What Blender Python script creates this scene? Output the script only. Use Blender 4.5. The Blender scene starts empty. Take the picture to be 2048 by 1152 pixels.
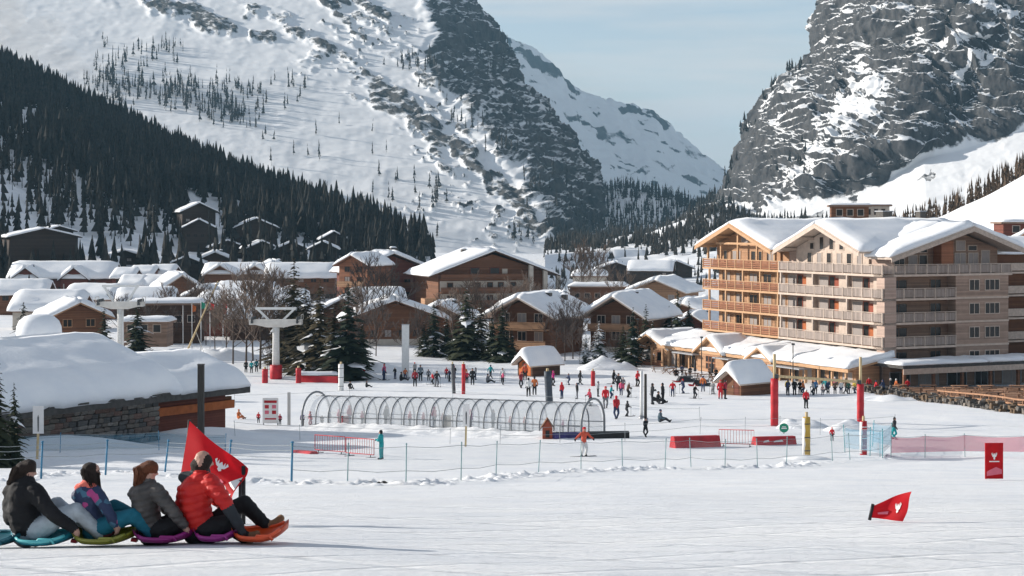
import bpy, bmesh, math, random
import numpy as np
from mathutils import Vector, Matrix

# ------------------------------------------------------------------ camera, sky, sun, exposure
scene = bpy.context.scene
COL = scene.collection
F, H0, CX = 3400.0, 445.0, 1024.0            # focal length (px of a 2048 wide frame), horizon row, centre column
cam_d = bpy.data.cameras.new('camera')
cam = bpy.data.objects.new('camera', cam_d); COL.objects.link(cam)
cam_d.sensor_width = 36.0
cam_d.lens = 36.0 * F / 2048.0
cam_d.shift_y = -(576.0 - H0) / 2048.0
cam_d.clip_start = 0.1; cam_d.clip_end = 20000.0
cam.location = (0, 0, 0); cam.rotation_euler = (math.radians(90), 0, 0)
scene.camera = cam

SUN_EL, SUN_AZ = math.radians(19.0), math.radians(18.0)      # from the left, a little ahead of the camera
SUN = Vector((-math.cos(SUN_EL) * math.cos(SUN_AZ), math.cos(SUN_EL) * math.sin(SUN_AZ), math.sin(SUN_EL)))
sun_d = bpy.data.lights.new('sun', 'SUN'); sun_d.energy = 4.7; sun_d.angle = math.radians(0.6)
sun_d.color = (1.0, 0.93, 0.84)
sun = bpy.data.objects.new('sun', sun_d); COL.objects.link(sun)
sun.rotation_euler = (-SUN).to_track_quat('-Z', 'Y').to_euler()
sun.location = (-200, 0, 200)

world = bpy.data.worlds.new('World'); scene.world = world; world.use_nodes = True
wn = world.node_tree; wn.nodes.clear()
w_out = wn.nodes.new('ShaderNodeOutputWorld'); w_bg = wn.nodes.new('ShaderNodeBackground')
w_sky = wn.nodes.new('ShaderNodeTexSky'); w_sky.sky_type = 'NISHITA'; w_sky.sun_disc = False
w_sky.sun_elevation = SUN_EL
w_sky.sun_rotation = math.atan2(SUN.x, SUN.y)
w_sky.altitude = 1850; w_sky.air_density = 1.0; w_sky.dust_density = 1.2; w_sky.ozone_density = 1.0
w_bg.inputs['Strength'].default_value = 0.096
# thin high cloud in the sky: streaks that thicken towards the horizon
w_tc = wn.nodes.new('ShaderNodeTexCoord')
w_map = wn.nodes.new('ShaderNodeMapping'); w_map.inputs['Scale'].default_value = (2.2, 2.2, 22.0)
w_no = wn.nodes.new('ShaderNodeTexNoise'); w_no.inputs['Scale'].default_value = 2.3
w_no.inputs['Detail'].default_value = 5.0; w_no.inputs['Roughness'].default_value = 0.55
w_rp = wn.nodes.new('ShaderNodeMapRange')
w_rp.inputs['From Min'].default_value = 0.42; w_rp.inputs['From Max'].default_value = 0.72
w_rp.inputs['To Min'].default_value = 0.02; w_rp.inputs['To Max'].default_value = 0.75
w_mix = wn.nodes.new('ShaderNodeMix'); w_mix.data_type = 'RGBA'
w_hsv = wn.nodes.new('ShaderNodeHueSaturation'); w_hsv.inputs['Saturation'].default_value = 0.72
w_cl = wn.nodes.new('ShaderNodeRGB'); w_cl.outputs[0].default_value = (5.9, 5.75, 5.65, 1)
wn.links.new(w_tc.outputs['Generated'], w_map.inputs['Vector'])
wn.links.new(w_map.outputs['Vector'], w_no.inputs['Vector'])
wn.links.new(w_no.outputs['Fac'], w_rp.inputs['Value'])
# the veil thickens towards the horizon
w_sp = wn.nodes.new('ShaderNodeSeparateXYZ'); w_el = wn.nodes.new('ShaderNodeMapRange'); w_ad = wn.nodes.new('ShaderNodeMath'); w_ad.operation = 'ADD'; w_ad.use_clamp = True
w_el.inputs['From Min'].default_value = 0.02; w_el.inputs['From Max'].default_value = 0.13; w_el.inputs['To Min'].default_value = 0.8; w_el.inputs['To Max'].default_value = 0.0
wn.links.new(w_tc.outputs['Generated'], w_sp.inputs[0]); wn.links.new(w_sp.outputs['Z'], w_el.inputs['Value'])
wn.links.new(w_rp.outputs['Result'], w_ad.inputs[0]); wn.links.new(w_el.outputs['Result'], w_ad.inputs[1]); wn.links.new(w_ad.outputs[0], w_mix.inputs['Factor'])
wn.links.new(w_sky.outputs['Color'], w_hsv.inputs['Color'])
wn.links.new(w_hsv.outputs['Color'], w_mix.inputs['A'])
wn.links.new(w_cl.outputs[0], w_mix.inputs['B'])
wn.links.new(w_mix.outputs['Result'], w_bg.inputs['Color'])
wn.links.new(w_bg.outputs[0], w_out.inputs['Surface'])

scene.view_settings.view_transform = 'Standard'; scene.view_settings.look = 'None'
scene.view_settings.exposure = 0.60; scene.view_settings.gamma = 1.0
scene.render.engine = 'CYCLES'
scene.cycles.use_denoising = True
scene.cycles.max_bounces = 6; scene.cycles.diffuse_bounces = 2; scene.cycles.glossy_bounces = 2
scene.cycles.transmission_bounces = 4; scene.cycles.transparent_max_bounces = 24; scene.cycles.volume_bounces = 0
scene.cycles.caustics_reflective = False; scene.cycles.caustics_refractive = False

# ------------------------------------------------------------------ helpers
RND = random.Random(11)
def at(px, py, d): return Vector(((px - CX) / F * d, d, -(py - H0) / F * d))

def tag(o, label=None, cat=None, group=None, kind=None):
    if label: o['label'] = label
    if cat: o['category'] = cat
    if group: o['group'] = group
    if kind: o['kind'] = kind
    return o
def thing(name, label, cat, loc=(0, 0, 0), rz=0.0, group=None):
    o = bpy.data.objects.new(name, None); COL.objects.link(o); o.empty_display_size = 0.2
    o.location = loc; o.rotation_euler = (0, 0, rz)
    return tag(o, label, cat, group)
def link(name, me, mats=None, parent=None, loc=(0, 0, 0), rot=(0, 0, 0), scale=(1, 1, 1)):
    o = bpy.data.objects.new(name, me); COL.objects.link(o)
    if parent is not None: o.parent = parent
    o.location = loc; o.rotation_euler = rot; o.scale = scale
    if mats is not None and not me.materials:
        for m in (mats if isinstance(mats, (list, tuple)) else [mats]): me.materials.append(m)
    return o
def dup(o, parent=None, loc=None, rot=None):
    c = o.copy(); COL.objects.link(c); c.parent = parent
    if loc is not None: c.location = loc
    if rot is not None: c.rotation_euler = rot
    for ch in o.children: dup(ch, c)
    return c

class MB:
    """collects simple solids into one mesh"""
    def __init__(s): s.v = []; s.f = []; s.m = []; s.sm = []
    def add(s, vs, fs, m=0, smooth=False):
        b = len(s.v); s.v.extend([tuple(p) for p in vs])
        for f in fs: s.f.append([b + i for i in f]); s.m.append(m); s.sm.append(smooth)
    def hexa(s, p, m=0):            # p: 4 bottom, 4 top (same winding, ccw seen from above)
        s.add(p, [(3, 2, 1, 0), (4, 5, 6, 7), (0, 1, 5, 4), (1, 2, 6, 5), (2, 3, 7, 6), (3, 0, 4, 7)], m)
    def box(s, x0, x1, y0, y1, z0, z1, m=0):
        s.hexa([(x0, y0, z0), (x1, y0, z0), (x1, y1, z0), (x0, y1, z0), (x0, y0, z1), (x1, y0, z1), (x1, y1, z1), (x0, y1, z1)], m)
    def cbox(s, c, sz, m=0): s.box(c[0]-sz[0]/2, c[0]+sz[0]/2, c[1]-sz[1]/2, c[1]+sz[1]/2, c[2]-sz[2]/2, c[2]+sz[2]/2, m)
    def bar(s, a, b, w, h=None, m=0, up=(0, 0, 1)):
        a = Vector(a); b = Vector(b); h = h or w; t = (b - a).normalized(); up = Vector(up)
        if abs(t.dot(up)) > 0.95: up = Vector((0, 1, 0))
        x = t.cross(up).normalized() * w / 2; y = x.cross(t).normalized() * h / 2
        s.hexa([a - x - y, a + x - y, b + x - y, b - x - y, a - x + y, a + x + y, b + x + y, b - x + y], m)
    def tube(s, pts, rads, n=8, m=0, caps=True, smooth=True):
        pts = [Vector(p) for p in pts]
        if not isinstance(rads, (list, tuple)): rads = [rads] * len(pts)
        vs = []; prev = None
        for i, p in enumerate(pts):
            t = (pts[min(i + 1, len(pts) - 1)] - pts[max(i - 1, 0)]).normalized()
            ref = prev if prev is not None else (Vector((1, 0, 0)) if abs(t.x) < 0.9 else Vector((0, 1, 0)))
            x = (ref - t * ref.dot(t)).normalized(); prev = x; y = t.cross(x)
            for k in range(n):
                a = 2 * math.pi * k / n; vs.append(p + (x * math.cos(a) + y * math.sin(a)) * rads[i])
        fs = []
        for i in range(len(pts) - 1):
            for k in range(n):
                k2 = (k + 1) % n; fs.append((i*n+k, i*n+k2, (i+1)*n+k2, (i+1)*n+k))
        s.add(vs, fs, m, smooth)
        if caps:
            b = len(s.v) - len(vs)
            s.f.append([b + k for k in reversed(range(n))]); s.m.append(m); s.sm.append(False)
            e = b + (len(pts) - 1) * n; s.f.append([e + k for k in range(n)]); s.m.append(m); s.sm.append(False)
    def poly(s, pts, thick, m=0):   # flat polygon extruded by vector thick
        n = len(pts); t = Vector(thick); a = [Vector(p) for p in pts]; b = [p + t for p in a]
        fs = [tuple(reversed(range(n))), tuple(range(n, 2*n))] + [(i, (i+1) % n, n + (i+1) % n, n + i) for i in range(n)]
        s.add(a + b, fs, m)
    def mesh(s, name):
        me = bpy.data.meshes.new(name); me.from_pydata(s.v, [], s.f)
        me.polygons.foreach_set('material_index', s.m); me.polygons.foreach_set('use_smooth', s.sm); me.update()
        bm = bmesh.new(); bm.from_mesh(me); bmesh.ops.recalc_face_normals(bm, faces=bm.faces); bm.to_mesh(me); bm.free()
        return me
    def build(s, name, mats, parent=None, loc=(0, 0, 0), rot=(0, 0, 0)):
        return link(name, s.mesh(name), mats, parent, loc, rot)

def np_mesh(name, V, Fq, smooth=True, mats=None, fm=None):
    V = np.asarray(V, dtype=np.float32).reshape(-1, 3); Fq = np.asarray(Fq, dtype=np.int32)
    me = bpy.data.meshes.new(name); n = Fq.shape[1]
    me.vertices.add(len(V)); me.vertices.foreach_set('co', V.ravel())
    me.loops.add(Fq.size); me.loops.foreach_set('vertex_index', Fq.ravel())
    me.polygons.add(len(Fq)); me.polygons.foreach_set('loop_start', np.arange(0, Fq.size, n, dtype=np.int32))
    me.polygons.foreach_set('loop_total', np.full(len(Fq), n, dtype=np.int32))
    me.polygons.foreach_set('use_smooth', np.full(len(Fq), smooth))
    if fm is not None: me.polygons.foreach_set('material_index', np.asarray(fm, dtype=np.int32))
    me.update(calc_edges=True); me.validate()
    if mats:
        for m in mats: me.materials.append(m)
    return me
def grid_faces(nr, nc):
    i = np.arange(nr - 1)[:, None] * nc + np.arange(nc - 1)[None, :]
    return np.stack([i, i + 1, i + nc + 1, i + nc], -1).reshape(-1, 4)
def attr(me, name, vals):
    a = me.attributes.new(name, 'FLOAT', 'POINT'); a.data.foreach_set('value', np.asarray(vals, dtype=np.float32).ravel())

# vectorised gradient-free value noise
def _h(ix, iy, iz, seed):
    n = (ix * 374761393 + iy * 668265263 + iz * 2147483647 + seed * 974634777) & 0xFFFFFFFF
    n = ((n ^ (n >> 13)) * 1274126177) & 0xFFFFFFFF
    n = ((n ^ (n >> 16)) * 2246822519) & 0xFFFFFFFF
    return ((n ^ (n >> 15)) & 0xFFFFFF) / float(0xFFFFFF)
def vnoise(x, y, z=0.0, seed=0):
    x, y, z = np.broadcast_arrays(np.asarray(x, float), np.asarray(y, float), np.asarray(z, float))
    ix, iy, iz = np.floor(x).astype(np.int64), np.floor(y).astype(np.int64), np.floor(z).astype(np.int64)
    fx, fy, fz = x - ix, y - iy, z - iz
    fx, fy, fz = [t*t*t*(t*(t*6 - 15) + 10) for t in (fx, fy, fz)]
    r = 0
    for dz in (0, 1):
        wz = fz if dz else 1 - fz
        for dy in (0, 1):
            wy = fy if dy else 1 - fy
            for dx in (0, 1):
                wx = fx if dx else 1 - fx
                r = r + wx*wy*wz*_h(ix+dx, iy+dy, iz+dz, seed)
    return r * 2 - 1
def fbm(x, y, z=0.0, octv=5, seed=0, gain=0.5, ridged=False):
    r = 0; a = 1.0; t = 0
    for o in range(octv):
        n = vnoise(np.asarray(x) * 2**o + 17.3*o, np.asarray(y) * 2**o - 9.1*o, np.asarray(z) * 2**o + 3.7*o, seed + o)
        if ridged: n = 1 - 2*np.abs(n)
        r = r + a*n; t += a; a *= gain
    return r / t
def sstep(a, b, x):
    t = np.clip((np.asarray(x, float) - a) / (b - a), 0, 1); return t*t*(3 - 2*t)

# ------------------------------------------------------------------ materials
def nodes_of(name):
    m = bpy.data.materials.new(name); m.use_nodes = True; nt = m.node_tree
    return m, nt, nt.nodes['Principled BSDF']
def mat(name, col, rough=0.75, var=0.25, scale=4.0, bump=0.0, bscale=None, stretch=(1, 1, 1), metal=0.0, col2=None, spec=0.3, detail=4):
    m, nt, b = nodes_of(name)
    b.inputs['Roughness'].default_value = rough; b.inputs['Metallic'].default_value = metal
    b.inputs['Specular IOR Level'].default_value = spec
    tc = nt.nodes.new('ShaderNodeTexCoord'); mp = nt.nodes.new('ShaderNodeMapping'); mp.inputs['Scale'].default_value = stretch
    no = nt.nodes.new('ShaderNodeTexNoise'); no.inputs['Scale'].default_value = scale; no.inputs['Detail'].default_value = detail
    mx = nt.nodes.new('ShaderNodeMix'); mx.data_type = 'RGBA'
    c2 = col2 or tuple(max(0.0, c * (1 - var)) for c in col); c1 = col if col2 else tuple(min(1.0, c * (1 + var * 0.6)) for c in col)
    mx.inputs['A'].default_value = (*c2, 1); mx.inputs['B'].default_value = (*c1, 1)
    rp = nt.nodes.new('ShaderNodeMapRange'); rp.inputs['From Min'].default_value = 0.3; rp.inputs['From Max'].default_value = 0.7
    nt.links.new(tc.outputs['Object'], mp.inputs['Vector']); nt.links.new(mp.outputs['Vector'], no.inputs['Vector'])
    nt.links.new(no.outputs['Fac'], rp.inputs['Value']); nt.links.new(rp.outputs['Result'], mx.inputs['Factor'])
    nt.links.new(mx.outputs['Result'], b.inputs['Base Color'])
    if bump:
        n2 = nt.nodes.new('ShaderNodeTexNoise'); n2.inputs['Scale'].default_value = bscale or scale * 3; n2.inputs['Detail'].default_value = 3
        bp = nt.nodes.new('ShaderNodeBump'); bp.inputs['Strength'].default_value = bump; bp.inputs['Distance'].default_value = 0.05
        nt.links.new(mp.outputs['Vector'], n2.inputs['Vector']); nt.links.new(n2.outputs['Fac'], bp.inputs['Height'])
        nt.links.new(bp.outputs['Normal'], b.inputs['Normal'])
    return m
def wood(name, col, board=0.18, axis='Z', var=0.3):
    """boards: each strip a slightly different tone, dark joint lines, grain"""
    m, nt, b = nodes_of(name); b.inputs['Roughness'].default_value = 0.75; b.inputs['Specular IOR Level'].default_value = 0.25
    N = nt.nodes.new; L = nt.links.new
    tc = N('ShaderNodeTexCoord'); sp = N('ShaderNodeSeparateXYZ'); L(tc.outputs['Object'], sp.inputs[0])
    dv = N('ShaderNodeMath'); dv.operation = 'DIVIDE'; dv.inputs[1].default_value = board; L(sp.outputs[axis], dv.inputs[0])
    fl = N('ShaderNodeMath'); fl.operation = 'FLOOR'; L(dv.outputs[0], fl.inputs[0])
    fr = N('ShaderNodeMath'); fr.operation = 'FRACT'; L(dv.outputs[0], fr.inputs[0])
    wn_ = N('ShaderNodeTexWhiteNoise'); wn_.noise_dimensions = '1D'; L(fl.outputs[0], wn_.inputs['W'])
    no = N('ShaderNodeTexNoise'); no.inputs['Scale'].default_value = 1.3; no.inputs['Detail'].default_value = 6
    L(tc.outputs['Object'], no.inputs['Vector'])
    ad = N('ShaderNodeMath'); ad.operation = 'ADD'; L(wn_.outputs['Value'], ad.inputs[0]); L(no.outputs['Fac'], ad.inputs[1])
    rp = N('ShaderNodeMapRange'); rp.inputs['From Min'].default_value = 0.4; rp.inputs['From Max'].default_value = 1.6; L(ad.outputs[0], rp.inputs['Value'])
    mx = N('ShaderNodeMix'); mx.data_type = 'RGBA'
    mx.inputs['A'].default_value = (*[c * (1 - var) for c in col], 1); mx.inputs['B'].default_value = (*[min(1, c * (1 + var * 0.7)) for c in col], 1)
    L(rp.outputs['Result'], mx.inputs['Factor'])
    lt = N('ShaderNodeMath'); lt.operation = 'LESS_THAN'; lt.inputs[1].default_value = 0.08; L(fr.outputs[0], lt.inputs[0])
    m2 = N('ShaderNodeMix'); m2.data_type = 'RGBA'; L(lt.outputs[0], m2.inputs['Factor']); L(mx.outputs['Result'], m2.inputs['A'])
    m2.inputs['B'].default_value = (*[c * 0.35 for c in col], 1)
    L(m2.outputs['Result'], b.inputs['Base Color'])
    return m

def snow_mat(name, track=False):
    m, nt, b = nodes_of(name); N = nt.nodes.new; L = nt.links.new
    b.inputs['Roughness'].default_value = 0.62; b.inputs['Specular IOR Level'].default_value = 0.25
    ge = N('ShaderNodeNewGeometry')
    no = N('ShaderNodeTexNoise'); no.inputs['Scale'].default_value = 0.35; no.inputs['Detail'].default_value = 7; no.inputs['Roughness'].default_value = 0.6
    L(ge.outputs['Position'], no.inputs['Vector'])
    mx = N('ShaderNodeMix'); mx.data_type = 'RGBA'; mx.inputs['A'].default_value = (0.80, 0.825, 0.86, 1); mx.inputs['B'].default_value = (0.89, 0.90, 0.91, 1)
    rp = N('ShaderNodeMapRange'); rp.inputs['From Min'].default_value = 0.35; rp.inputs['From Max'].default_value = 0.6
    L(no.outputs['Fac'], rp.inputs['Value']); L(rp.outputs['Result'], mx.inputs['Factor']); L(mx.outputs['Result'], b.inputs['Base Color'])
    n1 = N('ShaderNodeTexNoise'); n1.inputs['Scale'].default_value = 1.4; n1.inputs['Detail'].default_value = 6; n1.inputs['Roughness'].default_value = 0.65
    L(ge.outputs['Position'], n1.inputs['Vector'])
    bp = N('ShaderNodeBump'); bp.inputs['Strength'].default_value = 0.35; bp.inputs['Distance'].default_value = 0.12
    L(n1.outputs['Fac'], bp.inputs['Height'])
    if track:
        mp = N('ShaderNodeMapping'); mp.inputs['Rotation'].default_value = (0, 0, math.radians(9)); mp.inputs['Scale'].default_value = (0.32, 2.6, 1.0)
        L(ge.outputs['Position'], mp.inputs['Vector'])
        n2 = N('ShaderNodeTexNoise'); n2.inputs['Scale'].default_value = 1.5; n2.inputs['Detail'].default_value = 8; n2.inputs['Roughness'].default_value = 0.68
        L(mp.outputs['Vector'], n2.inputs['Vector'])
        b2 = N('ShaderNodeBump'); b2.inputs['Strength'].default_value = 0.8; b2.inputs['Distance'].default_value = 0.16
        L(n2.outputs['Fac'], b2.inputs['Height']); L(bp.outputs['Normal'], b2.inputs['Normal'])
        n3 = N('ShaderNodeTexNoise'); n3.inputs['Scale'].default_value = 9.0; n3.inputs['Detail'].default_value = 4; n3.inputs['Roughness'].default_value = 0.7
        L(ge.outputs['Position'], n3.inputs['Vector'])
        b3 = N('ShaderNodeBump'); b3.inputs['Strength'].default_value = 0.5; b3.inputs['Distance'].default_value = 0.035
        L(n3.outputs['Fac'], b3.inputs['Height']); L(b2.outputs['Normal'], b3.inputs['Normal'])
        # grooves left by skis and sleds, crossing in two directions
        prev = b3
        for ang, sc, lo in ((12, .42, .93), (-24, .3, .95), (40, .2, .96)):
            mq = N('ShaderNodeMapping'); mq.inputs['Rotation'].default_value = (0, 0, math.radians(ang)); L(ge.outputs['Position'], mq.inputs['Vector'])
            wv = N('ShaderNodeTexWave'); wv.bands_direction = 'Y'; wv.inputs['Scale'].default_value = sc; wv.inputs['Distortion'].default_value = 26; wv.inputs['Detail'].default_value = 3; wv.inputs['Detail Scale'].default_value = .05; L(mq.outputs['Vector'], wv.inputs['Vector'])
            rw = N('ShaderNodeMapRange'); rw.inputs['From Min'].default_value = lo; rw.inputs['From Max'].default_value = 1.0; rw.inputs['To Min'].default_value = 1; rw.inputs['To Max'].default_value = 0; L(wv.outputs['Fac'], rw.inputs['Value'])
            bq = N('ShaderNodeBump'); bq.inputs['Strength'].default_value = .6; bq.inputs['Distance'].default_value = .045; L(rw.outputs['Result'], bq.inputs['Height']); L(prev.outputs['Normal'], bq.inputs['Normal']); prev = bq
        L(prev.outputs['Normal'], b.inputs['Normal'])
    else:
        L(bp.outputs['Normal'], b.inputs['Normal'])
    return m

def mountain_mat(name, rock1=(0.035, 0.037, 0.042), rock2=(0.15, 0.145, 0.14), scale=0.02):
    """snow and bare rock mixed by the mesh attribute 'rock' and broken up by noise"""
    m, nt, b = nodes_of(name); N = nt.nodes.new; L = nt.links.new
    b.inputs['Roughness'].default_value = 0.8; b.inputs['Specular IOR Level'].default_value = 0.15
    ge = N('ShaderNodeNewGeometry'); at_ = N('ShaderNodeAttribute'); at_.attribute_name = 'rock'
    mp = N('ShaderNodeMapping'); mp.inputs['Scale'].default_value = (1, 1, 1.5); L(ge.outputs['Position'], mp.inputs['Vector'])
    n1 = N('ShaderNodeTexNoise'); n1.inputs['Scale'].default_value = scale * 3.2; n1.inputs['Detail'].default_value = 8; n1.inputs['Roughness'].default_value = 0.68
    L(mp.outputs['Vector'], n1.inputs['Vector'])
    ad = N('ShaderNodeMath'); ad.operation = 'ADD'; L(at_.outputs['Fac'], ad.inputs[0]); L(n1.outputs['Fac'], ad.inputs[1])
    rp = N('ShaderNodeMapRange'); rp.inputs['From Min'].default_value = 0.90; rp.inputs['From Max'].default_value = 1.05; L(ad.outputs[0], rp.inputs['Value'])
    mp2 = N('ShaderNodeMapping'); mp2.inputs['Scale'].default_value = (1, 1, 0.35); L(ge.outputs['Position'], mp2.inputs['Vector'])
    n2 = N('ShaderNodeTexNoise'); n2.inputs['Scale'].default_value = scale * 5; n2.inputs['Detail'].default_value = 9; n2.inputs['Roughness'].default_value = 0.72
    L(mp2.outputs['Vector'], n2.inputs['Vector'])
    r2 = N('ShaderNodeMapRange'); r2.inputs['From Min'].default_value = 0.36; r2.inputs['From Max'].default_value = 0.66; L(n2.outputs['Fac'], r2.inputs['Value'])
    rk = N('ShaderNodeMix'); rk.data_type = 'RGBA'; rk.inputs['A'].default_value = (*rock1, 1); rk.inputs['B'].default_value = (*rock2, 1); L(r2.outputs['Result'], rk.inputs['Factor'])
    mx = N('ShaderNodeMix'); mx.data_type = 'RGBA'; mx.inputs['A'].default_value = (0.80, 0.81, 0.82, 1)
    L(rk.outputs['Result'], mx.inputs['B']); L(rp.outputs['Result'], mx.inputs['Factor']); L(mx.outputs['Result'], b.inputs['Base Color'])
    bp = N('ShaderNodeBump'); bp.inputs['Strength'].default_value = 0.5; bp.inputs['Distance'].default_value = 0.14 / scale
    ml = N('ShaderNodeMath'); ml.operation = 'MULTIPLY'; L(n2.outputs['Fac'], ml.inputs[0])
    rq = N('ShaderNodeMapRange'); rq.inputs['To Min'].default_value = 0.03; L(rp.outputs['Result'], rq.inputs['Value']); L(rq.outputs['Result'], ml.inputs[1])
    L(ml.outputs[0], bp.inputs['Height']); L(bp.outputs['Normal'], b.inputs['Normal'])
    return m
def glass_mat(name, col=(0.05, 0.06, 0.07), rough=0.2):
    m, nt, b = nodes_of(name); b.inputs['Base Color'].default_value = (*col, 1); b.inputs['Roughness'].default_value = rough
    b.inputs['Specular IOR Level'].default_value = 0.3
    return m
def sheet_mat(name, col, alpha, rough=0.3):
    """thin see-through plastic or netting: part of the light passes straight on"""
    m, nt, b = nodes_of(name); b.inputs['Base Color'].default_value = (*col, 1); b.inputs['Roughness'].default_value = rough
    b.inputs['Alpha'].default_value = alpha
    return m
MS = snow_mat('snow'); MSG = snow_mat('groomed_snow', True)
# ------------------------------------------------------------------ ground
GD = np.array([-80, -20, 0, 17, 40, 66, 104, 136, 150, 200, 260, 350, 600, 1200, 9000], float)
GZ = np.array([9, 1.2, -1.7, -3.24, -6.35, -10.1, -14.25, -16.1, -16.7, -19.4, -20.4, -21.0, -22, -22.3, -22.5], float)
def _pchip(xs, ys):
    h = np.diff(xs); dl = np.diff(ys) / h; m = np.zeros(len(xs)); m[0] = dl[0]; m[-1] = dl[-1]
    for i in range(1, len(xs) - 1):
        if dl[i-1] * dl[i] > 0:
            w1 = 2*h[i] + h[i-1]; w2 = h[i] + 2*h[i-1]; m[i] = (w1 + w2) / (w1 / dl[i-1] + w2 / dl[i])
    def f(x):
        x = np.asarray(x, float); i = np.clip(np.searchsorted(xs, x) - 1, 0, len(xs) - 2); t = (x - xs[i]) / h[i]
        return ((1 + 2*t)*(1 - t)**2)*ys[i] + t*(1 - t)**2*h[i]*m[i] + t*t*(3 - 2*t)*ys[i+1] + t*t*(t - 1)*h[i]*m[i+1]
    return f
_gp = _pchip(GD, GZ)
def gz(x, y):
    x = np.asarray(x, float); y = np.asarray(y, float)
    z = _gp(y)
    near = 1 - sstep(230, 420, y)
    z = z + 0.16 * near * fbm(x / 14, y / 11, 0, 3, 5) + 0.05 * near * fbm(x / 2.6, y / 2.0, 0, 3, 8)
    # drifts against the stone hut and between hut and lift
    z = z + 1.3 * np.exp(-((x + 27) / 6)**2 - ((y - 103) / 4.5)**2)
    z = z + 0.9 * np.exp(-((x + 21.5) / 4.5)**2 - ((y - 119) / 4)**2)
    return z
_GDS = np.geomspace(6.0, 900.0, 900)
def G(px, py):
    """point of the ground seen at this pixel"""
    ds = _GDS; z = -(py - H0) / F * ds; g = gz((px - CX) / F * ds, ds); i = int(np.argmax(z <= g)) if (z <= g).any() else len(ds) - 1
    if i > 0:
        f0 = z[i-1] - g[i-1]; f1 = z[i] - g[i]; hi = float(ds[i-1] + (ds[i] - ds[i-1]) * f0 / (f0 - f1 + 1e-9))
    else: hi = float(ds[0])
    x = (px - CX) / F * hi
    return Vector((x, hi, float(gz(x, hi))))
def GX(px, d):
    x = (px - CX) / F * d; return Vector((x, d, float(gz(x, d))))

def build_ground():
    ys = np.concatenate([np.linspace(-60, 8, 30), np.geomspace(8.2, 330, 560), np.geomspace(335, 9000, 70)])
    v = np.linspace(-7.3, 7.3, 300); xs = 4 * np.sinh(v)
    X, Y = np.meshgrid(xs, ys); Z = gz(X, Y)
    Z = np.where(Y > 500, Z - 1.5 * sstep(500, 700, Y), Z)
    me = np_mesh('snow_ground', np.stack([X, Y, Z], -1), grid_faces(len(ys), len(xs)), mats=[MSG])
    tag(link('snow_ground', me), 'groomed white snow of the ski slope and valley floor', kind='structure')
build_ground()

# ------------------------------------------------------------------ mountains
# each is a sheet of world points: columns run along the slope, rows from its foot to above its crest
def sheet(name, PX, PY, D, amp, rock, mats, label, seed=0, nscale=60.0, fine=0.35, cliff=None, dip=0.4, sn0=0.42, sk=0.8):
    X = (PX - CX) / F * D; Y = D; Z = -(PY - H0) / F * D
    P = np.stack([X, Y, Z], -1)
    def normals(P):
        n = np.cross(np.gradient(P, axis=1), np.gradient(P, axis=0)); n /= np.linalg.norm(n, axis=-1, keepdims=True) + 1e-9
        return n * np.sign(-n[..., 1:2] + 1e-6)
    n = normals(P)
    q = fbm(X / nscale, Y / nscale, Z / nscale, 6, seed, 0.55, ridged=True) + fine * fbm(X / nscale * 5, Y / nscale * 5, Z / nscale * 5, 3, seed + 9, ridged=True)
    off = amp * q
    if cliff is not None:       # ribs and gullies down the wall, tilted strata across it, broken edges
        S = X + 0.35 * Y; wob = fbm(X / 50, Y / 50, Z / 50, 3, seed + 3)
        rib = fbm((S + 0.45 * Z) / 17 + wob, Y / 80, Z / 150, 4, seed + 20, 0.55, ridged=True)
        h = (Z + dip * S) / 15 + 1.3 * wob + .35 * fbm(X / 12, Y / 12, Z / 12, 2, seed + 5); st = h - np.floor(h); led = np.where(st < .8, st / .8, (1 - st) / .2)
        h2 = (Z + dip * 1.2 * S) / 5.2 + 1.1 * wob; st2 = h2 - np.floor(h2)
        crag = fbm(X / 9, Y / 9, Z / 7, 4, seed + 30, .6, ridged=True)
        off = off + cliff * (7.0 * rib + 2.6 * led + 1.2 * st2 + 1.6 * crag)
    P = P + n * off[..., None]
    if cliff is not None:
        nz = np.abs(normals(P)[..., 2]); rock = rock + cliff * sk * (sn0 - nz) 
    nr, nc = PX.shape
    me = np_mesh(name, P, grid_faces(nr, nc), mats=[mats]); attr(me, 'rock', rock)
    o = link(name, me); tag(o, label, kind='structure')
    return o, P
def interp(x, pts):
    pts = sorted(pts); return np.interp(x, [p[0] for p in pts], [p[1] for p in pts])
def blobs(PX, PY, lst, X=None, seed=3):
    """rock outcrops: ragged ellipses (column, row, half length, half width, tilt in degrees, strength)"""
    wob = fbm(PX / 26, PY / 20, 0, 4, seed) ; wx = PX + 26 * fbm(PX / 34, PY / 30, 5, 4, seed + 4); wy = PY + 18 * fbm(PX / 30, PY / 26, 9, 4, seed + 7)
    r = np.zeros_like(PX)
    for cx, cy, a, b, ang, s in lst:
        t = math.radians(ang); dx, dy = wx - cx, wy - cy
        u = (dx * math.cos(t) + dy * math.sin(t)) / a; w = (-dx * math.sin(t) + dy * math.cos(t)) / b
        r = np.maximum(r, s * (1 - sstep(0.55, 1.15, np.sqrt(u*u + w*w) - 0.25 * wob)))
    return r
MM1 = mountain_mat('mountain_snow_and_rock', rock1=(0.02, 0.022, 0.026), rock2=(0.125, 0.12, 0.115), scale=0.02)
MM2 = mountain_mat('cliff_snow_and_rock', rock1=(0.022, 0.023, 0.027), rock2=(0.105, 0.103, 0.102), scale=0.025)
MM3 = mountain_mat('far_snow_and_rock', rock1=(0.05, 0.055, 0.06), rock2=(0.13, 0.13, 0.13), scale=0.006)

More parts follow.
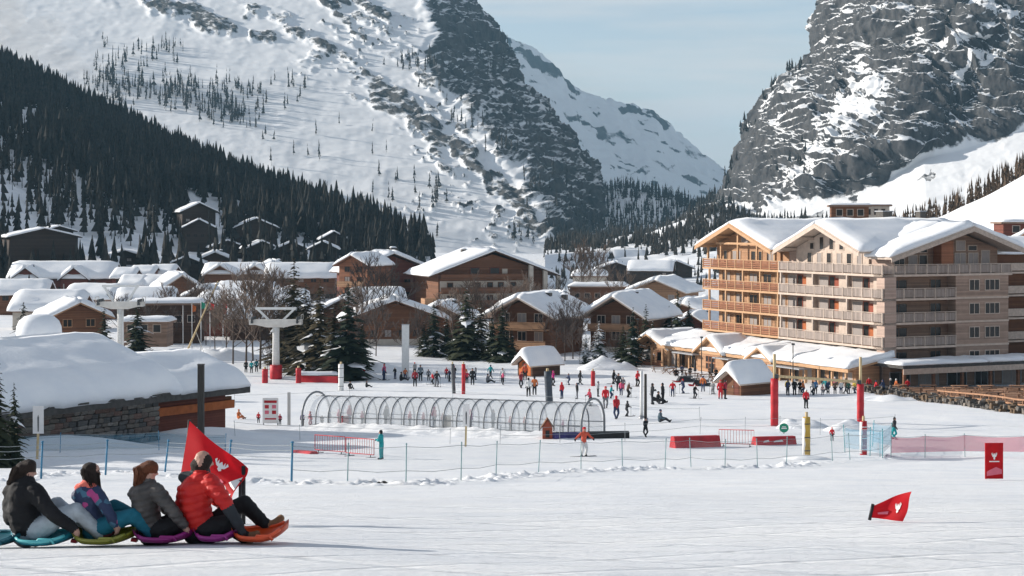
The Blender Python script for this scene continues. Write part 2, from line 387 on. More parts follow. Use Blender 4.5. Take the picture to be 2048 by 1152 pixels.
def ell_(px, py, lst):
    w = np.zeros_like(px)
    for cx, cy, a, b, ang, s in lst:
        t = math.radians(ang); dx, dy = px - cx, py - cy; w = np.maximum(w, s * (1 - sstep(.5, 1.1, np.hypot((dx * math.cos(t) + dy * math.sin(t)) / a, (-dx * math.sin(t) + dy * math.cos(t)) / b))))
    return w
def left_mountain():
    ED = [(-420, 770), (-160, 860), (0, 940), (60, 985), (110, 1020), (170, 1052), (225, 1090), (275, 1132), (315, 1168), (350, 1187), (400, 1194), (450, 1198), (540, 1204)]
    BD = [(-420, 620), (-160, 720), (0, 845), (60, 860), (110, 835), (160, 862), (200, 890), (250, 930), (290, 965), (330, 1005), (370, 1040), (420, 1075), (480, 1095), (540, 1110)]
    rows = np.concatenate([np.linspace(-170, -20, 30), np.linspace(-16, 540, 330)])
    u = np.concatenate([np.linspace(0, 0.42, 60), np.linspace(0.425, 0.96, 360), np.linspace(0.962, 1.0, 40), np.linspace(1.01, 1.12, 12)])
    e = interp(rows, ED); b = interp(rows, BD)
    L0 = -1500.0
    PX = L0 + (e[:, None] - L0) * np.minimum(u, 1)[None, :]
    PY = np.repeat(rows[:, None], len(u), 1)
    # the outline is broken by ledges
    PX = PX + 7 * fbm(PY / 22, 3.3, 0, 4, 41) * sstep(0.8, 1, u)[None, :]
    n = Vector((-0.015, -0.42, 0.9)).normalized(); r0 = Vector(((600 - CX) / F, 1, -(490 - H0) / F)); c = n.dot(r0) * 1350
    den = n.x * (PX - CX) / F + n.y - n.z * (PY - H0) / F
    D = np.minimum(c / np.minimum(den, -0.1), 2700 + 0.15 * (c / np.minimum(den, -0.1) - 2700))
    dB = np.maximum(0, PX - b[:, None])
    D = D + 1.05 * dB + 0.25 * np.maximum(0, 60 - (e[:, None] - PX)) * (dB > 0)
    back = np.maximum(u - 1, 0)[None, :]
    PX = PX - 1200 * back; D = D + 5000 * back
    # foot eases out on the valley floor
    rock = blobs(PX, PY, [(350, 22, 95, 22, 12, 1), (420, 50, 60, 26, 20, 1), (300, 8, 60, 12, 10, .8), (530, 82, 34, 18, 0, 1), (500, 25, 30, 14, -10, .8), (600, 72, 40, 14, 30, .9), (655, 102, 45, 13, 28, .9),
        (700, 55, 50, 10, 38, .9), (655, 8, 60, 14, 10, 1), (735, 10, 70, 16, 35, 1), (620, 130, 40, 10, 15, .6), (740, 152, 40, 12, 8, .9), (690, 125, 26, 9, 20, .7), (780, 200, 70, 30, 35, .95), (850, 262, 90, 26, 38, 1), (760, 178, 50, 8, 5, .8),
        (930, 320, 90, 20, 40, 1), (1000, 385, 90, 22, 42, .95), (870, 235, 60, 10, 35, .8), (1060, 445, 50, 30, 30, .9), (905, 381, 14, 7, 0, .9), (940, 408, 22, 7, 5, .9), (990, 430, 16, 8, 0, .8), (565, 45, 26, 10, 10, .7), (1000, 470, 20, 6, 0, .7),
        (800, 120, 60, 8, 20, .5), (760, 60, 50, 7, 40, .7), (110, 160, 40, 8, 30, .2), (830, 175, 30, 10, 40, .6), (890, 330, 40, 8, 40, .7)])
    cliff = sstep(-14, 14, PX - b[:, None] + 26 * fbm(PX / 40, PY / 40, 0, 4, 21))
    ledge = fbm((PX + PY * 0.7) / 34, (PY - PX * .8) / 13, 0, 4, 31)
    band = sstep(.12, .42, fbm((PX + .5 * PY) / 46, (PY - .5 * PX) / 20, 4, 4, 55)) * ell_(PX, PY, [(740, 120, 260, 120, 35, 1), (880, 260, 150, 60, 40, 1), (420, 30, 260, 60, 10, .8)])
    rock = np.maximum(rock, .8 * band)
    rock = np.maximum(rock * (0.60 + 0.32 * fbm(PX / 10, PY / 6, 3, 4, 57)), cliff * (0.62 - 0.22 * sstep(0.16, 0.55, ledge)))
    speck = fbm(PX / 9, PY / 6, 2, 3, 77)
    rock = np.maximum(rock, 0.6 * sstep(0.32, 0.55, speck) * sstep(0.0, 0.3, fbm(PX / 90, PY / 70, 1, 2, 12)) * sstep(520, 640, PX))
    amp = 1.6 + 7 * cliff + 4 * rock
    return sheet('left_mountain', PX, PY, D, amp, rock, MM1, 'broad snowy mountain flank with rock bands and a dark cliff edge', 4, 85, cliff=np.maximum(cliff * .9, .55 * sstep(.2, .6, rock)), sn0=.70, sk=.75)
LM, LMP = left_mountain()

def right_cliff():
    ED = [(-420, 1790), (-200, 1720), (0, 1640), (60, 1612), (110, 1622), (150, 1586), (190, 1540), (240, 1504), (290, 1484), (330, 1466), (360, 1452), (390, 1430), (415, 1400), (440, 1350), (470, 1290), (540, 1240)]
    rows = np.concatenate([np.linspace(-170, -16, 30), np.linspace(-12, 540, 340)])
    e = interp(rows, ED)
    u = np.concatenate([np.linspace(-0.06, -0.004, 8), np.linspace(0, 0.05, 40), np.linspace(0.052, 0.42, 300), np.linspace(0.43, 1, 40)])
    R0 = 3100.0
    PX = e[:, None] + (R0 - e[:, None]) * np.maximum(u, 0)[None, :]
    PY = np.repeat(rows[:, None], len(u), 1)
    PX = PX + 9 * fbm(PY / 20, 8.1, 0, 4, 43) * (1 - sstep(0, 0.15, u))[None, :]
    off = PX - e[:, None]
    D = 1330 - 190 * (1 - np.exp(-off / 170)) + 0.03 * off
    # steep wall above, talus below a line that climbs to the right
    tal = interp(PX, [(1400, 470), (1500, 462), (1600, 420), (1700, 395), (1760, 370), (1850, 320), (1930, 300), (2048, 262), (2400, 170), (3100, 0)])
    up = tal - PY
    D = D + 0.26 * np.maximum(up, 0) - 0.62 * np.maximum(-up, 0)
    D = D + 22 * fbm(PX / 120, PY / 95, 0, 3, 14) * sstep(0, 60, up)
    up = up + 16 * fbm(PX / 60, 1.7, 0, 4, 51)
    back = np.maximum(-u, 0)[None, :]
    PX = PX + 2600 * back; D = D + 9000 * back
    # ledges and gullies that hold snow run down to the left
    led = fbm((PX + 0.75 * PY) / 62, (PY - 0.75 * PX) / 210, 0, 5, 61) * 0.8 + 0.55 * fbm(PX / 34, PY / 13, 4, 4, 62)
    gully = blobs(PX, PY, [(1690, 60, 18, 90, 12, 1), (1730, 175, 60, 30, 60, .9), (1720, 120, 30, 60, 40, 1), (1680, 240, 60, 26, -35, .85), (1740, 225, 75, 30, -40, .8), (1640, 330, 90, 30, -45, .6), (1860, 120, 90, 12, -48, .9), (1960, 60, 110, 14, -35, .9),
        (1800, 95, 60, 14, -10, .9), (1760, 30, 40, 10, 0, .5), (1990, 25, 90, 12, 10, .9), (1930, 150, 70, 10, -45, .8), (1850, 80, 40, 20, 20, .8), (1560, 420, 60, 18, -30, .8), (1470, 440, 30, 14, -40, .9), (2000, 110, 60, 12, -40, .9), (1520, 250, 20, 10, 0, .7)], seed=8)
    rock = 0.66 - 0.14 * sstep(0.10, 0.42, led) - 0.62 * gully * sstep(-0.35, 0.15, led)
    streak = fbm((PX + .85 * PY) / 15, (PY - .85 * PX) / 110, 3, 4, 97)
    rock = rock - .30 * sstep(.18, .45, streak) * sstep(-.2, .3, fbm(PX / 110, PY / 80, 7, 2, 98))
    rock = rock * sstep(-8, 12, up + 14 * fbm(PX / 30, PY / 30, 6, 4, 66))
    rock = np.maximum(rock, 0.6 * blobs(PX, PY, [(1850, 350, 34, 4, -42, .9), (1620, 440, 40, 10, -30, .8), (1700, 405, 30, 7, -20, .9), (1730, 380, 24, 6, -10, .7)], seed=5))
    amp = 1.5 + 4.5 * sstep(0, 40, up)
    return sheet('right_cliff', PX, PY, D, amp, rock, MM2, 'steep grey rock wall streaked with snow above a snowy scree slope', 24, 90, cliff=sstep(-4, 26, up) * (.4 + .6 * sstep(0, 70, off)), sn0=.58 + .18 * fbm(PX / 80, PY / 60, 2, 3, 90), sk=.95)
RC, RCP = right_cliff()

def far_mountain():
    TOP = [(700, 20), (900, 55), (1000, 82), (1030, 96), (1052, 104), (1080, 126), (1120, 160), (1165, 195), (1200, 205), (1240, 212), (1285, 222), (1310, 236), (1330, 252), (1370, 292), (1410, 322), (1440, 345), (1480, 380), (1600, 430), (1800, 470)]
    cols = np.linspace(700, 1800, 330); v = np.linspace(-0.12, 1, 200)
    top = interp(cols, TOP) + 3.0 * fbm(cols / 22, 2.2, 0, 4, 71)
    PX = np.repeat(cols[None, :], len(v), 0)
    PY = top[None, :] + (500 - top[None, :]) * np.maximum(v, 0)[:, None]
    D = 4300 - 2.6 * (PY - top[None, :]) + 1.6 * (PX - 1000) * sstep(0, 1, np.ones_like(PX)) 
    D = D + 9000 * np.maximum(-v, 0)[:, None]; PY = PY + 500 * np.maximum(-v, 0)[:, None]
    rock = blobs(PX, PY, [(1070, 135, 60, 14, 38, 1), (1120, 170, 60, 14, 35, 1), (1040, 108, 40, 8, 30, 1), (1150, 240, 50, 8, 30, .8), (1195, 262, 60, 9, 20, .9), (1255, 225, 34, 9, 10, 1), (1310, 240, 34, 10, 38, 1), (1240, 285, 40, 6, 20, .7), (1350, 285, 40, 8, 35, .6),
        (1310, 330, 40, 6, 15, .7), (1375, 310, 40, 7, 25, .7), (1380, 370, 40, 9, 12, 1), (1275, 350, 24, 5, 10, .7), (1215, 300, 20, 4, 10, .5)], seed=15)
    rock = np.maximum(rock * 0.68, 0.56 * sstep(0.22, 0.5, fbm((PX + .6 * PY) / 34, (PY - .5 * PX) / 9, 1, 4, 73)))
    return sheet('far_mountain', PX, PY, D, 22, rock, MM3, 'distant pale blue snow mountain closing the valley', 33, 260)
FM, FMP = far_mountain()

def strip(name, top, bot, dt, db, mats, label, amp, seed, nc=160, nr=90, nscale=30, curve=1.0, rockf=0.0, back=True):
    """a slope between a crest line and a foot line, both (column, row); dt/db: (column, distance)"""
    c0 = min(p[0] for p in top); c1 = max(p[0] for p in top)
    cols = np.linspace(c0, c1, nc); v = np.concatenate([np.linspace(-0.15 if back else 0, 1, nr - 4), [1.03, 1.06, 1.1, 1.15]])
    t = interp(cols, top); b = interp(cols, bot); Dt = interp(cols, dt); Db = interp(cols, db)
    vv = np.clip(v, 0, 1)[:, None]
    PXt = np.repeat(cols[None, :], nr, 0)
    # straight lines in space from crest to foot
    zt = -(t - H0) / F * Dt; zb = -(b - H0) / F * Db; xt = (cols - CX) / F * Dt; xb = (cols - CX) / F * Db
    w = vv ** curve
    X = xt * (1 - vv) + xb * vv; Y = Dt * (1 - vv) + Db * vv; Z = zt * (1 - w) + zb * w
    bk = np.maximum(-v, 0)[:, None]; Y = Y + 900 * bk; Z = Z - 350 * bk
    fw = np.maximum(v - 1, 0)[:, None]; Y = Y - 450 * fw; Z = Z - 110 * fw
    q = fbm(X / nscale, Y / nscale, 0, 5, seed)
    Z = Z + amp * q * sstep(0, 0.12, 1 - vv)
    me = np_mesh(name, np.stack([X, Y, Z], -1), grid_faces(nr, nc), mats=[mats]); attr(me, 'rock', np.full(X.size, rockf))
    o = link(name, me); tag(o, label, kind='structure')
    return o, np.stack([X, Y, Z], -1)
# forested hillside on the left, its unseen crest extended to cast shade over it
HS, HSP = strip('forest_hillside', [(-1500, -420), (-900, -260), (-400, -60), (0, 128), (150, 212), (300, 278), (450, 348), (600, 412), (720, 458), (800, 486), (860, 500)],
    [(-1500, 560), (-400, 540), (0, 535), (300, 535), (500, 530), (650, 525), (760, 520), (860, 512)],
    [(-1500, 1000), (-400, 990), (0, 930), (300, 850), (600, 740), (800, 630), (860, 600)], [(-1500, 470), (0, 480), (300, 500), (650, 535), (860, 590)],
    MS, 'shaded snow slope under the dark forest on the left', 5.0, 81, curve=1.15)
# wooded spur across the gorge
GR, GRP = strip('gorge_ridge', [(1120, 385), (1190, 380), (1260, 378), (1330, 392), (1390, 415), (1425, 402), (1500, 380)], [(1120, 505), (1300, 505), (1500, 505)],
    [(1120, 1900), (1500, 1750)], [(1120, 1250), (1500, 1250)], MS, 'wooded snow spur in the mouth of the gorge', 6.0, 83, nc=90, nr=50)
# right bank of the valley below the cliff
VS, VSP = strip('valley_slope', [(1090, 492), (1200, 480), (1300, 462), (1360, 440), (1420, 425), (1520, 440), (1700, 430), (2000, 400)], [(1090, 560), (1300, 562), (1500, 560), (2000, 560)],
    [(1090, 1080), (1300, 1060), (1520, 960), (2000, 800)], [(1090, 660), (1500, 640), (2000, 600)], MS, 'shaded snow slope on the right of the valley floor', 5.0, 84, nc=140, nr=60)
# bright open piste hill at the right edge
SH, SHP = strip('piste_hill', [(1740, 470), (1820, 452), (1880, 434), (1960, 395), (2048, 346), (2300, 200), (2800, 0)], [(1740, 610), (2048, 610), (2800, 620)],
    [(1740, 480), (1880, 470), (2048, 450), (2800, 430)], [(1740, 345), (2048, 335), (2800, 310)], MS, 'sunlit white piste hill behind the hotel', 1.2, 85, nc=120, nr=60)
# ------------------------------------------------------------------ building materials
M_ORANGE = wood('honey_wood', (0.42, 0.235, 0.13)); M_ORANGE2 = wood('reddish_boards', (0.30, 0.125, 0.065)); M_BEAM = mat('honey_beam', (0.52, 0.31, 0.17), var=0.2, scale=2, stretch=(1, 1, 6))
M_PALE = wood('pale_cladding', (0.48, 0.35, 0.285), var=0.18); M_PALEBEAM = mat('pale_beam', (0.56, 0.45, 0.37), var=0.15, scale=2)
M_GREYWOOD = wood('greyed_cladding', (0.27, 0.175, 0.125), var=0.3); M_GREYWOOD2 = wood('dull_tan_cladding', (0.37, 0.26, 0.20), var=0.3); M_RAIL = mat('greyed_rail', (0.50, 0.405, 0.335), var=0.2, scale=3)
M_INFILL = wood('rail_slats', (0.40, 0.33, 0.29), board=0.14, axis='X', var=0.25)
M_GLASS = glass_mat('window_glass', (0.022, 0.019, 0.017)); M_CURTAIN = mat('drawn_curtain', (0.33, 0.29, 0.27), var=0.2, scale=3, stretch=(6, 6, .5))
M_SHUT = mat('orange_shutter', (0.42, 0.12, 0.035), var=0.25, scale=2); M_SHUTB = mat('red_shutter', (0.32, 0.075, 0.04), var=0.2, scale=2)
M_DARKROOF = mat('dark_slate', (0.075, 0.07, 0.065), var=0.35, scale=3, bump=0.3); M_DARKWOOD = wood('dark_brown_boards', (0.085, 0.045, 0.028))
M_BROWN = wood('brown_boards', (0.17, 0.075, 0.038)); M_REDBROWN = wood('red_brown_boards', (0.16, 0.05, 0.032)); M_CREAM = mat('cream_render', (0.52, 0.46, 0.39), var=0.12, scale=1.5)
M_GREY = mat('grey_metal', (0.33, 0.34, 0.36), rough=0.45, var=0.15, metal=0.3); M_BLACK = mat('black_plastic', (0.018, 0.018, 0.02), rough=0.5)
M_STONE = mat('mixed_stone', (0.20, 0.175, 0.15), var=0.45, scale=2.2, bump=0.6, bscale=9, detail=6); M_MORTAR = mat('mortar', (0.10, 0.09, 0.08), var=0.3, scale=6, bump=0.3)
M_SHADEWOOD = wood('shaded_timber', (0.05, 0.033, 0.025)); M_WHITE = mat('white_paint', (0.74, 0.74, 0.72), rough=0.5, var=0.08, scale=3)  # timber darkened to put shade into the houses on shaded ground

def snow_slab(mb, A, B, C_, D_, th, lip=(1, 1, 1, 1), n=(9, 11), seed=0, droop=0.12, lump=0.25):
    """snow lying on the quad A-B-C-D (A->B along the eave, D->C along the ridge); lip: rounded sides (eave, right, ridge, left)"""
    A, B, C_, D_ = map(Vector, (A, B, C_, D_)); nv, nu = n; rr = random.Random(seed)
    ph = [rr.uniform(0, 6.28) for _ in range(6)]; Lu = (B - A).length; Lv = (D_ - A).length
    nrm = (B - A).cross(D_ - A).normalized(); nrm = nrm if nrm.z > 0 else -nrm
    vs = []; base = []
    for j in range(nv + 1):
        t = j / nv
        t = t if False else (3*t*t - 2*t*t*t) * 0.35 + t * 0.65
        for i in range(nu + 1):
            s = i / nu; s = (3*s*s - 2*s*s*s) * 0.35 + s * 0.65
            p = (A * (1 - s) + B * s) * (1 - t) + (D_ * (1 - s) + C_ * s) * t
            k = 1.0
            for on, dist in ((lip[0], t * Lv), (lip[1], (1 - s) * Lu), (lip[2], (1 - t) * Lv), (lip[3], s * Lu)):
                if on:
                    q = min(1.0, dist / (th * 1.3 + 1e-6)); k *= math.sqrt(max(0.0, 1 - (1 - q) ** 2)) * 0.62 + 0.38
            w = 1 + lump * 0.5 * (math.sin(s * Lu * 0.55 + ph[0]) * math.sin(t * Lv * 0.7 + ph[1]) + 0.5 * math.sin(s * Lu * 1.7 + ph[2] + t * 3) + 0.4 * math.sin(t * Lv * 2.1 + ph[3]))
            w += (.12 * float(vnoise(s * Lu * .9 + seed, t * Lv * .9, 0, 3)) + .06 * float(vnoise(s * Lu * 2.6, t * Lv * 2.6 + seed, 0, 4))) * min(1.0, (.75 / th) ** 2)
            if lip[0] and j == 0: p = p + (A - D_).normalized() * (.10 + .16 * float(vnoise(s * Lu * 1.1, seed, 0, 9)))
            vs.append(p + nrm * (th * k * w)); base.append(p + nrm * 0.01)
    fs = []; W = nu + 1
    for j in range(nv):
        for i in range(nu): fs.append((j*W+i, j*W+i+1, (j+1)*W+i+1, (j+1)*W+i))
    N0 = len(vs); ring = [i for i in range(W)] + [j*W+nu for j in range(1, nv+1)] + [nv*W+i for i in range(nu-1, -1, -1)] + [j*W for j in range(nv-1, 0, -1)]
    out = []
    for r in ring:
        b = base[r]; out.append(b)
    for a in range(len(ring)):
        b2 = (a + 1) % len(ring); fs.append((ring[a], N0 + a, N0 + b2, ring[b2]))
    fs.append(tuple(N0 + a for a in range(len(ring))))
    mb.add(vs + out, fs, 0, True)

class Frame:
    def __init__(s, O, U, N, base): s.O = Vector(O); s.U = Vector(U); s.N = Vector(N); s.b = Vector(base)
    def p(s, u, o, z): return Vector((s.O.x + s.U.x*u + s.N.x*o, s.O.y + s.U.y*u + s.N.y*o, z)) - s.b
    def box(s, mb, u0, u1, o0, o1, z0, z1, m=0):
        mb.hexa([s.p(u0, o0, z0), s.p(u1, o0, z0), s.p(u1, o1, z0), s.p(u0, o1, z0), s.p(u0, o0, z1), s.p(u1, o0, z1), s.p(u1, o1, z1), s.p(u0, o1, z1)], m)
    def part(s, name, m, parent, *boxes):
        mb = MB()
        for b in boxes: s.box(mb, *b)
        return mb.build(name, m, parent)
    def window(s, parent, u0, u1, o, z0, z1, frame_m, pane_m, mullion=0, fr=0.09, name='window'):
        """frame that stands proud of the wall, pane set back in it"""
        bx = [(u0, u1, o, o + 0.07, z0, z0 + fr), (u0, u1, o, o + 0.07, z1 - fr, z1), (u0, u0 + fr, o, o + 0.07, z0 + fr, z1 - fr), (u1 - fr, u1, o, o + 0.07, z0 + fr, z1 - fr)]
        for k in range(mullion):
            c = u0 + (u1 - u0) * (k + 1) / (mullion + 1); bx.append((c - 0.035, c + 0.035, o, o + 0.06, z0 + fr, z1 - fr))
        w = s.part(name, frame_m, parent, *bx)
        s.part('pane', pane_m, w, (u0 + fr * .9, u1 - fr * .9, o + 0.005, o + 0.03, z0 + fr * .9, z1 - fr * .9))
        return w

def gable_roof(fr, parent, pu, pz, lu, lz, ru, rz, o0, o1, th, m, snow=0.6, seed=0, over_m=None):
    """two slopes with the ridge running from o0 (front) back to o1"""
    mb = MB()
    for (eu, ez) in ((lu, lz), (ru, rz)):
        a = [fr.p(eu, o0, ez), fr.p(pu, o0, pz), fr.p(pu, o1, pz), fr.p(eu, o1, ez)]
        mb.hexa([v - Vector((0, 0, th)) for v in a] + a)
    roof = mb.build('roof', m, parent)
    for k, (eu, ez) in enumerate(((lu, lz), (ru, rz))):
        sb = MB()
        snow_slab(sb, fr.p(eu, o0, ez + 0.01), fr.p(eu, o1, ez + 0.01), fr.p(pu, o1, pz + 0.01), fr.p(pu, o0, pz + 0.01), snow, (1, 0, 0, 1), (9, 12), seed + k)
        sb.build('snow', MS, roof)
    # barge boards along the gable
    for (eu, ez) in ((lu, lz), (ru, rz)):
        b = MB(); t = 0.42
        q = [fr.p(eu, o0 + 0.003, ez - th - t + .1), fr.p(pu, o0 + 0.003, pz - th - t + .1), fr.p(pu, o0 + 0.1, pz - th - t + .1), fr.p(eu, o0 + 0.1, ez - th - t + .1)]
        b.hexa(q + [v + Vector((0, 0, t)) for v in q]); b.build('barge_board', over_m or m, roof)
    return roof

# ------------------------------------------------------------------ the hotel
HC = Vector((43.8, 201.0, 0)); HB = Vector((43.8, 201.0, -20.2))
F1 = Frame(HC, (-0.42, 0.9075, 0), (-0.9075, -0.42, 0), HB)      # front, runs back to the left
F2 = Frame(HC, (0.9075, 0.42, 0), (0.42, -0.9075, 0), HB)        # right wing
SL = [-6.19, -9.05, -11.92, -14.8, -17.7]
def hotel():
    h = thing('hotel', 'large five storey wooden hotel with balconies and snowy gables on the right', 'hotel', HB)
    WL = -1.7
    # walls
    F1.part('wall', M_ORANGE, h, (21.9, 39.2, WL - 0.4, WL, -20.2, -3.6))
    F1.part('wall', M_PALE, h, (0.6, 21.9, WL - 0.42, WL - 0.02, -20.2, -3.6))
    F1.part('wall', M_GREYWOOD, h, (2.9, 39.1, -18.9, WL - 0.43, -20.2, -3.4))
    F2.part('wall', M_GREYWOOD, h, (1.72, 11.0, WL - 0.4, WL, -20.2, -6.3))
    F2.part('wall', M_GREYWOOD2, h, (11.0, 19.1, -2.9, -0.15, -20.2, -6.3))  # this wall is clad darker than the pale front wing
    # corner post of the pale wing
    F1.part('corner_wall', M_PALE, h, (0.0, 1.5, WL - .3, -0.3, -20.2, SL[0] - 0.3))
    # gable walls
    def gable(fr, pu, pz, lu, lz, ru, rz, o, m, base):
        b = MB(); b.poly([fr.p(lu, o, base), fr.p(lu, o, lz), fr.p(pu, o, pz), fr.p(ru, o, rz), fr.p(ru, o, base)], fr.N * 0.25); return b.build('gable_wall', m, h)
    gable(F1, 32.0, -0.6, 39.3, -3.0, 23.6, -3.5, WL, M_ORANGE, -6.1)
    gable(F1, 12.3, -0.6, 19.9, -3.2, 4.6, -3.2, WL, M_PALEBEAM, -6.1)
    gable(F2, 12.6, -1.0, 19.1, -3.2, 2.0, -4.0, -2.4, M_GREYWOOD, -6.1)
    gable_roof(F1, h, 32.2, -0.10, 41.2, -3.2, 22.2, -3.55, 1.0, -19, 0.28, M_BEAM, 0.75, 1)
    gable_roof(F1, h, 12.3, -0.10, 21.6, -3.50, 3.2, -3.45, 1.0, -19, 0.28, M_PALEBEAM, 0.75, 5)
    gable_roof(F2, h, 12.9, -0.45, 21.2, -3.35, 0.6, -4.1, 0.9, -4.2, 0.3, M_RAIL, 0.7, 9)
    gable_roof(F2, h, 12.9, -0.46, 21.2, -3.36, 6.6, -2.33, -4.2, -24, 0.3, M_RAIL, 0.7, 13)
    # purlins under the gables, tie beams and king posts
    for fr, pu, pz, lu, lz, ru, rz, m in ((F1, 32.2, -0.45, 40.6, -3.3, 23.0, -3.7, M_BEAM), (F1, 12.3, -0.45, 20.8, -3.5, 4.0, -3.5, M_PALEBEAM)):
        for f in (0, 0.45, 0.9):
            for (eu, ez) in ((lu, lz), (ru, rz)):
                u = pu + (eu - pu) * f; z = pz + (ez - pz) * f - 0.25
                fr.part('purlin', m, h, (u - .14, u + .14, WL, 0.85, z - .16, z + .16))
                if f == 0: break
    F1.part('tie_beam', M_BEAM, h, (27.0, 37.6, -0.5, -0.25, -3.0, -2.72)); F1.part('king_post', M_BEAM, h, (32.05, 32.35, -0.48, -0.27, -2.72, -0.7))
    # balconies, floor by floor
    def balcony(fr, u0, u1, z, slab_m, post_m, rail_m, fill_m, step, columns=None, top=None, deep=WL):
        b = fr.part('balcony', slab_m, h, (u0, u1, deep, 0.0, z - 0.26, z))
        n = max(1, round((u1 - u0) / step))
        for k in range(n + 1):
            u = u0 + 0.07 + (u1 - u0 - 0.14) * k / n
            fr.part('rail_post', post_m, b, (u - 0.07, u + 0.07, -0.16, -0.02, z, z + 1.12))
            if k < n:
                u2 = u0 + 0.07 + (u1 - u0 - 0.14) * (k + 1) / n
                if fill_m is M_ORANGE2: fr.part('rail_panel', fill_m, b, *[(u + 0.08, u2 - 0.08, -0.12, -0.07, z + 0.10 + .26 * q, z + 0.30 + .26 * q) for q in range(4)])
                else:
                    nq = 9; st = (u2 - u - .16) / nq; fr.part('rail_panel', fill_m, b, *[(u + .08 + st * q + st * .14, u + .08 + st * q + st * .86, -0.12, -0.08, z + 0.10, z + 1.05) for q in range(nq)])
        fr.part('hand_rail', rail_m, b, (u0, u1, -0.19, 0.01, z + 1.12, z + 1.2))
        if columns:
            for u in columns: fr.part('column', post_m, b, (u - 0.12, u + 0.12, -0.30, -0.06, z + 1.2, top))
        return b
    for k, z in enumerate(SL[:4]):
        top = SL[k - 1] - 0.26 if k else None
        balcony(F1, 21.9, 40.8, z, M_BEAM, M_BEAM, M_BEAM, M_ORANGE2 if k else M_ORANGE2, 2.1, [22.2, 26.4, 30.6, 34.9, 39.2] if k else None, top)
        balcony(F1, 0.0, 21.9, z, M_PALEBEAM, M_RAIL, M_RAIL, M_INFILL, 1.95, [7.2, 14.4, 21.5] if k else None, top)
        balcony(F2, 0.0, 11.0 if k else 19.6, z, M_PALEBEAM, M_RAIL, M_RAIL, M_INFILL, 1.6)
    F1.part('column', M_BEAM, h, (22.9, 23.2, -0.35, -0.1, SL[0] + 1.2, -3.75)); F1.part('column', M_BEAM, h, (39.5, 39.8, -0.35, -0.1, SL[0] + 1.2, -3.2))
    for u in (27.5, 32.2, 36.5): F1.part('column', M_BEAM, h, (u - .12, u + .12, -0.5, -0.27, SL[0] + 1.2, -3.0))
    # left wing windows, five a floor
    for k, z in enumerate(SL[:5]):
        for i, u in enumerate((37.4, 34.0, 30.6, 27.2, 23.9)):
            if k == 0: continue
            F1.window(h, u - 1.25, u + 0.75, WL, z + 0.1, z + 2.25, M_BEAM, M_CURTAIN if (i + k) % 4 else M_GLASS, 1)
            F1.part('window_jamb', M_BEAM, h, (u + 0.8, u + 1.15, WL, WL + 0.12, z, z + 2.5))
    for u, w in ((37.0, 1.0), (34.2, 2.2), (30.0, 1.2), (28.3, .9), (25.6, 2.2)):
        F1.window(h, u - w / 2, u + w / 2, WL + .25, SL[0] + 0.1, SL[0] + 2.4, M_BEAM, M_CURTAIN if w > 2 else M_GLASS, 1 if w > 2 else 0)
    F1.window(h, 31.2, 33.0, WL + .25, -2.9, -1.5, M_PALEBEAM, M_CURTAIN, 0); F1.window(h, 29.0, 30.2, WL + .25, -2.9, -2.0, M_BEAM, M_GLASS, 0)
    # pale wing: three modules of window, dark door, shutter and panel
    for k, z in enumerate(SL[:5]):
        if k == 0:
            for i in range(6):
                u = 6.4 + 2.1 * i; F1.window(h, u - 0.55, u + 0.55, WL + .25, -5.9, -3.75, M_PALEBEAM, M_GLASS if i % 2 else M_CURTAIN, 0, 0.1)
            for u, t in ((8.0, -2.45), (10.1, -1.75), (12.2, -1.2), (14.3, -1.75), (16.4, -2.5)):
                F1.window(h, u - 0.5, u + 0.5, WL + .25, -3.45, t, M_PALEBEAM, M_GLASS, 0, 0.1)
            continue
        for j in range(3):
            u = 1.6 + 7.0 * j
            F1.window(h, u + 4.6, u + 6.6, WL - .02, z + 0.15, z + 2.3, M_PALEBEAM, M_CURTAIN, 0)
            F1.window(h, u + 3.2, u + 4.4, WL - .02, z + 0.05, z + 2.35, M_SHUTB, M_GLASS, 0, name='door')
            if (j + k) % 3 != 1: F1.part('shutter', M_SHUT if (j + k) % 2 else M_SHUTB, h, (u + 1.9, u + 3.1, WL - .015, WL + 0.08, z + 0.6, z + 2.1))
            F1.part('wall_panel', M_PALEBEAM, h, (u + 0.1, u + 1.75, WL - .015, WL + 0.5, z, z + 2.6))
    # right wing
    for k, z in enumerate(SL[:5]):
        if k == 0:
            for u0, u1, z0, z1, cm in ((3.3, 4.9, -6.0, -4.3, 0), (5.4, 6.8, -6.0, -3.9, 1), (7.0, 8.3, -6.0, -3.9, 0), (5.6, 6.9, -3.7, -2.9, 1), (7.1, 8.3, -3.7, -2.5, 0), (12.4, 14.2, -6.0, -3.7, 1), (14.5, 16.1, -6.0, -3.7, 1), (16.5, 17.9, -6.0, -3.4, 1), (12.6, 14.1, -3.5, -2.2, 1), (14.5, 15.9, -3.5, -2.8, 0)):
                F2.window(h, u0, u1, -2.15, z0, z1, M_RAIL, M_GLASS if not cm else M_CURTAIN, 1 if u1 - u0 > 1.5 else 0)
            F2.part('divider', M_ORANGE2, h, (9.2, 11.0, -2.15, -0.6, -6.15, -2.2))
            continue
        F2.window(h, 2.4, 4.9, WL, z + 0.2, z + 2.2, M_GREYWOOD, M_GLASS, 1)
        F2.window(h, 8.3, 10.0, WL, z + 0.2, z + 2.2, M_GREYWOOD, M_GLASS, 1)
        F2.window(h, 13.0, 14.6, -0.15, z + 0.75, z + 2.15, M_PALEBEAM, M_GLASS, 1)
        F2.window(h, 15.4, 17.7, -0.15, z + 0.75, z + 2.15, M_PALEBEAM, M_GLASS, 2)
        F2.part('floor_band', M_PALEBEAM, h, (11.0, 19.15, -0.15, -0.10, z - 0.2, z + 0.02))
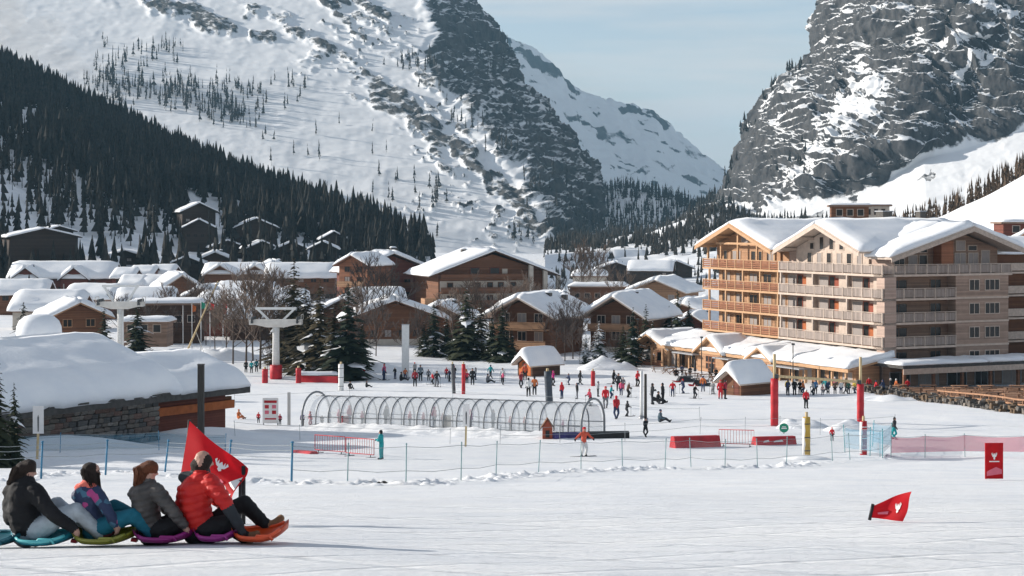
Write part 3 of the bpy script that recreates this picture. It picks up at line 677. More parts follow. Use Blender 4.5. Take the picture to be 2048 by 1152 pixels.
    # chimneys and plant boxes on the roofs
    for fr, u, o, z, w, hh in ((F1, 21.5, -9, -1.4, 1.6, 1.7), (F1, 18.6, -6.5, -1.2, 1.2, 1.6), (F1, 15.5, -12, 0.2, 1.5, 1.2), (F2, 16.7, -14, -1.6, 0.9, 3.0), (F2, 8.5, -13, -.6, 1.0, 1.0)):
        b = fr.part('chimney', M_MORTAR, h, (u - w/2, u + w/2, o - w/2, o + w/2, z - 1.5, z + hh)); 
        fr.part('chimney_cap', M_GREY, b, (u - w/2 - .12, u + w/2 + .12, o - w/2 - .12, o + w/2 + .12, z + hh, z + hh + .12))
    # wing behind to the right
    F2.part('rear_wing', M_BROWN, h, (19.5, 34, -12, -4.5, -20.2, -4.0)); b = MB()
    snow_slab(b, F2.p(19.2, -3.8, -4.0), F2.p(34, -3.8, -4.0), F2.p(34, -12, -2.2), F2.p(19.2, -12, -2.2), 0.6); b.build('snow', MS, h)
    for k, z in enumerate(SL[:4]):
        b = F2.part('balcony', M_PALEBEAM, h, (19.7, 34, -4.5, -3.2, z - 0.22, z)); F2.part('hand_rail', M_RAIL, b, (19.7, 34, -3.3, -3.2, z + .15, z + 1.1))
        F2.window(h, 20.0, 22.4, -4.5, z - 2.5, z - 0.5, M_GREYWOOD, M_GLASS, 1)
    return h
HOTEL = hotel()

def restaurant():
    """low wooden restaurant along the hotel's front, under a long snowy lean-to roof"""
    r = thing('restaurant', 'low honey wood restaurant with snow roof along the hotel front', 'restaurant', HB)
    zi, zo, oi, oo = -15.9, -17.1, -1.4, 5.2
    F1.part('wall', M_ORANGE, r, (0.3, 44, 0.2, 3.6, -20.2, -16.9))
    b = MB(); q = [F1.p(-0.5, oo, zo), F1.p(44.5, oo, zo), F1.p(44.5, oi, zi), F1.p(-0.5, oi, zi)]
    b.hexa([v - Vector((0, 0, .25)) for v in q] + q); roof = b.build('roof', M_BEAM, r)
    for k in range(4):
        sb = MB(); u0 = -0.6 + 11.3 * k; u1 = u0 + 11.4
        snow_slab(sb, F1.p(u0, oo + .15, zo), F1.p(u1, oo + .15, zo), F1.p(u1, oi, zi), F1.p(u0, oi, zi), 0.75, (1, k == 3 and 0, 0, 0), (8, 12), 31 + k, lump=.35); sb.build('snow', MS, roof)
    # fascia and awning boards
    F1.part('fascia', M_BEAM, roof, (-0.5, 44.5, oo + .02, oo + .12, zo - .45, zo - .05))
    for u0, u1 in ((24, 28), (33, 38.5), (8, 15)): 
        F1.part('awning', M_GREY, r, (u0, u1, oo - .2, oo + 1.1, zo - .75, zo - .6))
    # cross gables
    for pu, w, rise in ((30.2, 3.3, 1.9), (18.0, 2.6, 1.3)):
        g = MB(); g.poly([F1.p(pu - w, 4.2, -20.2), F1.p(pu - w, 4.2, zo - .2), F1.p(pu, 4.2, zo + rise - .3), F1.p(pu + w, 4.2, zo - .2), F1.p(pu + w, 4.2, -20.2)], F1.N * 1.0); g.build('gable_wall', M_ORANGE, r)
        for e in (-1, 1):
            s = MB(); a = [F1.p(pu + e * (w + .5), 5.8, zo - .35), F1.p(pu, 5.8, zo + rise), F1.p(pu, 0.5, zo + rise), F1.p(pu + e * (w + .5), 0.5, zo - .35)]
            s.hexa([v - Vector((0, 0, .22)) for v in a] + a); gr = s.build('gable_roof', M_BEAM, r)
            n = MB(); snow_slab(n, a[0], a[3], a[2], a[1], .5, (1, 0, 0, 1), (6, 6), int(pu) + e); n.build('snow', MS, gr)
        for i in range(3):
            for j in range(2):
                u = pu - 1.2 + 0.8 * i; F1.window(r, u, u + .7, 5.2, -18.6 - .95 * j, -17.75 - .95 * j, M_ORANGE2, M_GLASS, 0, .07)
    # glazed front between posts
    u = 0.8
    i = 0
    while u < 43:
        if not any(abs(u + 1.1 - g) < w + 1.2 for g, w in ((30.2, 3.3), (18.0, 2.6))):
            F1.window(r, u, u + 2.2, 3.6, -20.0, -17.6, M_BEAM, M_GLASS if i % 3 else M_CURTAIN, 1)
        F1.part('post', M_BEAM, r, (u - .35, u - .12, oo - .5, oo - .27, -20.2, zo - .3)); u += 2.75; i += 1
    return r
REST = restaurant()

def end_pavilion():
    p = F1.p(46.5, 4.5, -20.4) + HB
    r = thing('chalet_pavilion', 'small honey wood pavilion with porch at the far end of the restaurant', 'pavilion', p, math.radians(-52))
    b = MB(); b.poly([(-3.4, 0, 0), (3.4, 0, 0), (3.4, 0, 2.8), (0, 0, 4.4), (-3.4, 0, 2.8)], (0, 7, 0)); b.build('wall', M_ORANGE, r)
    for e in (-1, 1):
        s = MB(); a = [Vector((e * 4.4, -1.6, 2.55)), Vector((0, -1.6, 4.65)), Vector((0, 8, 4.65)), Vector((e * 4.4, 8, 2.55))]
        s.hexa([v - Vector((0, 0, .22)) for v in a] + a); gr = s.build('roof', M_BEAM, r)
        n = MB(); snow_slab(n, a[0], a[3], a[2], a[1], .75, (1, 1, 0, 1), (7, 8), 77 + e); n.build('snow', MS, gr)
    for x in (-3.2, 3.2, 1.0): b = MB(); b.box(x - .12, x + .12, -1.5, -1.26, 0, 2.8); b.build('post', M_BEAM, r)
    b = MB(); b.box(-2.4, -.4, -.08, 0.02, .2, 2.3); w = b.build('window', M_PALEBEAM, r); b = MB(); b.box(-2.25, -.55, -.11, -.085, .35, 2.15); b.build('pane', M_CURTAIN, w)
    b = MB(); b.box(.6, 1.9, -.08, 0.02, 0, 2.2); w = b.build('door', M_ORANGE2, r); b = MB(); b.box(.75, 1.75, -.11, -.085, .9, 2.05); b.build('pane', M_GLASS, w)
    b = MB(); b.box(-3.2, 3.2, -1.45, -1.35, .9, 1.0); b.box(-3.2, 3.2, -1.43, -1.37, .1, .75); b.build('porch_rail', M_ORANGE2, r)
end_pavilion()

def arcade():
    """shop arcade under the right wing"""
    a = thing('shop_arcade', 'shop arcade with dark flat canopy under the right hotel wing', 'arcade', HB)
    b = MB(); z = -16.55
    F2.box(b, -1.0, 38, -0.3, 5.2, z - .35, z); c = b.build('canopy', M_DARKROOF, a)
    for k in range(3):
        s = MB(); u0 = -1.1 + 12.7 * k; snow_slab(s, F2.p(u0, 5.1, z + .01), F2.p(u0 + 12.8, 5.1, z + .01), F2.p(u0 + 12.8, -.2, z + .01), F2.p(u0, -.2, z + .01), 0.42 + .05 * k, (1, k == 2, 1, k == 0), (6, 14), 60 + k, lump=.5); s.build('snow', MS, c)
    F2.part('fascia', M_RAIL, c, (-1.0, 38, 5.2, 5.3, z - 1.0, z - .36))
    F2.part('wall', M_GREYWOOD, a, (0.2, 38, -0.12, 1.2, -20.2, z - .36))
    for i in range(9):
        u = -0.6 + 4.2 * i; F2.part('pillar', M_BROWN, a, (u - .16, u + .16, 4.7, 5.02, -20.2, z - .36))
        F2.window(a, u + .7, u + 3.7, 1.2, -19.9, -17.6, M_GREY, (M_GLASS, M_CURTAIN, M_GLASS)[i % 3], 1 + i % 2, name='shop_window')
        if i % 2: F2.part('shop_sign', M_WHITE, a, (u + 1.0, u + 3.2, 1.2, 1.3, -17.5, -17.15))
arcade()
# ------------------------------------------------------------------ village
def row_z(row, d): return -(row - H0) / F * d
def chalet(label, px, row, d, W, D, H, rise, yaw=0.0, name='chalet', ridge='y', wall=None, roof=None, beam=None, snow=0.6, over=1.0, ofront=1.2, floors=(), nwin=0, winh=1.3, balc=(), balc_m=None, rail_m=None, gables=(), chim=(), group=None, cat='chalet', dropz=2.0, base=None, curtain=None, seed=None, win_rows=None, cols=None):
    wall = wall or M_BROWN; roof = roof or M_DARKWOOD; beam = beam or M_BROWN; balc_m = balc_m or M_BROWN
    seed = seed if seed is not None else int(px * 7 + row) % 997
    P = at(px, row, d); t = thing(name, label, cat, P, math.radians(yaw), group)
    w2 = W / 2
    if ridge == 'y':
        b = MB(); b.poly([(-w2, 0, -dropz), (w2, 0, -dropz), (w2, 0, H), (0, 0, H + rise * w2 / (w2 + over)), (-w2, 0, H)], (0, D, 0)); b.build('wall', wall, t)
        sides = [(-1, [(-w2 - over, -ofront, H - rise * over / w2 * .9), (-w2 - over, D + .6, H - rise * over / w2 * .9), (0, D + .6, H + rise), (0, -ofront, H + rise)]),
                 (1, [(w2 + over, D + .6, H - rise * over / w2 * .9), (w2 + over, -ofront, H - rise * over / w2 * .9), (0, -ofront, H + rise), (0, D + .6, H + rise)])]
    else:
        D2 = D / 2
        b = MB(); b.poly([(-w2, 0, -dropz), (-w2, 0, H), (-w2, D2, H + rise), (-w2, D, H), (-w2, D, -dropz)], (W, 0, 0)); b.build('wall', wall, t)
        sl = rise / D2; z = H - sl * ofront + .15
        sides = [(-1, [(-w2 - over, -ofront, z), (w2 + over, -ofront, z), (w2 + over, D2, H + rise + .15), (-w2 - over, D2, H + rise + .15)]),
                 (1, [(w2 + over, D + ofront, z), (-w2 - over, D + ofront, z), (-w2 - over, D2, H + rise + .15), (w2 + over, D2, H + rise + .15)])]
    for k, (e, q) in enumerate(sides):
        q = [Vector(v) for v in q]; b = MB(); b.hexa([v - Vector((0, 0, .22)) for v in q] + q); r = b.build('roof', beam, t)
        sb = MB(); snow_slab(sb, q[0], q[1], q[2], q[3], snow, (1, 1, 0, 1), (8, 10), seed + k); sb.build('snow', MS, r)
        if k == 0: roof0 = r
    for i, (gx, gw, gr) in enumerate(gables):          # cross gables on a long front
        b = MB(); b.poly([(gx - gw/2, -.9, -dropz), (gx + gw/2, -.9, -dropz), (gx + gw/2, -.9, H - .6), (gx, -.9, H + gr - .6), (gx - gw/2, -.9, H - .6)], (0, 1.4, 0)); b.build('gable_wall', wall, t)
        for e in (-1, 1):
            q = [Vector(v) for v in ((gx + e * (gw/2 + .5), -1.8, H - .85), (gx + e * (gw/2 + .5), D / 2, H - .85), (gx, D / 2, H + gr - .4), (gx, -1.8, H + gr - .4))]
            b = MB(); b.hexa([v - Vector((0, 0, .18)) for v in q] + q); r = b.build('gable_roof', beam, t)
            sb = MB(); snow_slab(sb, q[0], q[1], q[2], q[3], snow, (1, 0, 0, 1), (6, 6), seed + 5 + i + e); sb.build('snow', MS, r)
    # windows in rows
    def win(x, z, w, h, y=0.0, pane=None):
        b = MB(); f = .1
        for bx in ((x - w/2, x + w/2, y - .09, y, z, z + f), (x - w/2, x + w/2, y - .09, y, z + h - f, z + h), (x - w/2, x - w/2 + f, y - .09, y, z + f, z + h - f), (x + w/2 - f, x + w/2, y - .09, y, z + f, z + h - f), (x - .04, x + .04, y - .08, y, z + f, z + h - f)): b.box(*bx)
        o = b.build('window', beam, t); b = MB(); b.box(x - w/2 + f, x + w/2 - f, y - .05, y - .01, z + f, z + h - f); b.build('pane', pane or M_GLASS, o)
    for i, z in enumerate(floors):
        if nwin:
            for k in range(nwin):
                x = (k + .5) / nwin * (W - 1.2) - (W - 1.2) / 2
                win(x, z + .7, min(1.5, (W / nwin) * .5), winh, 0, M_CURTAIN if (k + i + seed) % 5 == 0 else None)
    for (x0, x1, z, dp) in balc:
        b = MB(); b.box(x0, x1, -dp, -.001, z - .2, z); o = b.build('balcony', balc_m, t)
        n = max(2, int((x1 - x0) / 2.2)); bb = MB(); bb.box(x0, x1, -dp - .02, -dp + .08, z + 1.0, z + 1.1); bb.build('hand_rail', balc_m, o)
        for k in range(n):
            xa = x0 + (x1 - x0) * k / n; xb = x0 + (x1 - x0) * (k + 1) / n
            bb = MB(); bb.box(xa + .1, xb - .02, -dp, -dp + .05, z + .08, z + .95); bb.build('rail_panel', rail_m or balc_m, o)
            bb = MB(); bb.box(xa - .02, xa + .1, -dp - .01, -dp + .09, z, z + 1.0); bb.build('rail_post', balc_m, o)
    for (x, y, z, w, h) in chim:
        b = MB(); b.box(x - w/2, x + w/2, y - w/2, y + w/2, z - 2, z + h); c = b.build('chimney', M_MORTAR, roof0)
        sb = MB(); snow_slab(sb, (x - w/2 - .1, y - w/2 - .1, z + h), (x + w/2 + .1, y - w/2 - .1, z + h), (x + w/2 + .1, y + w/2 + .1, z + h), (x - w/2 - .1, y + w/2 + .1, z + h), .35, (1, 1, 1, 1), (4, 4), seed); sb.build('snow_cap', MS, roof0)
    if cols:
        for (x, y, w, z0, z1) in cols:
            b = MB(); b.box(x - w/2, x + w/2, y - w/2, y + w/2, z0, z1); b.build('column', M_CREAM, t)
    if base:
        b = MB(); b.box(-w2 - .02, w2 + .02, -.04, .3, -dropz, base); b.build('base_wall', M_CREAM, t)
    return t
def flat_block(label, px, row, d, W, D, H, wall, yaw=0, snow=.6, nwin=0, rows=(), name='flat_building', cat='building', group=None, over=.5, dropz=2):
    t = thing(name, label, cat, at(px, row, d), math.radians(yaw), group); w2 = W / 2
    b = MB(); b.box(-w2, w2, 0, D, -dropz, H); b.build('wall', wall, t)
    b = MB(); b.box(-w2 - over, w2 + over, -over, D + over, H + .003, H + .3); r = b.build('roof', M_GREYWOOD, t)
    sb = MB(); z = H + .303; snow_slab(sb, (-w2 - over, -over, z), (w2 + over, -over, z), (w2 + over, D + over, z), (-w2 - over, D + over, z), snow, (1, 1, 1, 1), (7, 10), int(px)); sb.build('snow', MS, r)
    for z in rows:
        for k in range(nwin):
            x = (k + .5) / nwin * (W - 1) - (W - 1) / 2; ww = min(1.4, W / nwin * .55)
            b = MB(); b.box(x - ww/2, x + ww/2, -.08, 0, z, z + 1.3); o = b.build('window', M_PALEBEAM, t); b = MB(); b.box(x - ww/2 + .1, x + ww/2 - .1, -.1, -.081, z + .1, z + 1.2); b.build('pane', M_GLASS, o)
    return t

# the big chalet hotel in the middle: shaded gable to the right, white pillars along its gallery
c = chalet('huge brown chalet with wide snowy roof and white pillars in mid village', 985, 640, 372, 24.5, 21, 10.6, 4.6, 17, wall=M_BROWN, beam=M_DARKWOOD, snow=.8, over=2.6, ofront=2.2, cat='chalet', dropz=1,
    balc=((-12, 7, 6.2, 1.6), (-12, 7, 3.4, 1.6), (-12, 7, 9.1, 1.3)), balc_m=M_BROWN, cols=((8.3, -1.6, .9, 0, 12.0), (11.6, -1.6, .9, 0, 10.9), (14.6, -1.6, .9, 0, 9.8)), chim=((-3, 13, 14, 1.1, 1.3),))
for z in (3.5, 6.3):
    b = MB(); b.box(-11.9, 7.2, -.05, -.005, z, z + 2.3); b.build('wall_band', M_CREAM, c)
    for k, x in enumerate((-9.6, -3.4, -.6, 1.9, 4.7)):
        b = MB(); b.box(x - .7, x + .7, -.12, -.06, z + .1, z + 2.0); o = b.build('window', M_BROWN, c); b = MB(); b.box(x - .55, x + .55, -.14, -.121, z + .2, z + 1.85); b.build('pane', M_GLASS, o)
for x in (-4, .5):
    b = MB(); b.box(x - 1.2, x + 1.2, -.1, 0, 9.3, 11.6); o = b.build('window', M_REDBROWN, c); b = MB(); b.box(x - 1, x + 1, -.12, -.101, 9.5, 11.4); b.build('pane', M_GLASS, o)
b = MB(); b.box(2.2, 3.4, -.1, 0, 9.4, 11.2); b.build('door', M_CREAM, c)
# end of its left balcony, sunlight put into the honey colour
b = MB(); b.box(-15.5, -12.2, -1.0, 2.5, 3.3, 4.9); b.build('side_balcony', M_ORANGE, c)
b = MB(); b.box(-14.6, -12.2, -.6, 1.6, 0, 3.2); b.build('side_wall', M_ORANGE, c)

chalet('brown chalet with thick snow roof left behind the huge chalet', 785, 605, 395, 19, 15, 7.5, 3.9, 20, wall=M_REDBROWN, beam=M_DARKWOOD, snow=.9, over=1.6, ofront=1.5, floors=(.4, 3.4), nwin=5, balc=((-9, 9, 3.6, 1.3),), chim=((-2, 6, 10.5, 1.6, 1.2), (3, 10, 11.2, 1.3, 1.4)))
chalet('narrow orange timber chalet end wall at the left of the village middle', 707, 600, 385, 8.0, 9, 8.2, 2.0, -30, wall=M_ORANGE2, beam=M_BROWN, snow=.8, over=1.0, floors=(.5, 3.3, 5.6), nwin=2, balc=((-3.8, 3.8, 3.2, 1.2),), balc_m=M_ORANGE)
# chalets behind the snow garden, turned to the sun
chalet('orange balconied chalet behind the snow hut with snowy gable', 1044, 726, 262, 9.6, 13, 7.7, 2.5, -24, wall=M_BROWN, beam=M_PALEBEAM, snow=.8, over=1.5, ofront=2.0, base=1.6,
    floors=(2.7, 5.5), nwin=3, winh=1.5, balc=((-4.8, 4.6, 5.3, 1.7), (-4.8, 4.6, 2.4, 1.7)), balc_m=M_ORANGE, chim=((1.5, 7, 9.6, .9, 1.0), (3, 10, 9.0, .8, 1.2)))
chalet('brown chalet with snowy gable left of the hotel restaurant', 1232, 722, 268, 8.6, 15, 7.6, 2.7, -24, wall=M_BROWN, beam=M_PALEBEAM, snow=.85, over=1.6, ofront=2.0, base=2.2,
    floors=(2.6, 5.0), nwin=3, winh=1.5, balc=((-4.2, 4.0, 4.9, 1.6),), balc_m=M_ORANGE, chim=((1.0, 6, 9.8, .9, .9),))
chalet('long low chalet with wide snow roof behind the white pylon', 790, 690, 285, 15.5, 10, 4.6, 2.9, 8, wall=M_BROWN, beam=M_BROWN, snow=.8, over=1.5, ofront=1.6, floors=(.6,), nwin=6, base=1.0)
flat_block('low flat brown building with snow lid between the two chalets', 1195, 612, 400, 13, 9, 4.3, M_BROWN, -6, .8, 5, (1.8,))
flat_block('pale flat block under deep snow above the flat brown building', 1178, 592, 470, 9, 9, 5.2, M_CREAM, -6, 1.8, 2, (2.8,))
chalet('honey gabled chalet under broad snow roof beside the hotel', 1312, 612, 385, 12, 14, 3.6, 2.4, -22, wall=M_ORANGE, beam=M_PALEBEAM, snow=.9, over=1.4, floors=(.6,), nwin=3)
chalet('white snow covered roof between hotel and brown chalet', 1368, 660, 330, 12, 10, 3.0, 2.2, -30, wall=M_BROWN, beam=M_PALEBEAM, snow=1.3, over=1.2)

# left of the village, in the sun
c = chalet('red brown row house with two snowy gables at the left edge', 122, 592, 440, 26.5, 11, 5.0, 3.0, 2, name='row_house', ridge='x', wall=M_REDBROWN, beam=M_DARKWOOD, snow=1.0, over=.6, gables=((-8.8, 7.4, 2.7), (3.6, 7.0, 2.7)), floors=(.3,), nwin=7, cat='house')
for k, x in enumerate((-11.5, -6.5, -1.3, 1.0, 7.8)):
    b = MB(); b.box(x - .12, x + .12, -1.4, -1.16, -1, 3.2); b.build('post', M_CREAM, c)
b = MB(); b.box(-13, 13, -2.2, -.9, 1.0, 1.15); b.build('balcony', M_CREAM, c)
chalet('small snow roofed lodge at the very left edge behind the row house', -12, 560, 470, 11, 8, 3, 2.2, 0, ridge='x', wall=M_REDBROWN, snow=1.0)
for lab, px, row, d, W, H, rise, rg in (('first little snow roof right of the red row house', 246, 578, 415, 5.4, 3.0, 1.4, 'x'), ('second little snow roof right of the red row house', 283, 572, 425, 6.0, 3.1, 1.2, 'x'),
        ('third little snow roof right of the red row house', 322, 572, 430, 6.4, 3.3, 1.3, 'x'), ('lower left cabin roof of the little row', 262, 598, 395, 5.6, 3.2, 1.6, 'x'), ('lower middle cabin roof of the little row', 306, 600, 395, 5.8, 3.4, 1.6, 'x')):
    chalet(lab, px, row, d, W, 6.5, H, rise, -4, name='cabin', ridge=rg, wall=M_REDBROWN, beam=M_DARKWOOD, snow=.8, over=.4, group='cabins right of the red row house', cat='cabin', floors=(.4,), nwin=2)
chalet('snow roofed cabin with slanting roof at the end of the little row', 362, 606, 385, 8.0, 8, 3.8, 2.6, 28, wall=M_BROWN, beam=M_PALEBEAM, snow=.9, over=.9, floors=(.6,), nwin=2, name='cabin', cat='cabin')
chalet('wide dark lodge with twin snowy gables beyond the bare birches', 476, 568, 440, 17.5, 9, 3.0, 1.7, 0, name='lodge', ridge='x', wall=M_BROWN, beam=M_PALEBEAM, snow=.8, over=.6, gables=((-4.4, 8, 2.3), (4.6, 7.6, 2.2)), floors=(.2,), nwin=6, cat='lodge')
chalet('long snow roof between bare birches and spruces', 602, 572, 430, 17, 9, 2.5, 2.3, 4, name='lodge', ridge='x', wall=M_BROWN, snow=1.1, over=.8, floors=(.2,), nwin=5, cat='lodge')
chalet('snowy roof above the chairlift pylon', 484, 616, 350, 11.5, 9, 2.2, 1.9, -6, ridge='x', wall=M_BROWN, snow=1.3, over=.8, name='lodge', cat='lodge', floors=(0.1,), nwin=4)
chalet('white snow roof below the chairlift pylon by the conifers', 560, 640, 320, 10, 9, 2.2, 2.4, 10, ridge='x', wall=M_BROWN, snow=1.3, over=.8, name='lodge', cat='lodge')
chalet('low snow roof left below the red row house', 92, 640, 330, 13, 9, 2.2, 2.2, 0, ridge='x', wall=M_CREAM, snow=1.4, over=.8, name='lodge', cat='lodge')
chalet('snow topped brown gable house left of the rear chairlift pylon', 158, 668, 268, 8.4, 9, 3.0, 2.0, 26, wall=M_BROWN, beam=M_ORANGE, snow=.8, over=1.2, floors=(.4,), nwin=2)
flat_block('dark low lift station with thin snow behind the flag poles', 330, 664, 290, 12, 9, 4.6, M_DARKWOOD, 6, .6, 5, (1.6,), name='lift_station', cat='station')
flat_block('grey service shed right of the rear chairlift pylon', 288, 668, 262, 7, 5, 1.6, M_GREYWOOD, 0, .7, 3, (.2,), name='service_shed', cat='shed')
# dark houses in the shade of the hillside
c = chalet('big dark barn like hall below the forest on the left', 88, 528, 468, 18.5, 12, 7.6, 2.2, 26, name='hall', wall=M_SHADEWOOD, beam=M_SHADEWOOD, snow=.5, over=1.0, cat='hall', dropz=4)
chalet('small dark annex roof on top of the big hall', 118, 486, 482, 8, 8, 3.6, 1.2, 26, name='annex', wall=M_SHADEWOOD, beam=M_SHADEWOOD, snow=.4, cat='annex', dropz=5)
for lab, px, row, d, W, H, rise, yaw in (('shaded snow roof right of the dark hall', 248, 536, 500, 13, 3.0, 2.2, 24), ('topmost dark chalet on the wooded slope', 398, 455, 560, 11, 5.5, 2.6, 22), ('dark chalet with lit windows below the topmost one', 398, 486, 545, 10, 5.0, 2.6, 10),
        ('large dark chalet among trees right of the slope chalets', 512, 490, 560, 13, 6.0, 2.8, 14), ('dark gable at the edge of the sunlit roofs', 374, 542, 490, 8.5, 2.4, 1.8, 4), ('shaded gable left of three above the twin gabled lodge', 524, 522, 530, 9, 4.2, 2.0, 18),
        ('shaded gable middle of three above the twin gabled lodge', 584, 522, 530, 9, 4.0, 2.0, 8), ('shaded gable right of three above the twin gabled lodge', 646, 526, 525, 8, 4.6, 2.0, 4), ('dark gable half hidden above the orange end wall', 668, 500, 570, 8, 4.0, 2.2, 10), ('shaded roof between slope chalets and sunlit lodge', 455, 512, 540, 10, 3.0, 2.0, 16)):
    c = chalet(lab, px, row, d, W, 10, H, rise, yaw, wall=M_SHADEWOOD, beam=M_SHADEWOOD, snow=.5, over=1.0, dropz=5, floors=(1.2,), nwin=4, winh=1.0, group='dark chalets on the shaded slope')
# far roofs down the valley
k = 0
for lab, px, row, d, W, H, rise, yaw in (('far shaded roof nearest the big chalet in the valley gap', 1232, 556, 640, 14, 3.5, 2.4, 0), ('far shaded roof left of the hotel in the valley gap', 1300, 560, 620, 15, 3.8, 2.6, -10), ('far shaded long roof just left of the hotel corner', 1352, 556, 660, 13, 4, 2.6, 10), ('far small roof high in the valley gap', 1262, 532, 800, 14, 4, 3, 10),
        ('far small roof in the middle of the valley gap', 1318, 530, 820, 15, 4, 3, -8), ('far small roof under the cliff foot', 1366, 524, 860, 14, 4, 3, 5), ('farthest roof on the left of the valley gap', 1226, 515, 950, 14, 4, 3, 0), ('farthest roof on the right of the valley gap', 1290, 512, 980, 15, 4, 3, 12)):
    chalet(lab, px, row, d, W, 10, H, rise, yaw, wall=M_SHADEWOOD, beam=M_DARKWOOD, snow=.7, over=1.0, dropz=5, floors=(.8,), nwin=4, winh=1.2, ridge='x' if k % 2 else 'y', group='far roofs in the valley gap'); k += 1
# buildings above the hotel roof
t = flat_block('flat brown house with dark glazing above the hotel roof', 1700, 436, 300, 6.5, 6, 2.0, M_BROWN, -8, .35, 3, (.3,), dropz=6)
flat_block('cream concrete house peeping over the hotel roof', 1752, 436, 320, 5.0, 6, 2.2, M_CREAM, -8, .15, 3, (.5,), dropz=6)
flat_block('dark red brown house corner at the right edge above the hotel', 2052, 470, 300, 8, 6, 2.0, M_REDBROWN, 0, .5, 2, (.4,), dropz=8)
chalet('snow roof with timber corner at the right edge below the brown house', 2060, 520, 270, 5, 8, 3, 1.6, -30, wall=M_BROWN, beam=M_ORANGE, snow=.8, dropz=6)

# more roofs packed between the others
for lab, px, row, d, W, H, rise, yaw, rg in (('snowy gable right of the twin gabled lodge', 548, 566, 470, 10, 3.4, 2.4, 14, 'y'), ('low snow roof left of the front chairlift pylon', 440, 640, 310, 9, 2.4, 1.9, -12, 'x'), ('snow roof under the bare birches', 512, 662, 300, 9, 2.6, 2.0, 8, 'x'), ('snow roof left of the long low chalet', 690, 652, 320, 8.5, 3.0, 2.2, -14, 'y'),
        ('snowy gable between lift station and lodge', 402, 626, 350, 8, 3.0, 2.2, -18, 'y'), ('snow roof just right of the rear chairlift pylon', 290, 634, 340, 10, 3.0, 2.0, 6, 'x'), ('snow roof behind the low snow roof at far left', 40, 612, 390, 11, 3.0, 2.2, 4, 'x'), ('snow roof above the gable house at left', 178, 622, 370, 10, 3.0, 2.0, -6, 'x'),
        ('low chalet roof right of the orange end wall', 760, 640, 330, 9, 3.2, 2.2, 12, 'x'), ('snow roof between the huge chalet and orange chalet', 880, 668, 300, 9, 3.0, 2.2, -10, 'y'), ('snow roof peeping over the orange balconied chalet', 1120, 650, 320, 9, 3.4, 2.2, 8, 'y'), ('snow roof right of the brown chalet near the hotel', 1310, 690, 300, 9, 3.0, 2.2, -16, 'y'), ('white roof behind the pavilion', 1385, 690, 300, 8, 3.0, 2.4, -24, 'y'),
        ('snow roof left beneath the dark hall', 20, 545, 500, 13, 2.6, 2.0, 0, 'x'), ('snow roof right beneath the dark hall', 190, 548, 490, 12, 2.4, 1.8, 6, 'x'), ('snow roof left of the shaded gables', 430, 540, 500, 10, 3.0, 2.2, 10, 'y')):
    chalet(lab, px, row, d, W, 9, H, rise, yaw, wall=RND.choice((M_BROWN, M_REDBROWN, M_DARKWOOD)), beam=RND.choice((M_DARKWOOD, M_PALEBEAM, M_BROWN)), snow=.9, over=1.0, ridge=rg, floors=(.5,), nwin=3, dropz=3, balc=((-W/2 + .3, W/2 - .3, 1.5, 1.0),) if rg == 'y' else (), group='snow roofs packed through the village', chim=((W * .18, 4.5, H + rise * .75, .8, 1.1),))
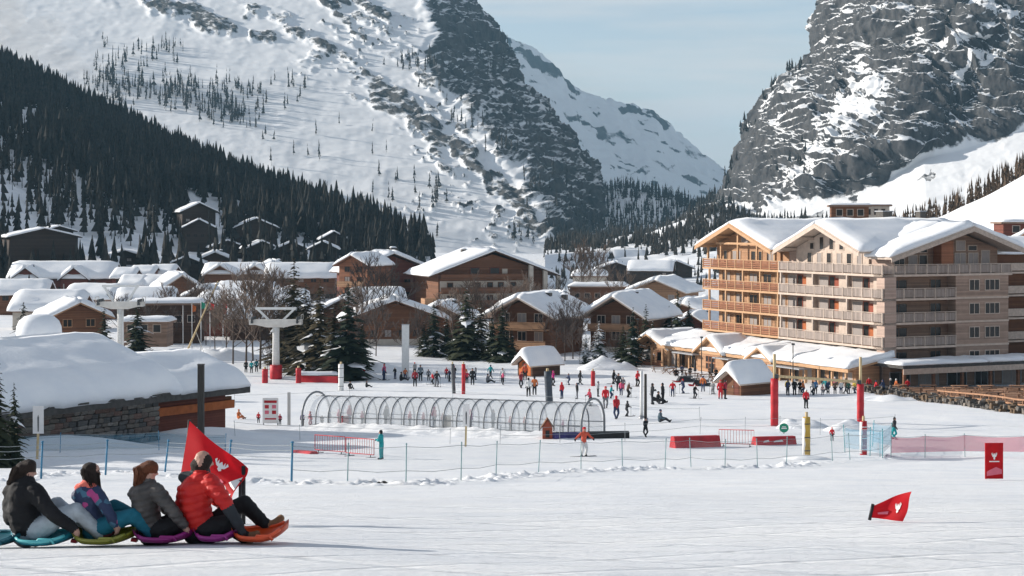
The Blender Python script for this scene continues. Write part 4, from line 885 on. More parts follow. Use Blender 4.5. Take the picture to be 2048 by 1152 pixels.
# ------------------------------------------------------------------ the stone hut on the left
def stone_hut():
    A = Vector((-36.5, 96.0, 0)); B = Vector((-23.9, 115.0, 0))           # eave wall runs back to the right
    U = (B - A).normalized(); N = Vector((U.y, -U.x, 0)); Lh = (B - A).length; zb = float(gz(B.x, B.y)) - .4
    base = Vector((B.x, B.y, zb)); h = thing('stone_hut', 'low stone hut with deep snow roof in the left middle ground', 'hut', base)
    fr = Frame(A, U, N, base); ze = -11.35
    fr.part('wall', M_MORTAR, h, (0, Lh, -6.0, -.12, zb - 1.5, ze - .1))
    rr = random.Random(5); protos = []
    for k in range(7):            # a few stone shapes shared by all stones of the wall
        bm = bmesh.new(); bmesh.ops.create_cube(bm, size=1.0)
        for v in bm.verts: v.co += Vector((rr.uniform(-.12, .12), rr.uniform(-.12, .12), rr.uniform(-.14, .14)))
        bmesh.ops.bevel(bm, geom=bm.edges[:], offset=.13, segments=1, affect='EDGES'); me = bpy.data.meshes.new('stone'); bm.to_mesh(me); bm.free()
        me.materials.append(mat('stone_tone', [(.15, .13, .11), (.11, .105, .10), (.18, .16, .135), (.13, .10, .085), (.08, .078, .075), (.16, .10, .08), (.22, .20, .18)][k], var=.35, scale=3, bump=.5, bscale=8)); protos.append(me)
    ang = math.atan2(U.y, U.x); z = zb - .3; row = 0
    while z < ze - .35:
        hh = rr.uniform(.26, .44); u = 5.0 + rr.uniform(-.3, .1)
        while u < Lh - .05:
            w = min(rr.uniform(.4, 1.0), Lh - u + .05)
            o = bpy.data.objects.new('stone', rr.choice(protos)); COL.objects.link(o); o.parent = h
            o.location = fr.p(u + w / 2, -.07 + rr.uniform(-.03, .04), z + hh / 2); o.rotation_euler = (0, rr.uniform(-.06, .06), ang); o.scale = (w - .03, .3, hh - .03); u += w
        z += hh; row += 1
    fr.part('corner_post', M_DARKWOOD, h, (4.3, 4.9, -.3, .12, zb - .3, ze - .2))
    b = MB(); q = [fr.p(-3, 1.0, ze - .25), fr.p(Lh + 1.1, 1.0, ze - .25), fr.p(Lh + 1.1, -6.2, ze + 2.1), fr.p(-3, -6.2, ze + 2.1)]
    b.hexa([v - Vector((0, 0, .42)) for v in q] + q); r = b.build('roof', M_DARKROOF, h)
    q2 = [fr.p(-3, -13, ze - .25), fr.p(Lh + 1.1, -13, ze - .25)]
    b = MB(); b.hexa([v - Vector((0, 0, .42)) for v in (q2[0], q2[1], q[2], q[3])] + [q2[0], q2[1], q[2], q[3]]); b.build('rear_roof', M_DARKROOF, h)
    # ragged slate edge
    u = -2.0
    while u < Lh + .9:
        w = rr.uniform(.5, 1.0); fr.part('slate', M_DARKROOF, r, (u, u + w - .04, .9, 1.0 + rr.uniform(.06, .22), ze - .30 + rr.uniform(0, .1), ze - .18 + rr.uniform(0, .1))); u += w
    sb = MB(); up = Vector((0, 0, .02))
    snow_slab(sb, q[0] + up, q[1] + up + U * .1, q[2] + up, q[3] + up, 1.75, (1, 1, 0, 1), (26, 44), 3, lump=.05); sb.build('snow', MS, r)
    sb = MB(); snow_slab(sb, fr.p(Lh + 1.2, -13, ze - .2), fr.p(-3, -13, ze - .2), q[3] + up, q[2] + up, 1.75, (1, 1, 0, 1), (10, 16), 4, lump=.1); sb.build('snow', MS, r)
    fr.part('side_wall', M_MORTAR, h, (Lh - .3, Lh, -12, -.2, zb - 1.5, ze + .3))
stone_hut()
def timber_hut():
    A = at(318, 800, 121); B = at(470, 783, 127); zb = float(gz(B.x, B.y)) - .6
    U = Vector((B.x - A.x, B.y - A.y, 0)); Lh = U.length; U.normalize(); N = Vector((U.y, -U.x, 0)); base = Vector((B.x, B.y, zb))
    h = thing('timber_hut', 'red brown timber hut with snow roof right behind the stone hut', 'hut', base); fr = Frame(A, U, N, base); ze = -12.35
    fr.part('wall', M_REDBROWN, h, (-3, Lh - .6, -5, -.4, zb - 1, ze)); fr.part('beam', M_SHUT, h, (-3, Lh + .1, -.4, -.15, ze - 1.5, ze - .9))
    for k in range(3): fr.part('log_end', M_BROWN, h, (Lh - .6, Lh + .1, -.75, -.45, ze - 1.45 + .45 * k, ze - 1.1 + .45 * k))
    b = MB(); q = [fr.p(-4, .9, ze + .1), fr.p(Lh + .7, .9, ze + .1), fr.p(Lh + .7, -4.4, ze + 1.7), fr.p(-4, -4.4, ze + 1.7)]
    b.hexa([v - Vector((0, 0, .45)) for v in q] + q); r = b.build('roof', M_DARKROOF, h)
    sb = MB(); snow_slab(sb, q[0], q[1], q[2], q[3], 1.15, (1, 1, 0, 1), (14, 20), 8, lump=.15); sb.build('snow', MS, r)
    q2 = [fr.p(Lh + .7, -9.5, ze), fr.p(-4, -9.5, ze), q[3], q[2]]; b = MB(); b.hexa([v - Vector((0, 0, .4)) for v in q2] + q2); r2 = b.build('rear_roof', M_DARKROOF, h)
    sb = MB(); snow_slab(sb, q2[0], q2[1], q2[2], q2[3], 1.15, (1, 1, 0, 1), (8, 12), 9, lump=.15); sb.build('snow', MS, r2)
timber_hut()

def dome_hut():
    P = at(78, 690, 175); t = thing('snow_capped_kiosk', 'round kiosk buried under a tall dome of snow beyond the stone hut', 'kiosk', P)
    b = MB(); b.tube([(0, 0, -2), (0, 0, .9)], 2.0, 14, smooth=False); b.build('wall', M_DARKWOOD, t)
    b = MB(); pr = [(2.25, .9), (2.3, 1.3), (2.25, 1.9), (2.0, 2.5), (1.5, 2.95), (.8, 3.15), (.05, 3.2)]
    b.tube([(0, 0, z) for r, z in pr], [r for r, z in pr], 20); b.build('snow_cap', MS, t)
dome_hut()
# ------------------------------------------------------------------ trees
def needle_mat(name, c1, c2):
    m, nt, b = nodes_of(name); b.inputs['Roughness'].default_value = 0.85; b.inputs['Specular IOR Level'].default_value = 0.1
    N = nt.nodes.new; L = nt.links.new
    ge = N('ShaderNodeNewGeometry'); no = N('ShaderNodeTexNoise'); no.inputs['Scale'].default_value = 0.9; no.inputs['Detail'].default_value = 4
    L(ge.outputs['Position'], no.inputs['Vector']); oi = N('ShaderNodeObjectInfo')
    ad = N('ShaderNodeMath'); ad.operation = 'MULTIPLY_ADD'; ad.inputs[1].default_value = 0.35; L(oi.outputs['Random'], ad.inputs[0]); L(no.outputs['Fac'], ad.inputs[2])
    rp = N('ShaderNodeMapRange'); rp.inputs['From Min'].default_value = 0.4; rp.inputs['From Max'].default_value = 0.95; L(ad.outputs[0], rp.inputs['Value'])
    mx = N('ShaderNodeMix'); mx.data_type = 'RGBA'; mx.inputs['A'].default_value = (*c1, 1); mx.inputs['B'].default_value = (*c2, 1)
    L(rp.outputs['Result'], mx.inputs['Factor']); L(mx.outputs['Result'], b.inputs['Base Color'])
    return m
M_NEEDLE = needle_mat('spruce_needles', (0.018, 0.028, 0.018), (0.05, 0.055, 0.03)); M_NEEDLEB = needle_mat('brownish_needles', (0.035, 0.03, 0.018), (0.09, 0.072, 0.04))
M_BARK = mat('bark', (0.085, 0.06, 0.045), var=.35, scale=6, bump=.4); M_TWIG = mat('bare_twigs', (0.15, 0.105, 0.08), var=.3, scale=2); M_TWIGD = mat('dark_twigs', (0.09, 0.065, 0.055), var=.3, scale=2)
M_FOREST = needle_mat('far_forest', (0.018, 0.020, 0.019), (0.06, 0.053, 0.045)); M_LARCH = needle_mat('far_larch', (0.035, 0.033, 0.032), (0.085, 0.075, 0.065)); M_LARCHB = needle_mat('brown_larch', (0.06, 0.042, 0.03), (0.13, 0.09, 0.06))

def spruce_meshes(seed, levels=22, snow=0.12, slim=0.2):
    """unit tall spruce: trunk mesh, crown mesh of drooping ragged boughs (needles, snow)"""
    r = random.Random(seed); tb = MB(); tb.tube([(0, 0, -.03), (0, 0, .3), (0, 0, .97)], [.016, .011, .002], 6)
    V = []; Fc = []; mi = []
    def bough(o, ang, ln, dr, w, snowy):
        ca, sa = math.cos(ang), math.sin(ang); b0 = len(V); n = 5
        for i in range(n + 1):
            t = i / n; rad = ln * t; z = o - dr * ln * t ** 1.3 + .03 * ln * math.sin(t * 3); ww = w * (0.25 + math.sin(min(1, t * 1.25 + .12) * math.pi) * .9) * (1.25 if i % 2 else .7)
            if i == n: ww = w * .06
            for sgn in (-1, 0, 1):
                x = rad * ca - sgn * ww * sa; y = rad * sa + sgn * ww * ca
                V.append((x + r.uniform(-.004, .004), y + r.uniform(-.004, .004), z + (-.28 * ww if sgn else .05 * ww) + r.uniform(-.006, .006)))
        for i in range(n):
            for k in (0, 1):
                a = b0 + i * 3 + k; Fc.append((a, a + 1, a + 4, a + 3)); mi.append(1 if snowy and r.random() < .75 else 0)
    for L_ in range(levels):
        t = L_ / (levels - 1); z = .06 + .90 * t ** .95; R = slim * (1 - t) ** .8 * r.uniform(.8, 1.15) + .012; nb = int(9 - 4 * t)
        a0 = r.uniform(0, 6.3)
        for k in range(nb):
            if r.random() < .1: continue
            bough(z + r.uniform(-.02, .02), a0 + 6.283 * k / nb + r.uniform(-.25, .25), R * r.uniform(.7, 1.2), r.uniform(.25, .6), R * r.uniform(.22, .36), r.random() < snow)
    cm = np_mesh('crown', V, Fc, smooth=False, fm=mi); return tb.mesh('trunk'), cm
SPR = [spruce_meshes(s, 22, .06, sl) for s, sl in ((1, .19), (2, .22), (3, .17), (4, .24))]; SPRS = [spruce_meshes(9, 20, .7, .23), spruce_meshes(10, 20, .55, .21)]
def spruce(label, px, row, top, kind=0, d=None, snowy=False, brown=False, group=None, slim=None):
    P = GX(px, d) if d else G(px, row); hgt = (row - top) / F * P.y if d is None else (-(top - H0) / F * d) - P.z
    tm, cm = (SPRS if snowy else SPR)[kind % (2 if snowy else 4)]
    t = thing('spruce_tree', label, 'spruce', P, RND.uniform(0, 6.28), group)
    w = slim or RND.uniform(1.35, 1.7)
    link('trunk', tm, M_BARK, t, scale=(hgt, hgt, hgt))
    if not cm.materials: cm.materials.append(M_NEEDLE); cm.materials.append(MS)
    c = link('crown', cm, None, t, scale=(hgt * w, hgt * w, hgt))
    if brown: c.material_slots[0].link = 'OBJECT'; c.material_slots[0].material = M_NEEDLEB
    return t
def bare_meshes(seed, spread=.5, up=.6):
    r = random.Random(seed); tr = MB(); tw = MB()
    tr.tube([(0, 0, -.03), (.01, 0, .3), (0, .01, .62), (.01, .01, .95)], [.015, .012, .007, .001], 6)
    def grow(p, d, ln, rad, lev):
        pts = [p]; q = p.copy(); dd = d.copy()
        for i in range(3):
            dd = (dd + Vector((r.uniform(-.18, .18), r.uniform(-.18, .18), r.uniform(-.02, .2)))).normalized(); q = q + dd * ln / 3; pts.append(q.copy())
        tw.tube(pts, [rad, rad * .8, rad * .55, rad * .25], 3, caps=False)
        if lev < 3:
            for k in range((5, 5, 4)[lev]):
                t = r.uniform(.25, 1); b = pts[0].lerp(pts[-1], t) if lev else pts[min(3, int(t * 3) + 1)]
                nd = (dd + Vector((r.uniform(-1, 1), r.uniform(-1, 1), r.uniform(-.15, .9))) * .75).normalized(); grow(b, nd, ln * r.uniform(.40, .66), rad * .66, lev + 1)
    for k in range(13):
        z = .22 + .7 * k / 13; a = k * 2.4 + r.uniform(-.4, .4); grow(Vector((0, 0, z)), Vector((math.cos(a) * spread, math.sin(a) * spread, up)).normalized(), (.36 - .26 * (z - .2)) * r.uniform(.8, 1.1), .0055, 0 if z < .7 else 1)
    return tr.mesh('trunk'), tw.mesh('crown')
BAR = [bare_meshes(21), bare_meshes(22, .7, .5), bare_meshes(23, .35, .8)]
def bare(label, px, row, top, kind=0, d=None, dark=False, group=None):
    P = GX(px, d) if d else G(px, row); hgt = (row - top) / F * P.y if d is None else (-(top - H0) / F * d) - P.z
    tm, cm = BAR[kind % 3]; t = thing('bare_tree', label, 'tree', P, RND.uniform(0, 6.28), group)
    ws = hgt * RND.uniform(1.15, 1.5); link('trunk', tm, M_BARK, t, scale=(hgt * .8, hgt * .8, hgt)); c = link('crown', cm, M_TWIG, t, scale=(ws, ws, hgt))
    if dark: c.material_slots[0].link = 'OBJECT'; c.material_slots[0].material = M_TWIGD
    return t
spruce('tall brownish spruce left of the pair behind the red snow bench', 640, 752, 556, 0, brown=True); spruce('tall dark spruce right of the pair behind the red snow bench', 696, 760, 560, 1)
spruce('slender tall spruce just right of the front chairlift pylon', 588, 738, 512, 2, brown=True); spruce('lower spruce between slender spruce and brownish spruce', 614, 742, 610, 3, brown=True)
spruce('dark spruce nearest right of the white pylon', 868, 714, 598, 0); spruce('short spruce squeezed beside the dark spruce right of the white pylon', 893, 712, 628, 1)
spruce('broad dark spruce in the middle of the central grove', 932, 720, 572, 3); spruce('spruce leaning into the broad one of the central grove', 962, 718, 596, 1, brown=True); spruce('dark spruce at the right end of the central grove', 1004, 724, 600, 1)
spruce('small spruce at the feet of the central grove', 912, 720, 640, 2)
spruce('dark spruce before the brown chalet with base wall', 1266, 733, 612, 0); spruce('spruce right of the one before the brown chalet', 1292, 726, 606, 2)
spruce('slim pointed spruce left of the pair on the white roof', 1320, 672, 588, 2, d=285); spruce('slim pointed spruce right of the pair on the white roof', 1355, 672, 576, 1, d=290)
spruce('snow dusted spruce between the two gabled chalets, larger one', 1198, 728, 640, 0, snowy=True); spruce('snow dusted spruce between the two gabled chalets, smaller one', 1172, 728, 664, 1, snowy=True)
spruce('spruce beside the rear chairlift pylon shed', 274, 672, 604, 3, d=250); spruce('small spruce left of the rear chairlift pylon', 208, 668, 608, 2, d=252); spruce('little spruce above the snow dome kiosk', 47, 640, 600, 1, d=240)
spruce('dark near spruce cut by the left frame edge', -6, 852, 706, 1, d=92, slim=.95); spruce('dark lower spruce beside the stone hut wall at the left', 28, 852, 762, 3, d=93, slim=.8)
for lab, x, y, h, k in (('tall spruce beyond the left edge shading the hut roof, nearest one', -53, 107, 17, 0), ('tall spruce beyond the left edge shading the hut roof, middle one', -57, 112, 19, 1), ('tall spruce beyond the left edge shading the hut roof, farthest one', -52, 118, 17, 3)):
    spruce(lab, CX + x / y * F, 0, H0 - (float(gz(x, y)) + h) / y * F, k, d=y)
for lab, px, row, top, k, br in (('full spruce crowding the tall pair on the left', 612, 748, 560, 1, 1), ('spruce between the two tall spruces', 668, 756, 600, 3, 1), ('spruce right behind the tall pair', 724, 744, 640, 0, 0), ('spruce left of the central grove', 848, 712, 640, 3, 0), ('spruce right behind the central grove', 984, 722, 626, 0, 0), ('young spruce right of the central grove', 1024, 722, 655, 2, 0), ('spruce left of the one before the brown chalet', 1246, 730, 648, 1, 0), ('spruce beyond the brown chalet roof', 1338, 700, 610, 3, 0), ('spruce right beyond the brown chalet roof', 1378, 700, 600, 0, 0), ('spruce left of the slender spruce', 562, 730, 590, 3, 1)):
    spruce(lab, px, row, top, k, brown=bool(br))
spruce('spruce behind the brown chalet near the hotel pavilion', 1306, 728, 640, 3)
for lab, px, row, top, k, dk in (('tall bare birch left of the front chairlift pylon', 492, 738, 552, 0, 0), ('bare birch nearest the front chairlift pylon', 520, 738, 540, 1, 0), ('bushy bare tree left of the birches', 466, 728, 580, 1, 0), ('bare tree behind the front chairlift pylon', 545, 728, 545, 2, 0), ('bare tree rising over the orange end wall chalet', 735, 690, 520, 0, 1), ('bare tree before the brown chalet with thick snow roof', 768, 690, 528, 1, 1),
        ('bare tree in front of the long low chalet', 752, 712, 610, 2, 1), ('bare bush right of the orange balconied chalet', 1112, 716, 612, 1, 1), ('twiggy tree between the gabled chalets', 1146, 718, 598, 0, 1), ('bare tree left of the snow dusted spruces', 1130, 722, 628, 2, 1), ('bare tree in front of the huge chalet', 945, 690, 560, 2, 0), ('bare tree left of the broad central spruce', 905, 700, 580, 1, 0),
        ('bare shrub by the flag poles', 430, 700, 610, 1, 0), ('bare tree under the slender spruce', 570, 738, 620, 1, 1), ('twiggy shrub at the foot of the front chairlift pylon', 535, 742, 690, 0, 1), ('bare tree right of the long low chalet', 838, 712, 620, 2, 1)):
    bare(lab, px, row, top, k, dark=bool(dk))
bare('brown bare poplar left behind the flat brown building', 1164, 600, 492, 2, d=420); bare('brown bare poplar right behind the flat brown building', 1196, 600, 498, 0, d=425)

for lab, px, row, top, k, dk in (('bare tree left end of the birch clump', 452, 720, 596, 2, 0), ('slim bare birch in the middle of the clump', 506, 722, 566, 2, 0), ('bare tree beside the slender spruce', 600, 724, 600, 0, 1), ('bare tree right of the tall spruce pair', 724, 734, 620, 1, 1), ('low bare tree before the long low chalet left end', 712, 716, 650, 0, 1), ('low bare tree before the long low chalet right end', 812, 716, 640, 1, 1),
        ('bare tree left of the orange balconied chalet', 985, 712, 600, 0, 1), ('bare bush under the twiggy tree between the chalets', 1160, 728, 650, 1, 1), ('bare bush before the brown chalet', 1230, 728, 668, 0, 1), ('bare tree beside the rear chairlift pylon', 300, 690, 612, 0, 1), ('bare tree left of the flag poles', 345, 690, 616, 1, 1), ('bare tree by the small spruce at left', 190, 690, 618, 2, 1), ('bare tree near the leaning mast', 412, 690, 606, 0, 1)):
    bare(lab, px, row, top, k, dark=bool(dk))
vr = random.Random(31)
for k in range(26):
    px = vr.uniform(230, 720) if k < 18 else vr.uniform(1000, 1270); d = vr.uniform(275, 400)
    P = GX(px, d); row = H0 - P.z / d * F; bare('bare brown tree standing among the village roofs', px, row, row - vr.uniform(6.5, 11) / d * F, k, d=d, dark=k % 3 == 0, group='bare trees scattered among the village roofs')
# far forests: thousands of small trees joined into masses
def tree_template(seed, kind):
    r = random.Random(seed); V = []; Fc = []
    def ring(z, rad, n, jit): 
        b = len(V)
        for k in range(n): a = 6.283 * k / n + r.uniform(-.3, .3); q = rad * r.uniform(1 - jit, 1 + jit); V.append((q * math.cos(a), q * math.sin(a), z + r.uniform(-.02, .02)))
        return b
    b = ring(-.1, .014, 3, 0); V.append((0, 0, .8)); [Fc.append((b + k, b + (k + 1) % 3, b + 3)) for k in range(3)]
    L_ = 6 if kind == 'spruce' else 5
    for i in range(L_):
        t = i / L_; z = .10 + .8 * t; R = (.125 if kind == 'spruce' else .085) * (1 - t * .85); n = 6 if kind == 'spruce' else 5
        b = ring(z, R, n, .5 if kind == 'spruce' else .75); V.append((r.uniform(-.01, .01), r.uniform(-.01, .01), min(1, z + (.38 if kind == 'spruce' else .25)))); top = len(V) - 1
        for k in range(n):
            if kind == 'spruce' or r.random() < .7: Fc.append((b + k, b + (k + 1) % n, top))
    return np.array(V), np.array(Fc)
TT = {k: [tree_template(s, k) for s in range(5)] for k in ('spruce', 'larch')}
def forest(name, label, pts, hs, kind, m, seed=0):
    rr = np.random.RandomState(seed); VS_, FS = [], []; off = 0; pick = rr.randint(0, 5, len(pts)); P = np.asarray(pts)
    for k in range(5):
        V, Fc = TT[kind][k]; idx = np.where(pick == k)[0]
        if not len(idx): continue
        a = rr.uniform(0, 6.28, len(idx)); h = np.asarray(hs)[idx]; w = h * rr.uniform(.6, 1.35, len(idx)); lx = rr.normal(0, .03, len(idx)) * h; ly = rr.normal(0, .03, len(idx)) * h
        X = (V[None, :, 0] * np.cos(a)[:, None] - V[None, :, 1] * np.sin(a)[:, None]) * w[:, None] + P[idx, 0][:, None] + V[None, :, 2] * lx[:, None]
        Y = (V[None, :, 0] * np.sin(a)[:, None] + V[None, :, 1] * np.cos(a)[:, None]) * w[:, None] + P[idx, 1][:, None] + V[None, :, 2] * ly[:, None]
        Z = V[None, :, 2] * h[:, None] + P[idx, 2][:, None]
        VS_.append(np.stack([X, Y, Z], -1).reshape(-1, 3)); FS.append((Fc[None] + (np.arange(len(idx)) * len(V))[:, None, None]).reshape(-1, 3) + off); off += len(idx) * len(V)
    me = np_mesh(name, np.concatenate(VS_), np.concatenate(FS), smooth=False, mats=[m])
    return tag(link(name, me), label, kind='stuff')
def scatter(P, n, seed, keep):
    """random points on a sheet of world points (rows, columns, 3); keep(px, py, xyz) gives the chance to stay"""
    rr = np.random.RandomState(seed); nr, nc = P.shape[:2]
    A = P[:-1, :-1]; ar = np.linalg.norm(np.cross(P[:-1, 1:] - A, P[1:, :-1] - A), axis=-1).ravel(); ar[A[..., 1].ravel() > 2600] = 0
    i = rr.choice(len(ar), n, p=ar / ar.sum()); r, c = np.divmod(i, nc - 1); u = rr.rand(n)[:, None]; v = rr.rand(n)[:, None]
    Q = P[r, c] * (1 - u) * (1 - v) + P[r, c + 1] * u * (1 - v) + P[r + 1, c] * (1 - u) * v + P[r + 1, c + 1] * u * v
    px = CX + Q[:, 0] / Q[:, 1] * F; py = H0 - Q[:, 2] / Q[:, 1] * F
    k = rr.rand(n) < keep(px, py, Q); return Q[k]
def ell(px, py, lst):
    w = np.zeros_like(px)
    for cx, cy, a, b, ang, s in lst:
        t = math.radians(ang); dx, dy = px - cx, py - cy; u = (dx * math.cos(t) + dy * math.sin(t)) / a; v = (-dx * math.sin(t) + dy * math.cos(t)) / b
        w = np.maximum(w, s * (1 - sstep(.5, 1.1, np.sqrt(u*u + v*v))))
    return w
def hill_keep(px, py, Q):
    low = 1 - ell(px, py, [(20, 420, 60, 70, 0, .85), (60, 250, 26, 40, 20, .9), (300, 500, 90, 40, 0, .8), (400, 505, 120, 36, 0, .95), (150, 500, 160, 34, 0, .8), (560, 500, 120, 30, 10, .85), (640, 470, 50, 18, 25, .8), (410, 440, 60, 46, 0, .85), (500, 470, 60, 40, 0, .5), (105, 505, 130, 50, 0, 1), (400, 470, 62, 52, 0, 1), (515, 490, 66, 36, 0, 1), (600, 515, 120, 26, 0, 1), (250, 520, 80, 26, 0, 1)])
    return low * (0.35 + 0.65 * sstep(-.35, .2, fbm(Q[:, 0] / 45, Q[:, 1] / 45, 0, 3, 5))) * (1 - .45 * sstep(80, 240, py - interp(px, [(-900, -260), (0, 128), (150, 212), (300, 278), (450, 348), (600, 412), (720, 458), (860, 500)]))) * (px > -520)
HQ = scatter(HSP[int(HSP.shape[0] * .1):], 24000, 3, hill_keep)
rr_ = np.random.RandomState(8); hh_ = 6 + 10 * rr_.beta(2, 2, len(HQ))
# the nearest trees of the hillside stand as single trees, the rest is one mass
order = np.argsort(HQ[:, 1]); pxs = CX + HQ[:, 0] / HQ[:, 1] * F; near = [i for i in order if -20 < pxs[i] < 840][:220]; rest = np.setdiff1d(np.arange(len(HQ)), near)
TM_ = []
for k in range(5):
    V, Fc = TT['spruce'][k]; TM_.append(np_mesh('forest_spruce', V, Fc, smooth=False, mats=[M_FOREST]))
for i in near:
    o = bpy.data.objects.new('forest_spruce', TM_[int(i) % 5]); COL.objects.link(o); o.location = HQ[i]; h = hh_[i]; o.scale = (h, h, h); o.rotation_euler = (0, 0, float(i) % 6.28)
    tag(o, 'dark slender spruce at the lower edge of the shaded hillside forest', 'spruce', 'spruces at the lower edge of the hillside forest')
thin = rr_.rand(len(rest)) < sstep(40, 200, (H0 - HQ[rest][:, 2] / HQ[rest][:, 1] * F) - interp(pxs[rest], [(-900, -260), (0, 128), (150, 212), (300, 278), (450, 348), (600, 412), (720, 458), (860, 500)])) * .8
forest('hillside_forest', 'dense dark spruce forest on the shaded left hillside', HQ[rest][~thin], hh_[rest][~thin], 'spruce', M_FOREST, 4)
forest('hillside_larches', 'thin dark larches with snow showing between on the lower hillside', HQ[rest][thin], hh_[rest][thin] * 1.1, 'larch', M_FOREST, 5)
GROVES = [(300, 165, 130, 45, 20, .8), (400, 205, 150, 40, 18, .9), (240, 170, 80, 50, -10, .9), (330, 110, 60, 22, 0, .7), (480, 200, 90, 40, 10, .6), (560, 190, 60, 40, 0, .2), (440, 250, 16, 14, 0, .6), (530, 270, 30, 16, 0, .25), (220, 90, 30, 12, 0, .4),
    (600, 330, 90, 50, 20, .10), (830, 130, 60, 16, 0, .5), (880, 190, 60, 26, 20, .6), (930, 250, 50, 24, 40, .6), (1000, 300, 40, 34, 50, .6), (860, 400, 40, 40, 0, .4), (770, 380, 40, 30, 0, .2), (940, 455, 40, 20, 0, .5), (850, 470, 30, 20, 0, .6), (1040, 470, 60, 26, 0, .8), (700, 300, 160, 70, 20, .04), (1090, 380, 60, 60, 60, .35), (1130, 430, 50, 50, 0, .6),
    (1000, 110, 40, 60, 60, .2)]
LQ = scatter(LMP, 60000, 5, lambda px, py, Q: ell(px, py, GROVES) * .95 * (0.3 + .7 * sstep(-.2, .3, fbm(Q[:, 0] / 40, Q[:, 2] / 40, 0, 3, 6))))
forest('mountain_larches', 'scattered bare larch groves on the snowy left mountain', LQ, np.random.RandomState(2).uniform(9, 18, len(LQ)), 'larch', M_LARCH, 6)
GQ = scatter(GRP, 3600, 6, lambda px, py, Q: np.maximum(1 - sstep(0, 30, py - interp(px, [(1120, 385), (1190, 380), (1260, 378), (1330, 392), (1390, 415), (1425, 402), (1500, 380)])), .28 + .5 * sstep(420, 480, py)))
forest('gorge_wood', 'thin dark wood on the spur across the gorge', GQ, np.random.RandomState(3).uniform(9, 16, len(GQ)), 'larch', M_FOREST, 7)
VQ = scatter(VSP, 11000, 7, lambda px, py, Q: (px < 1700) * (.07 + .7 * sstep(.0, .3, fbm(Q[:, 0] / 38, Q[:, 1] / 60, 0, 3, 9))) * (1 - .75 * sstep(505, 545, py)))
forest('valley_wood', 'dark woods among the far roofs on the valley floor', VQ, np.random.RandomState(4).uniform(4, 8, len(VQ)), 'spruce', M_FOREST, 8)
CQ = scatter(RCP, 30000, 9, lambda px, py, Q: ell(px, py, [(1520, 170, 40, 40, -40, .35), (1480, 250, 30, 40, -60, .3), (1450, 330, 24, 60, 0, .35), (1420, 420, 60, 40, 0, .5), (1580, 130, 40, 30, -50, .2), (1600, 300, 80, 80, 0, .05)]))
forest('cliff_pines', 'small dark pines clinging to the cliff edge', CQ, np.random.RandomState(5).uniform(5, 10, len(CQ)), 'spruce', M_FOREST, 9)
# brown trees along the crest of the piste hill
cr = np.random.RandomState(12); pts = []; hs = []
for k in range(330):
    px = cr.uniform(1770, 2300); row = float(interp(px, [(1740, 470), (1820, 452), (1880, 434), (1960, 395), (2048, 346), (2300, 200)])); d = float(interp(px, [(1740, 480), (1880, 470), (2048, 450), (2300, 440)])) + cr.uniform(2, 30)
    p = at(px, row, d); pts.append((p.x, p.y, p.z - 1.5 - (d - 470) * .0)); hs.append(cr.uniform(4, 8.5))
forest('crest_larches', 'brown larch belt along the crest of the piste hill', np.array(pts), np.array(hs), 'larch', M_LARCHB, 10)
# ------------------------------------------------------------------ lift pylons, tunnel, gates, fences, signs
M_RED = mat('red_vinyl', (0.47, 0.02, 0.028), rough=.5, var=.3, scale=1.5, bump=.3, bscale=5); M_REDF = mat('red_flag_cloth', (0.60, 0.010, 0.018), rough=.7, var=.18, scale=3); M_PINK = mat('faded_pink_net', (0.70, 0.16, 0.22), var=.1)
M_WHITEP = mat('white_print', (0.80, 0.78, 0.76), rough=.6, var=.05); M_STEEL = mat('pale_steel', (0.62, 0.60, 0.56), rough=.5, var=.1, scale=2, metal=.1); M_DSTEEL = mat('dark_steel', (0.07, 0.075, 0.08), rough=.4, var=.2, metal=.4)
M_YELLOW = mat('yellow_pad', (0.52, 0.33, 0.06), rough=.6, var=.2, scale=2); M_STRAW = mat('straw_wood', (0.60, 0.46, 0.26), var=.25, scale=3, stretch=(3, 3, .5)); M_SLATEPAD = mat('slate_pad', (0.05, 0.062, 0.08), rough=.6, var=.2); M_GREYPAD = mat('grey_pad', (0.10, 0.105, 0.11), rough=.6, var=.2)
M_BLUEP = mat('blue_pole', (0.05, 0.20, 0.34), rough=.5, var=.2); M_TEALP = mat('faded_teal_pole', (0.22, 0.36, 0.37), rough=.5, var=.2); M_ROPE = mat('grey_rope', (0.28, 0.31, 0.32), var=.2); M_GREEN = mat('green_sign', (0.03, 0.28, 0.17), var=.15); M_POSTW = mat('dark_post', (0.045, 0.04, 0.035), var=.3, scale=4, stretch=(4, 4, .4)); M_ORP = mat('orange_panel', (0.50, 0.13, 0.03), var=.2)
M_HOOP = mat('hoop_steel', (0.22, 0.23, 0.24), rough=.4, var=.15, metal=.3); M_COVER = sheet_mat('clear_tunnel_sheet', (0.70, 0.74, 0.77), 0.42, .12); M_NETB = sheet_mat('blue_net', (0.06, 0.22, 0.33), 0.35, .8); M_NETP = sheet_mat('pink_net', (0.72, 0.17, 0.24), 0.62, .8); M_NETG = sheet_mat('pale_net', (0.35, 0.40, 0.42), 0.10, .8)
M_BLUEMAT = mat('purple_blue_mat', (0.05, 0.045, 0.16), rough=.6); M_TURQ = mat('turquoise', (0.05, 0.35, 0.38), rough=.6)

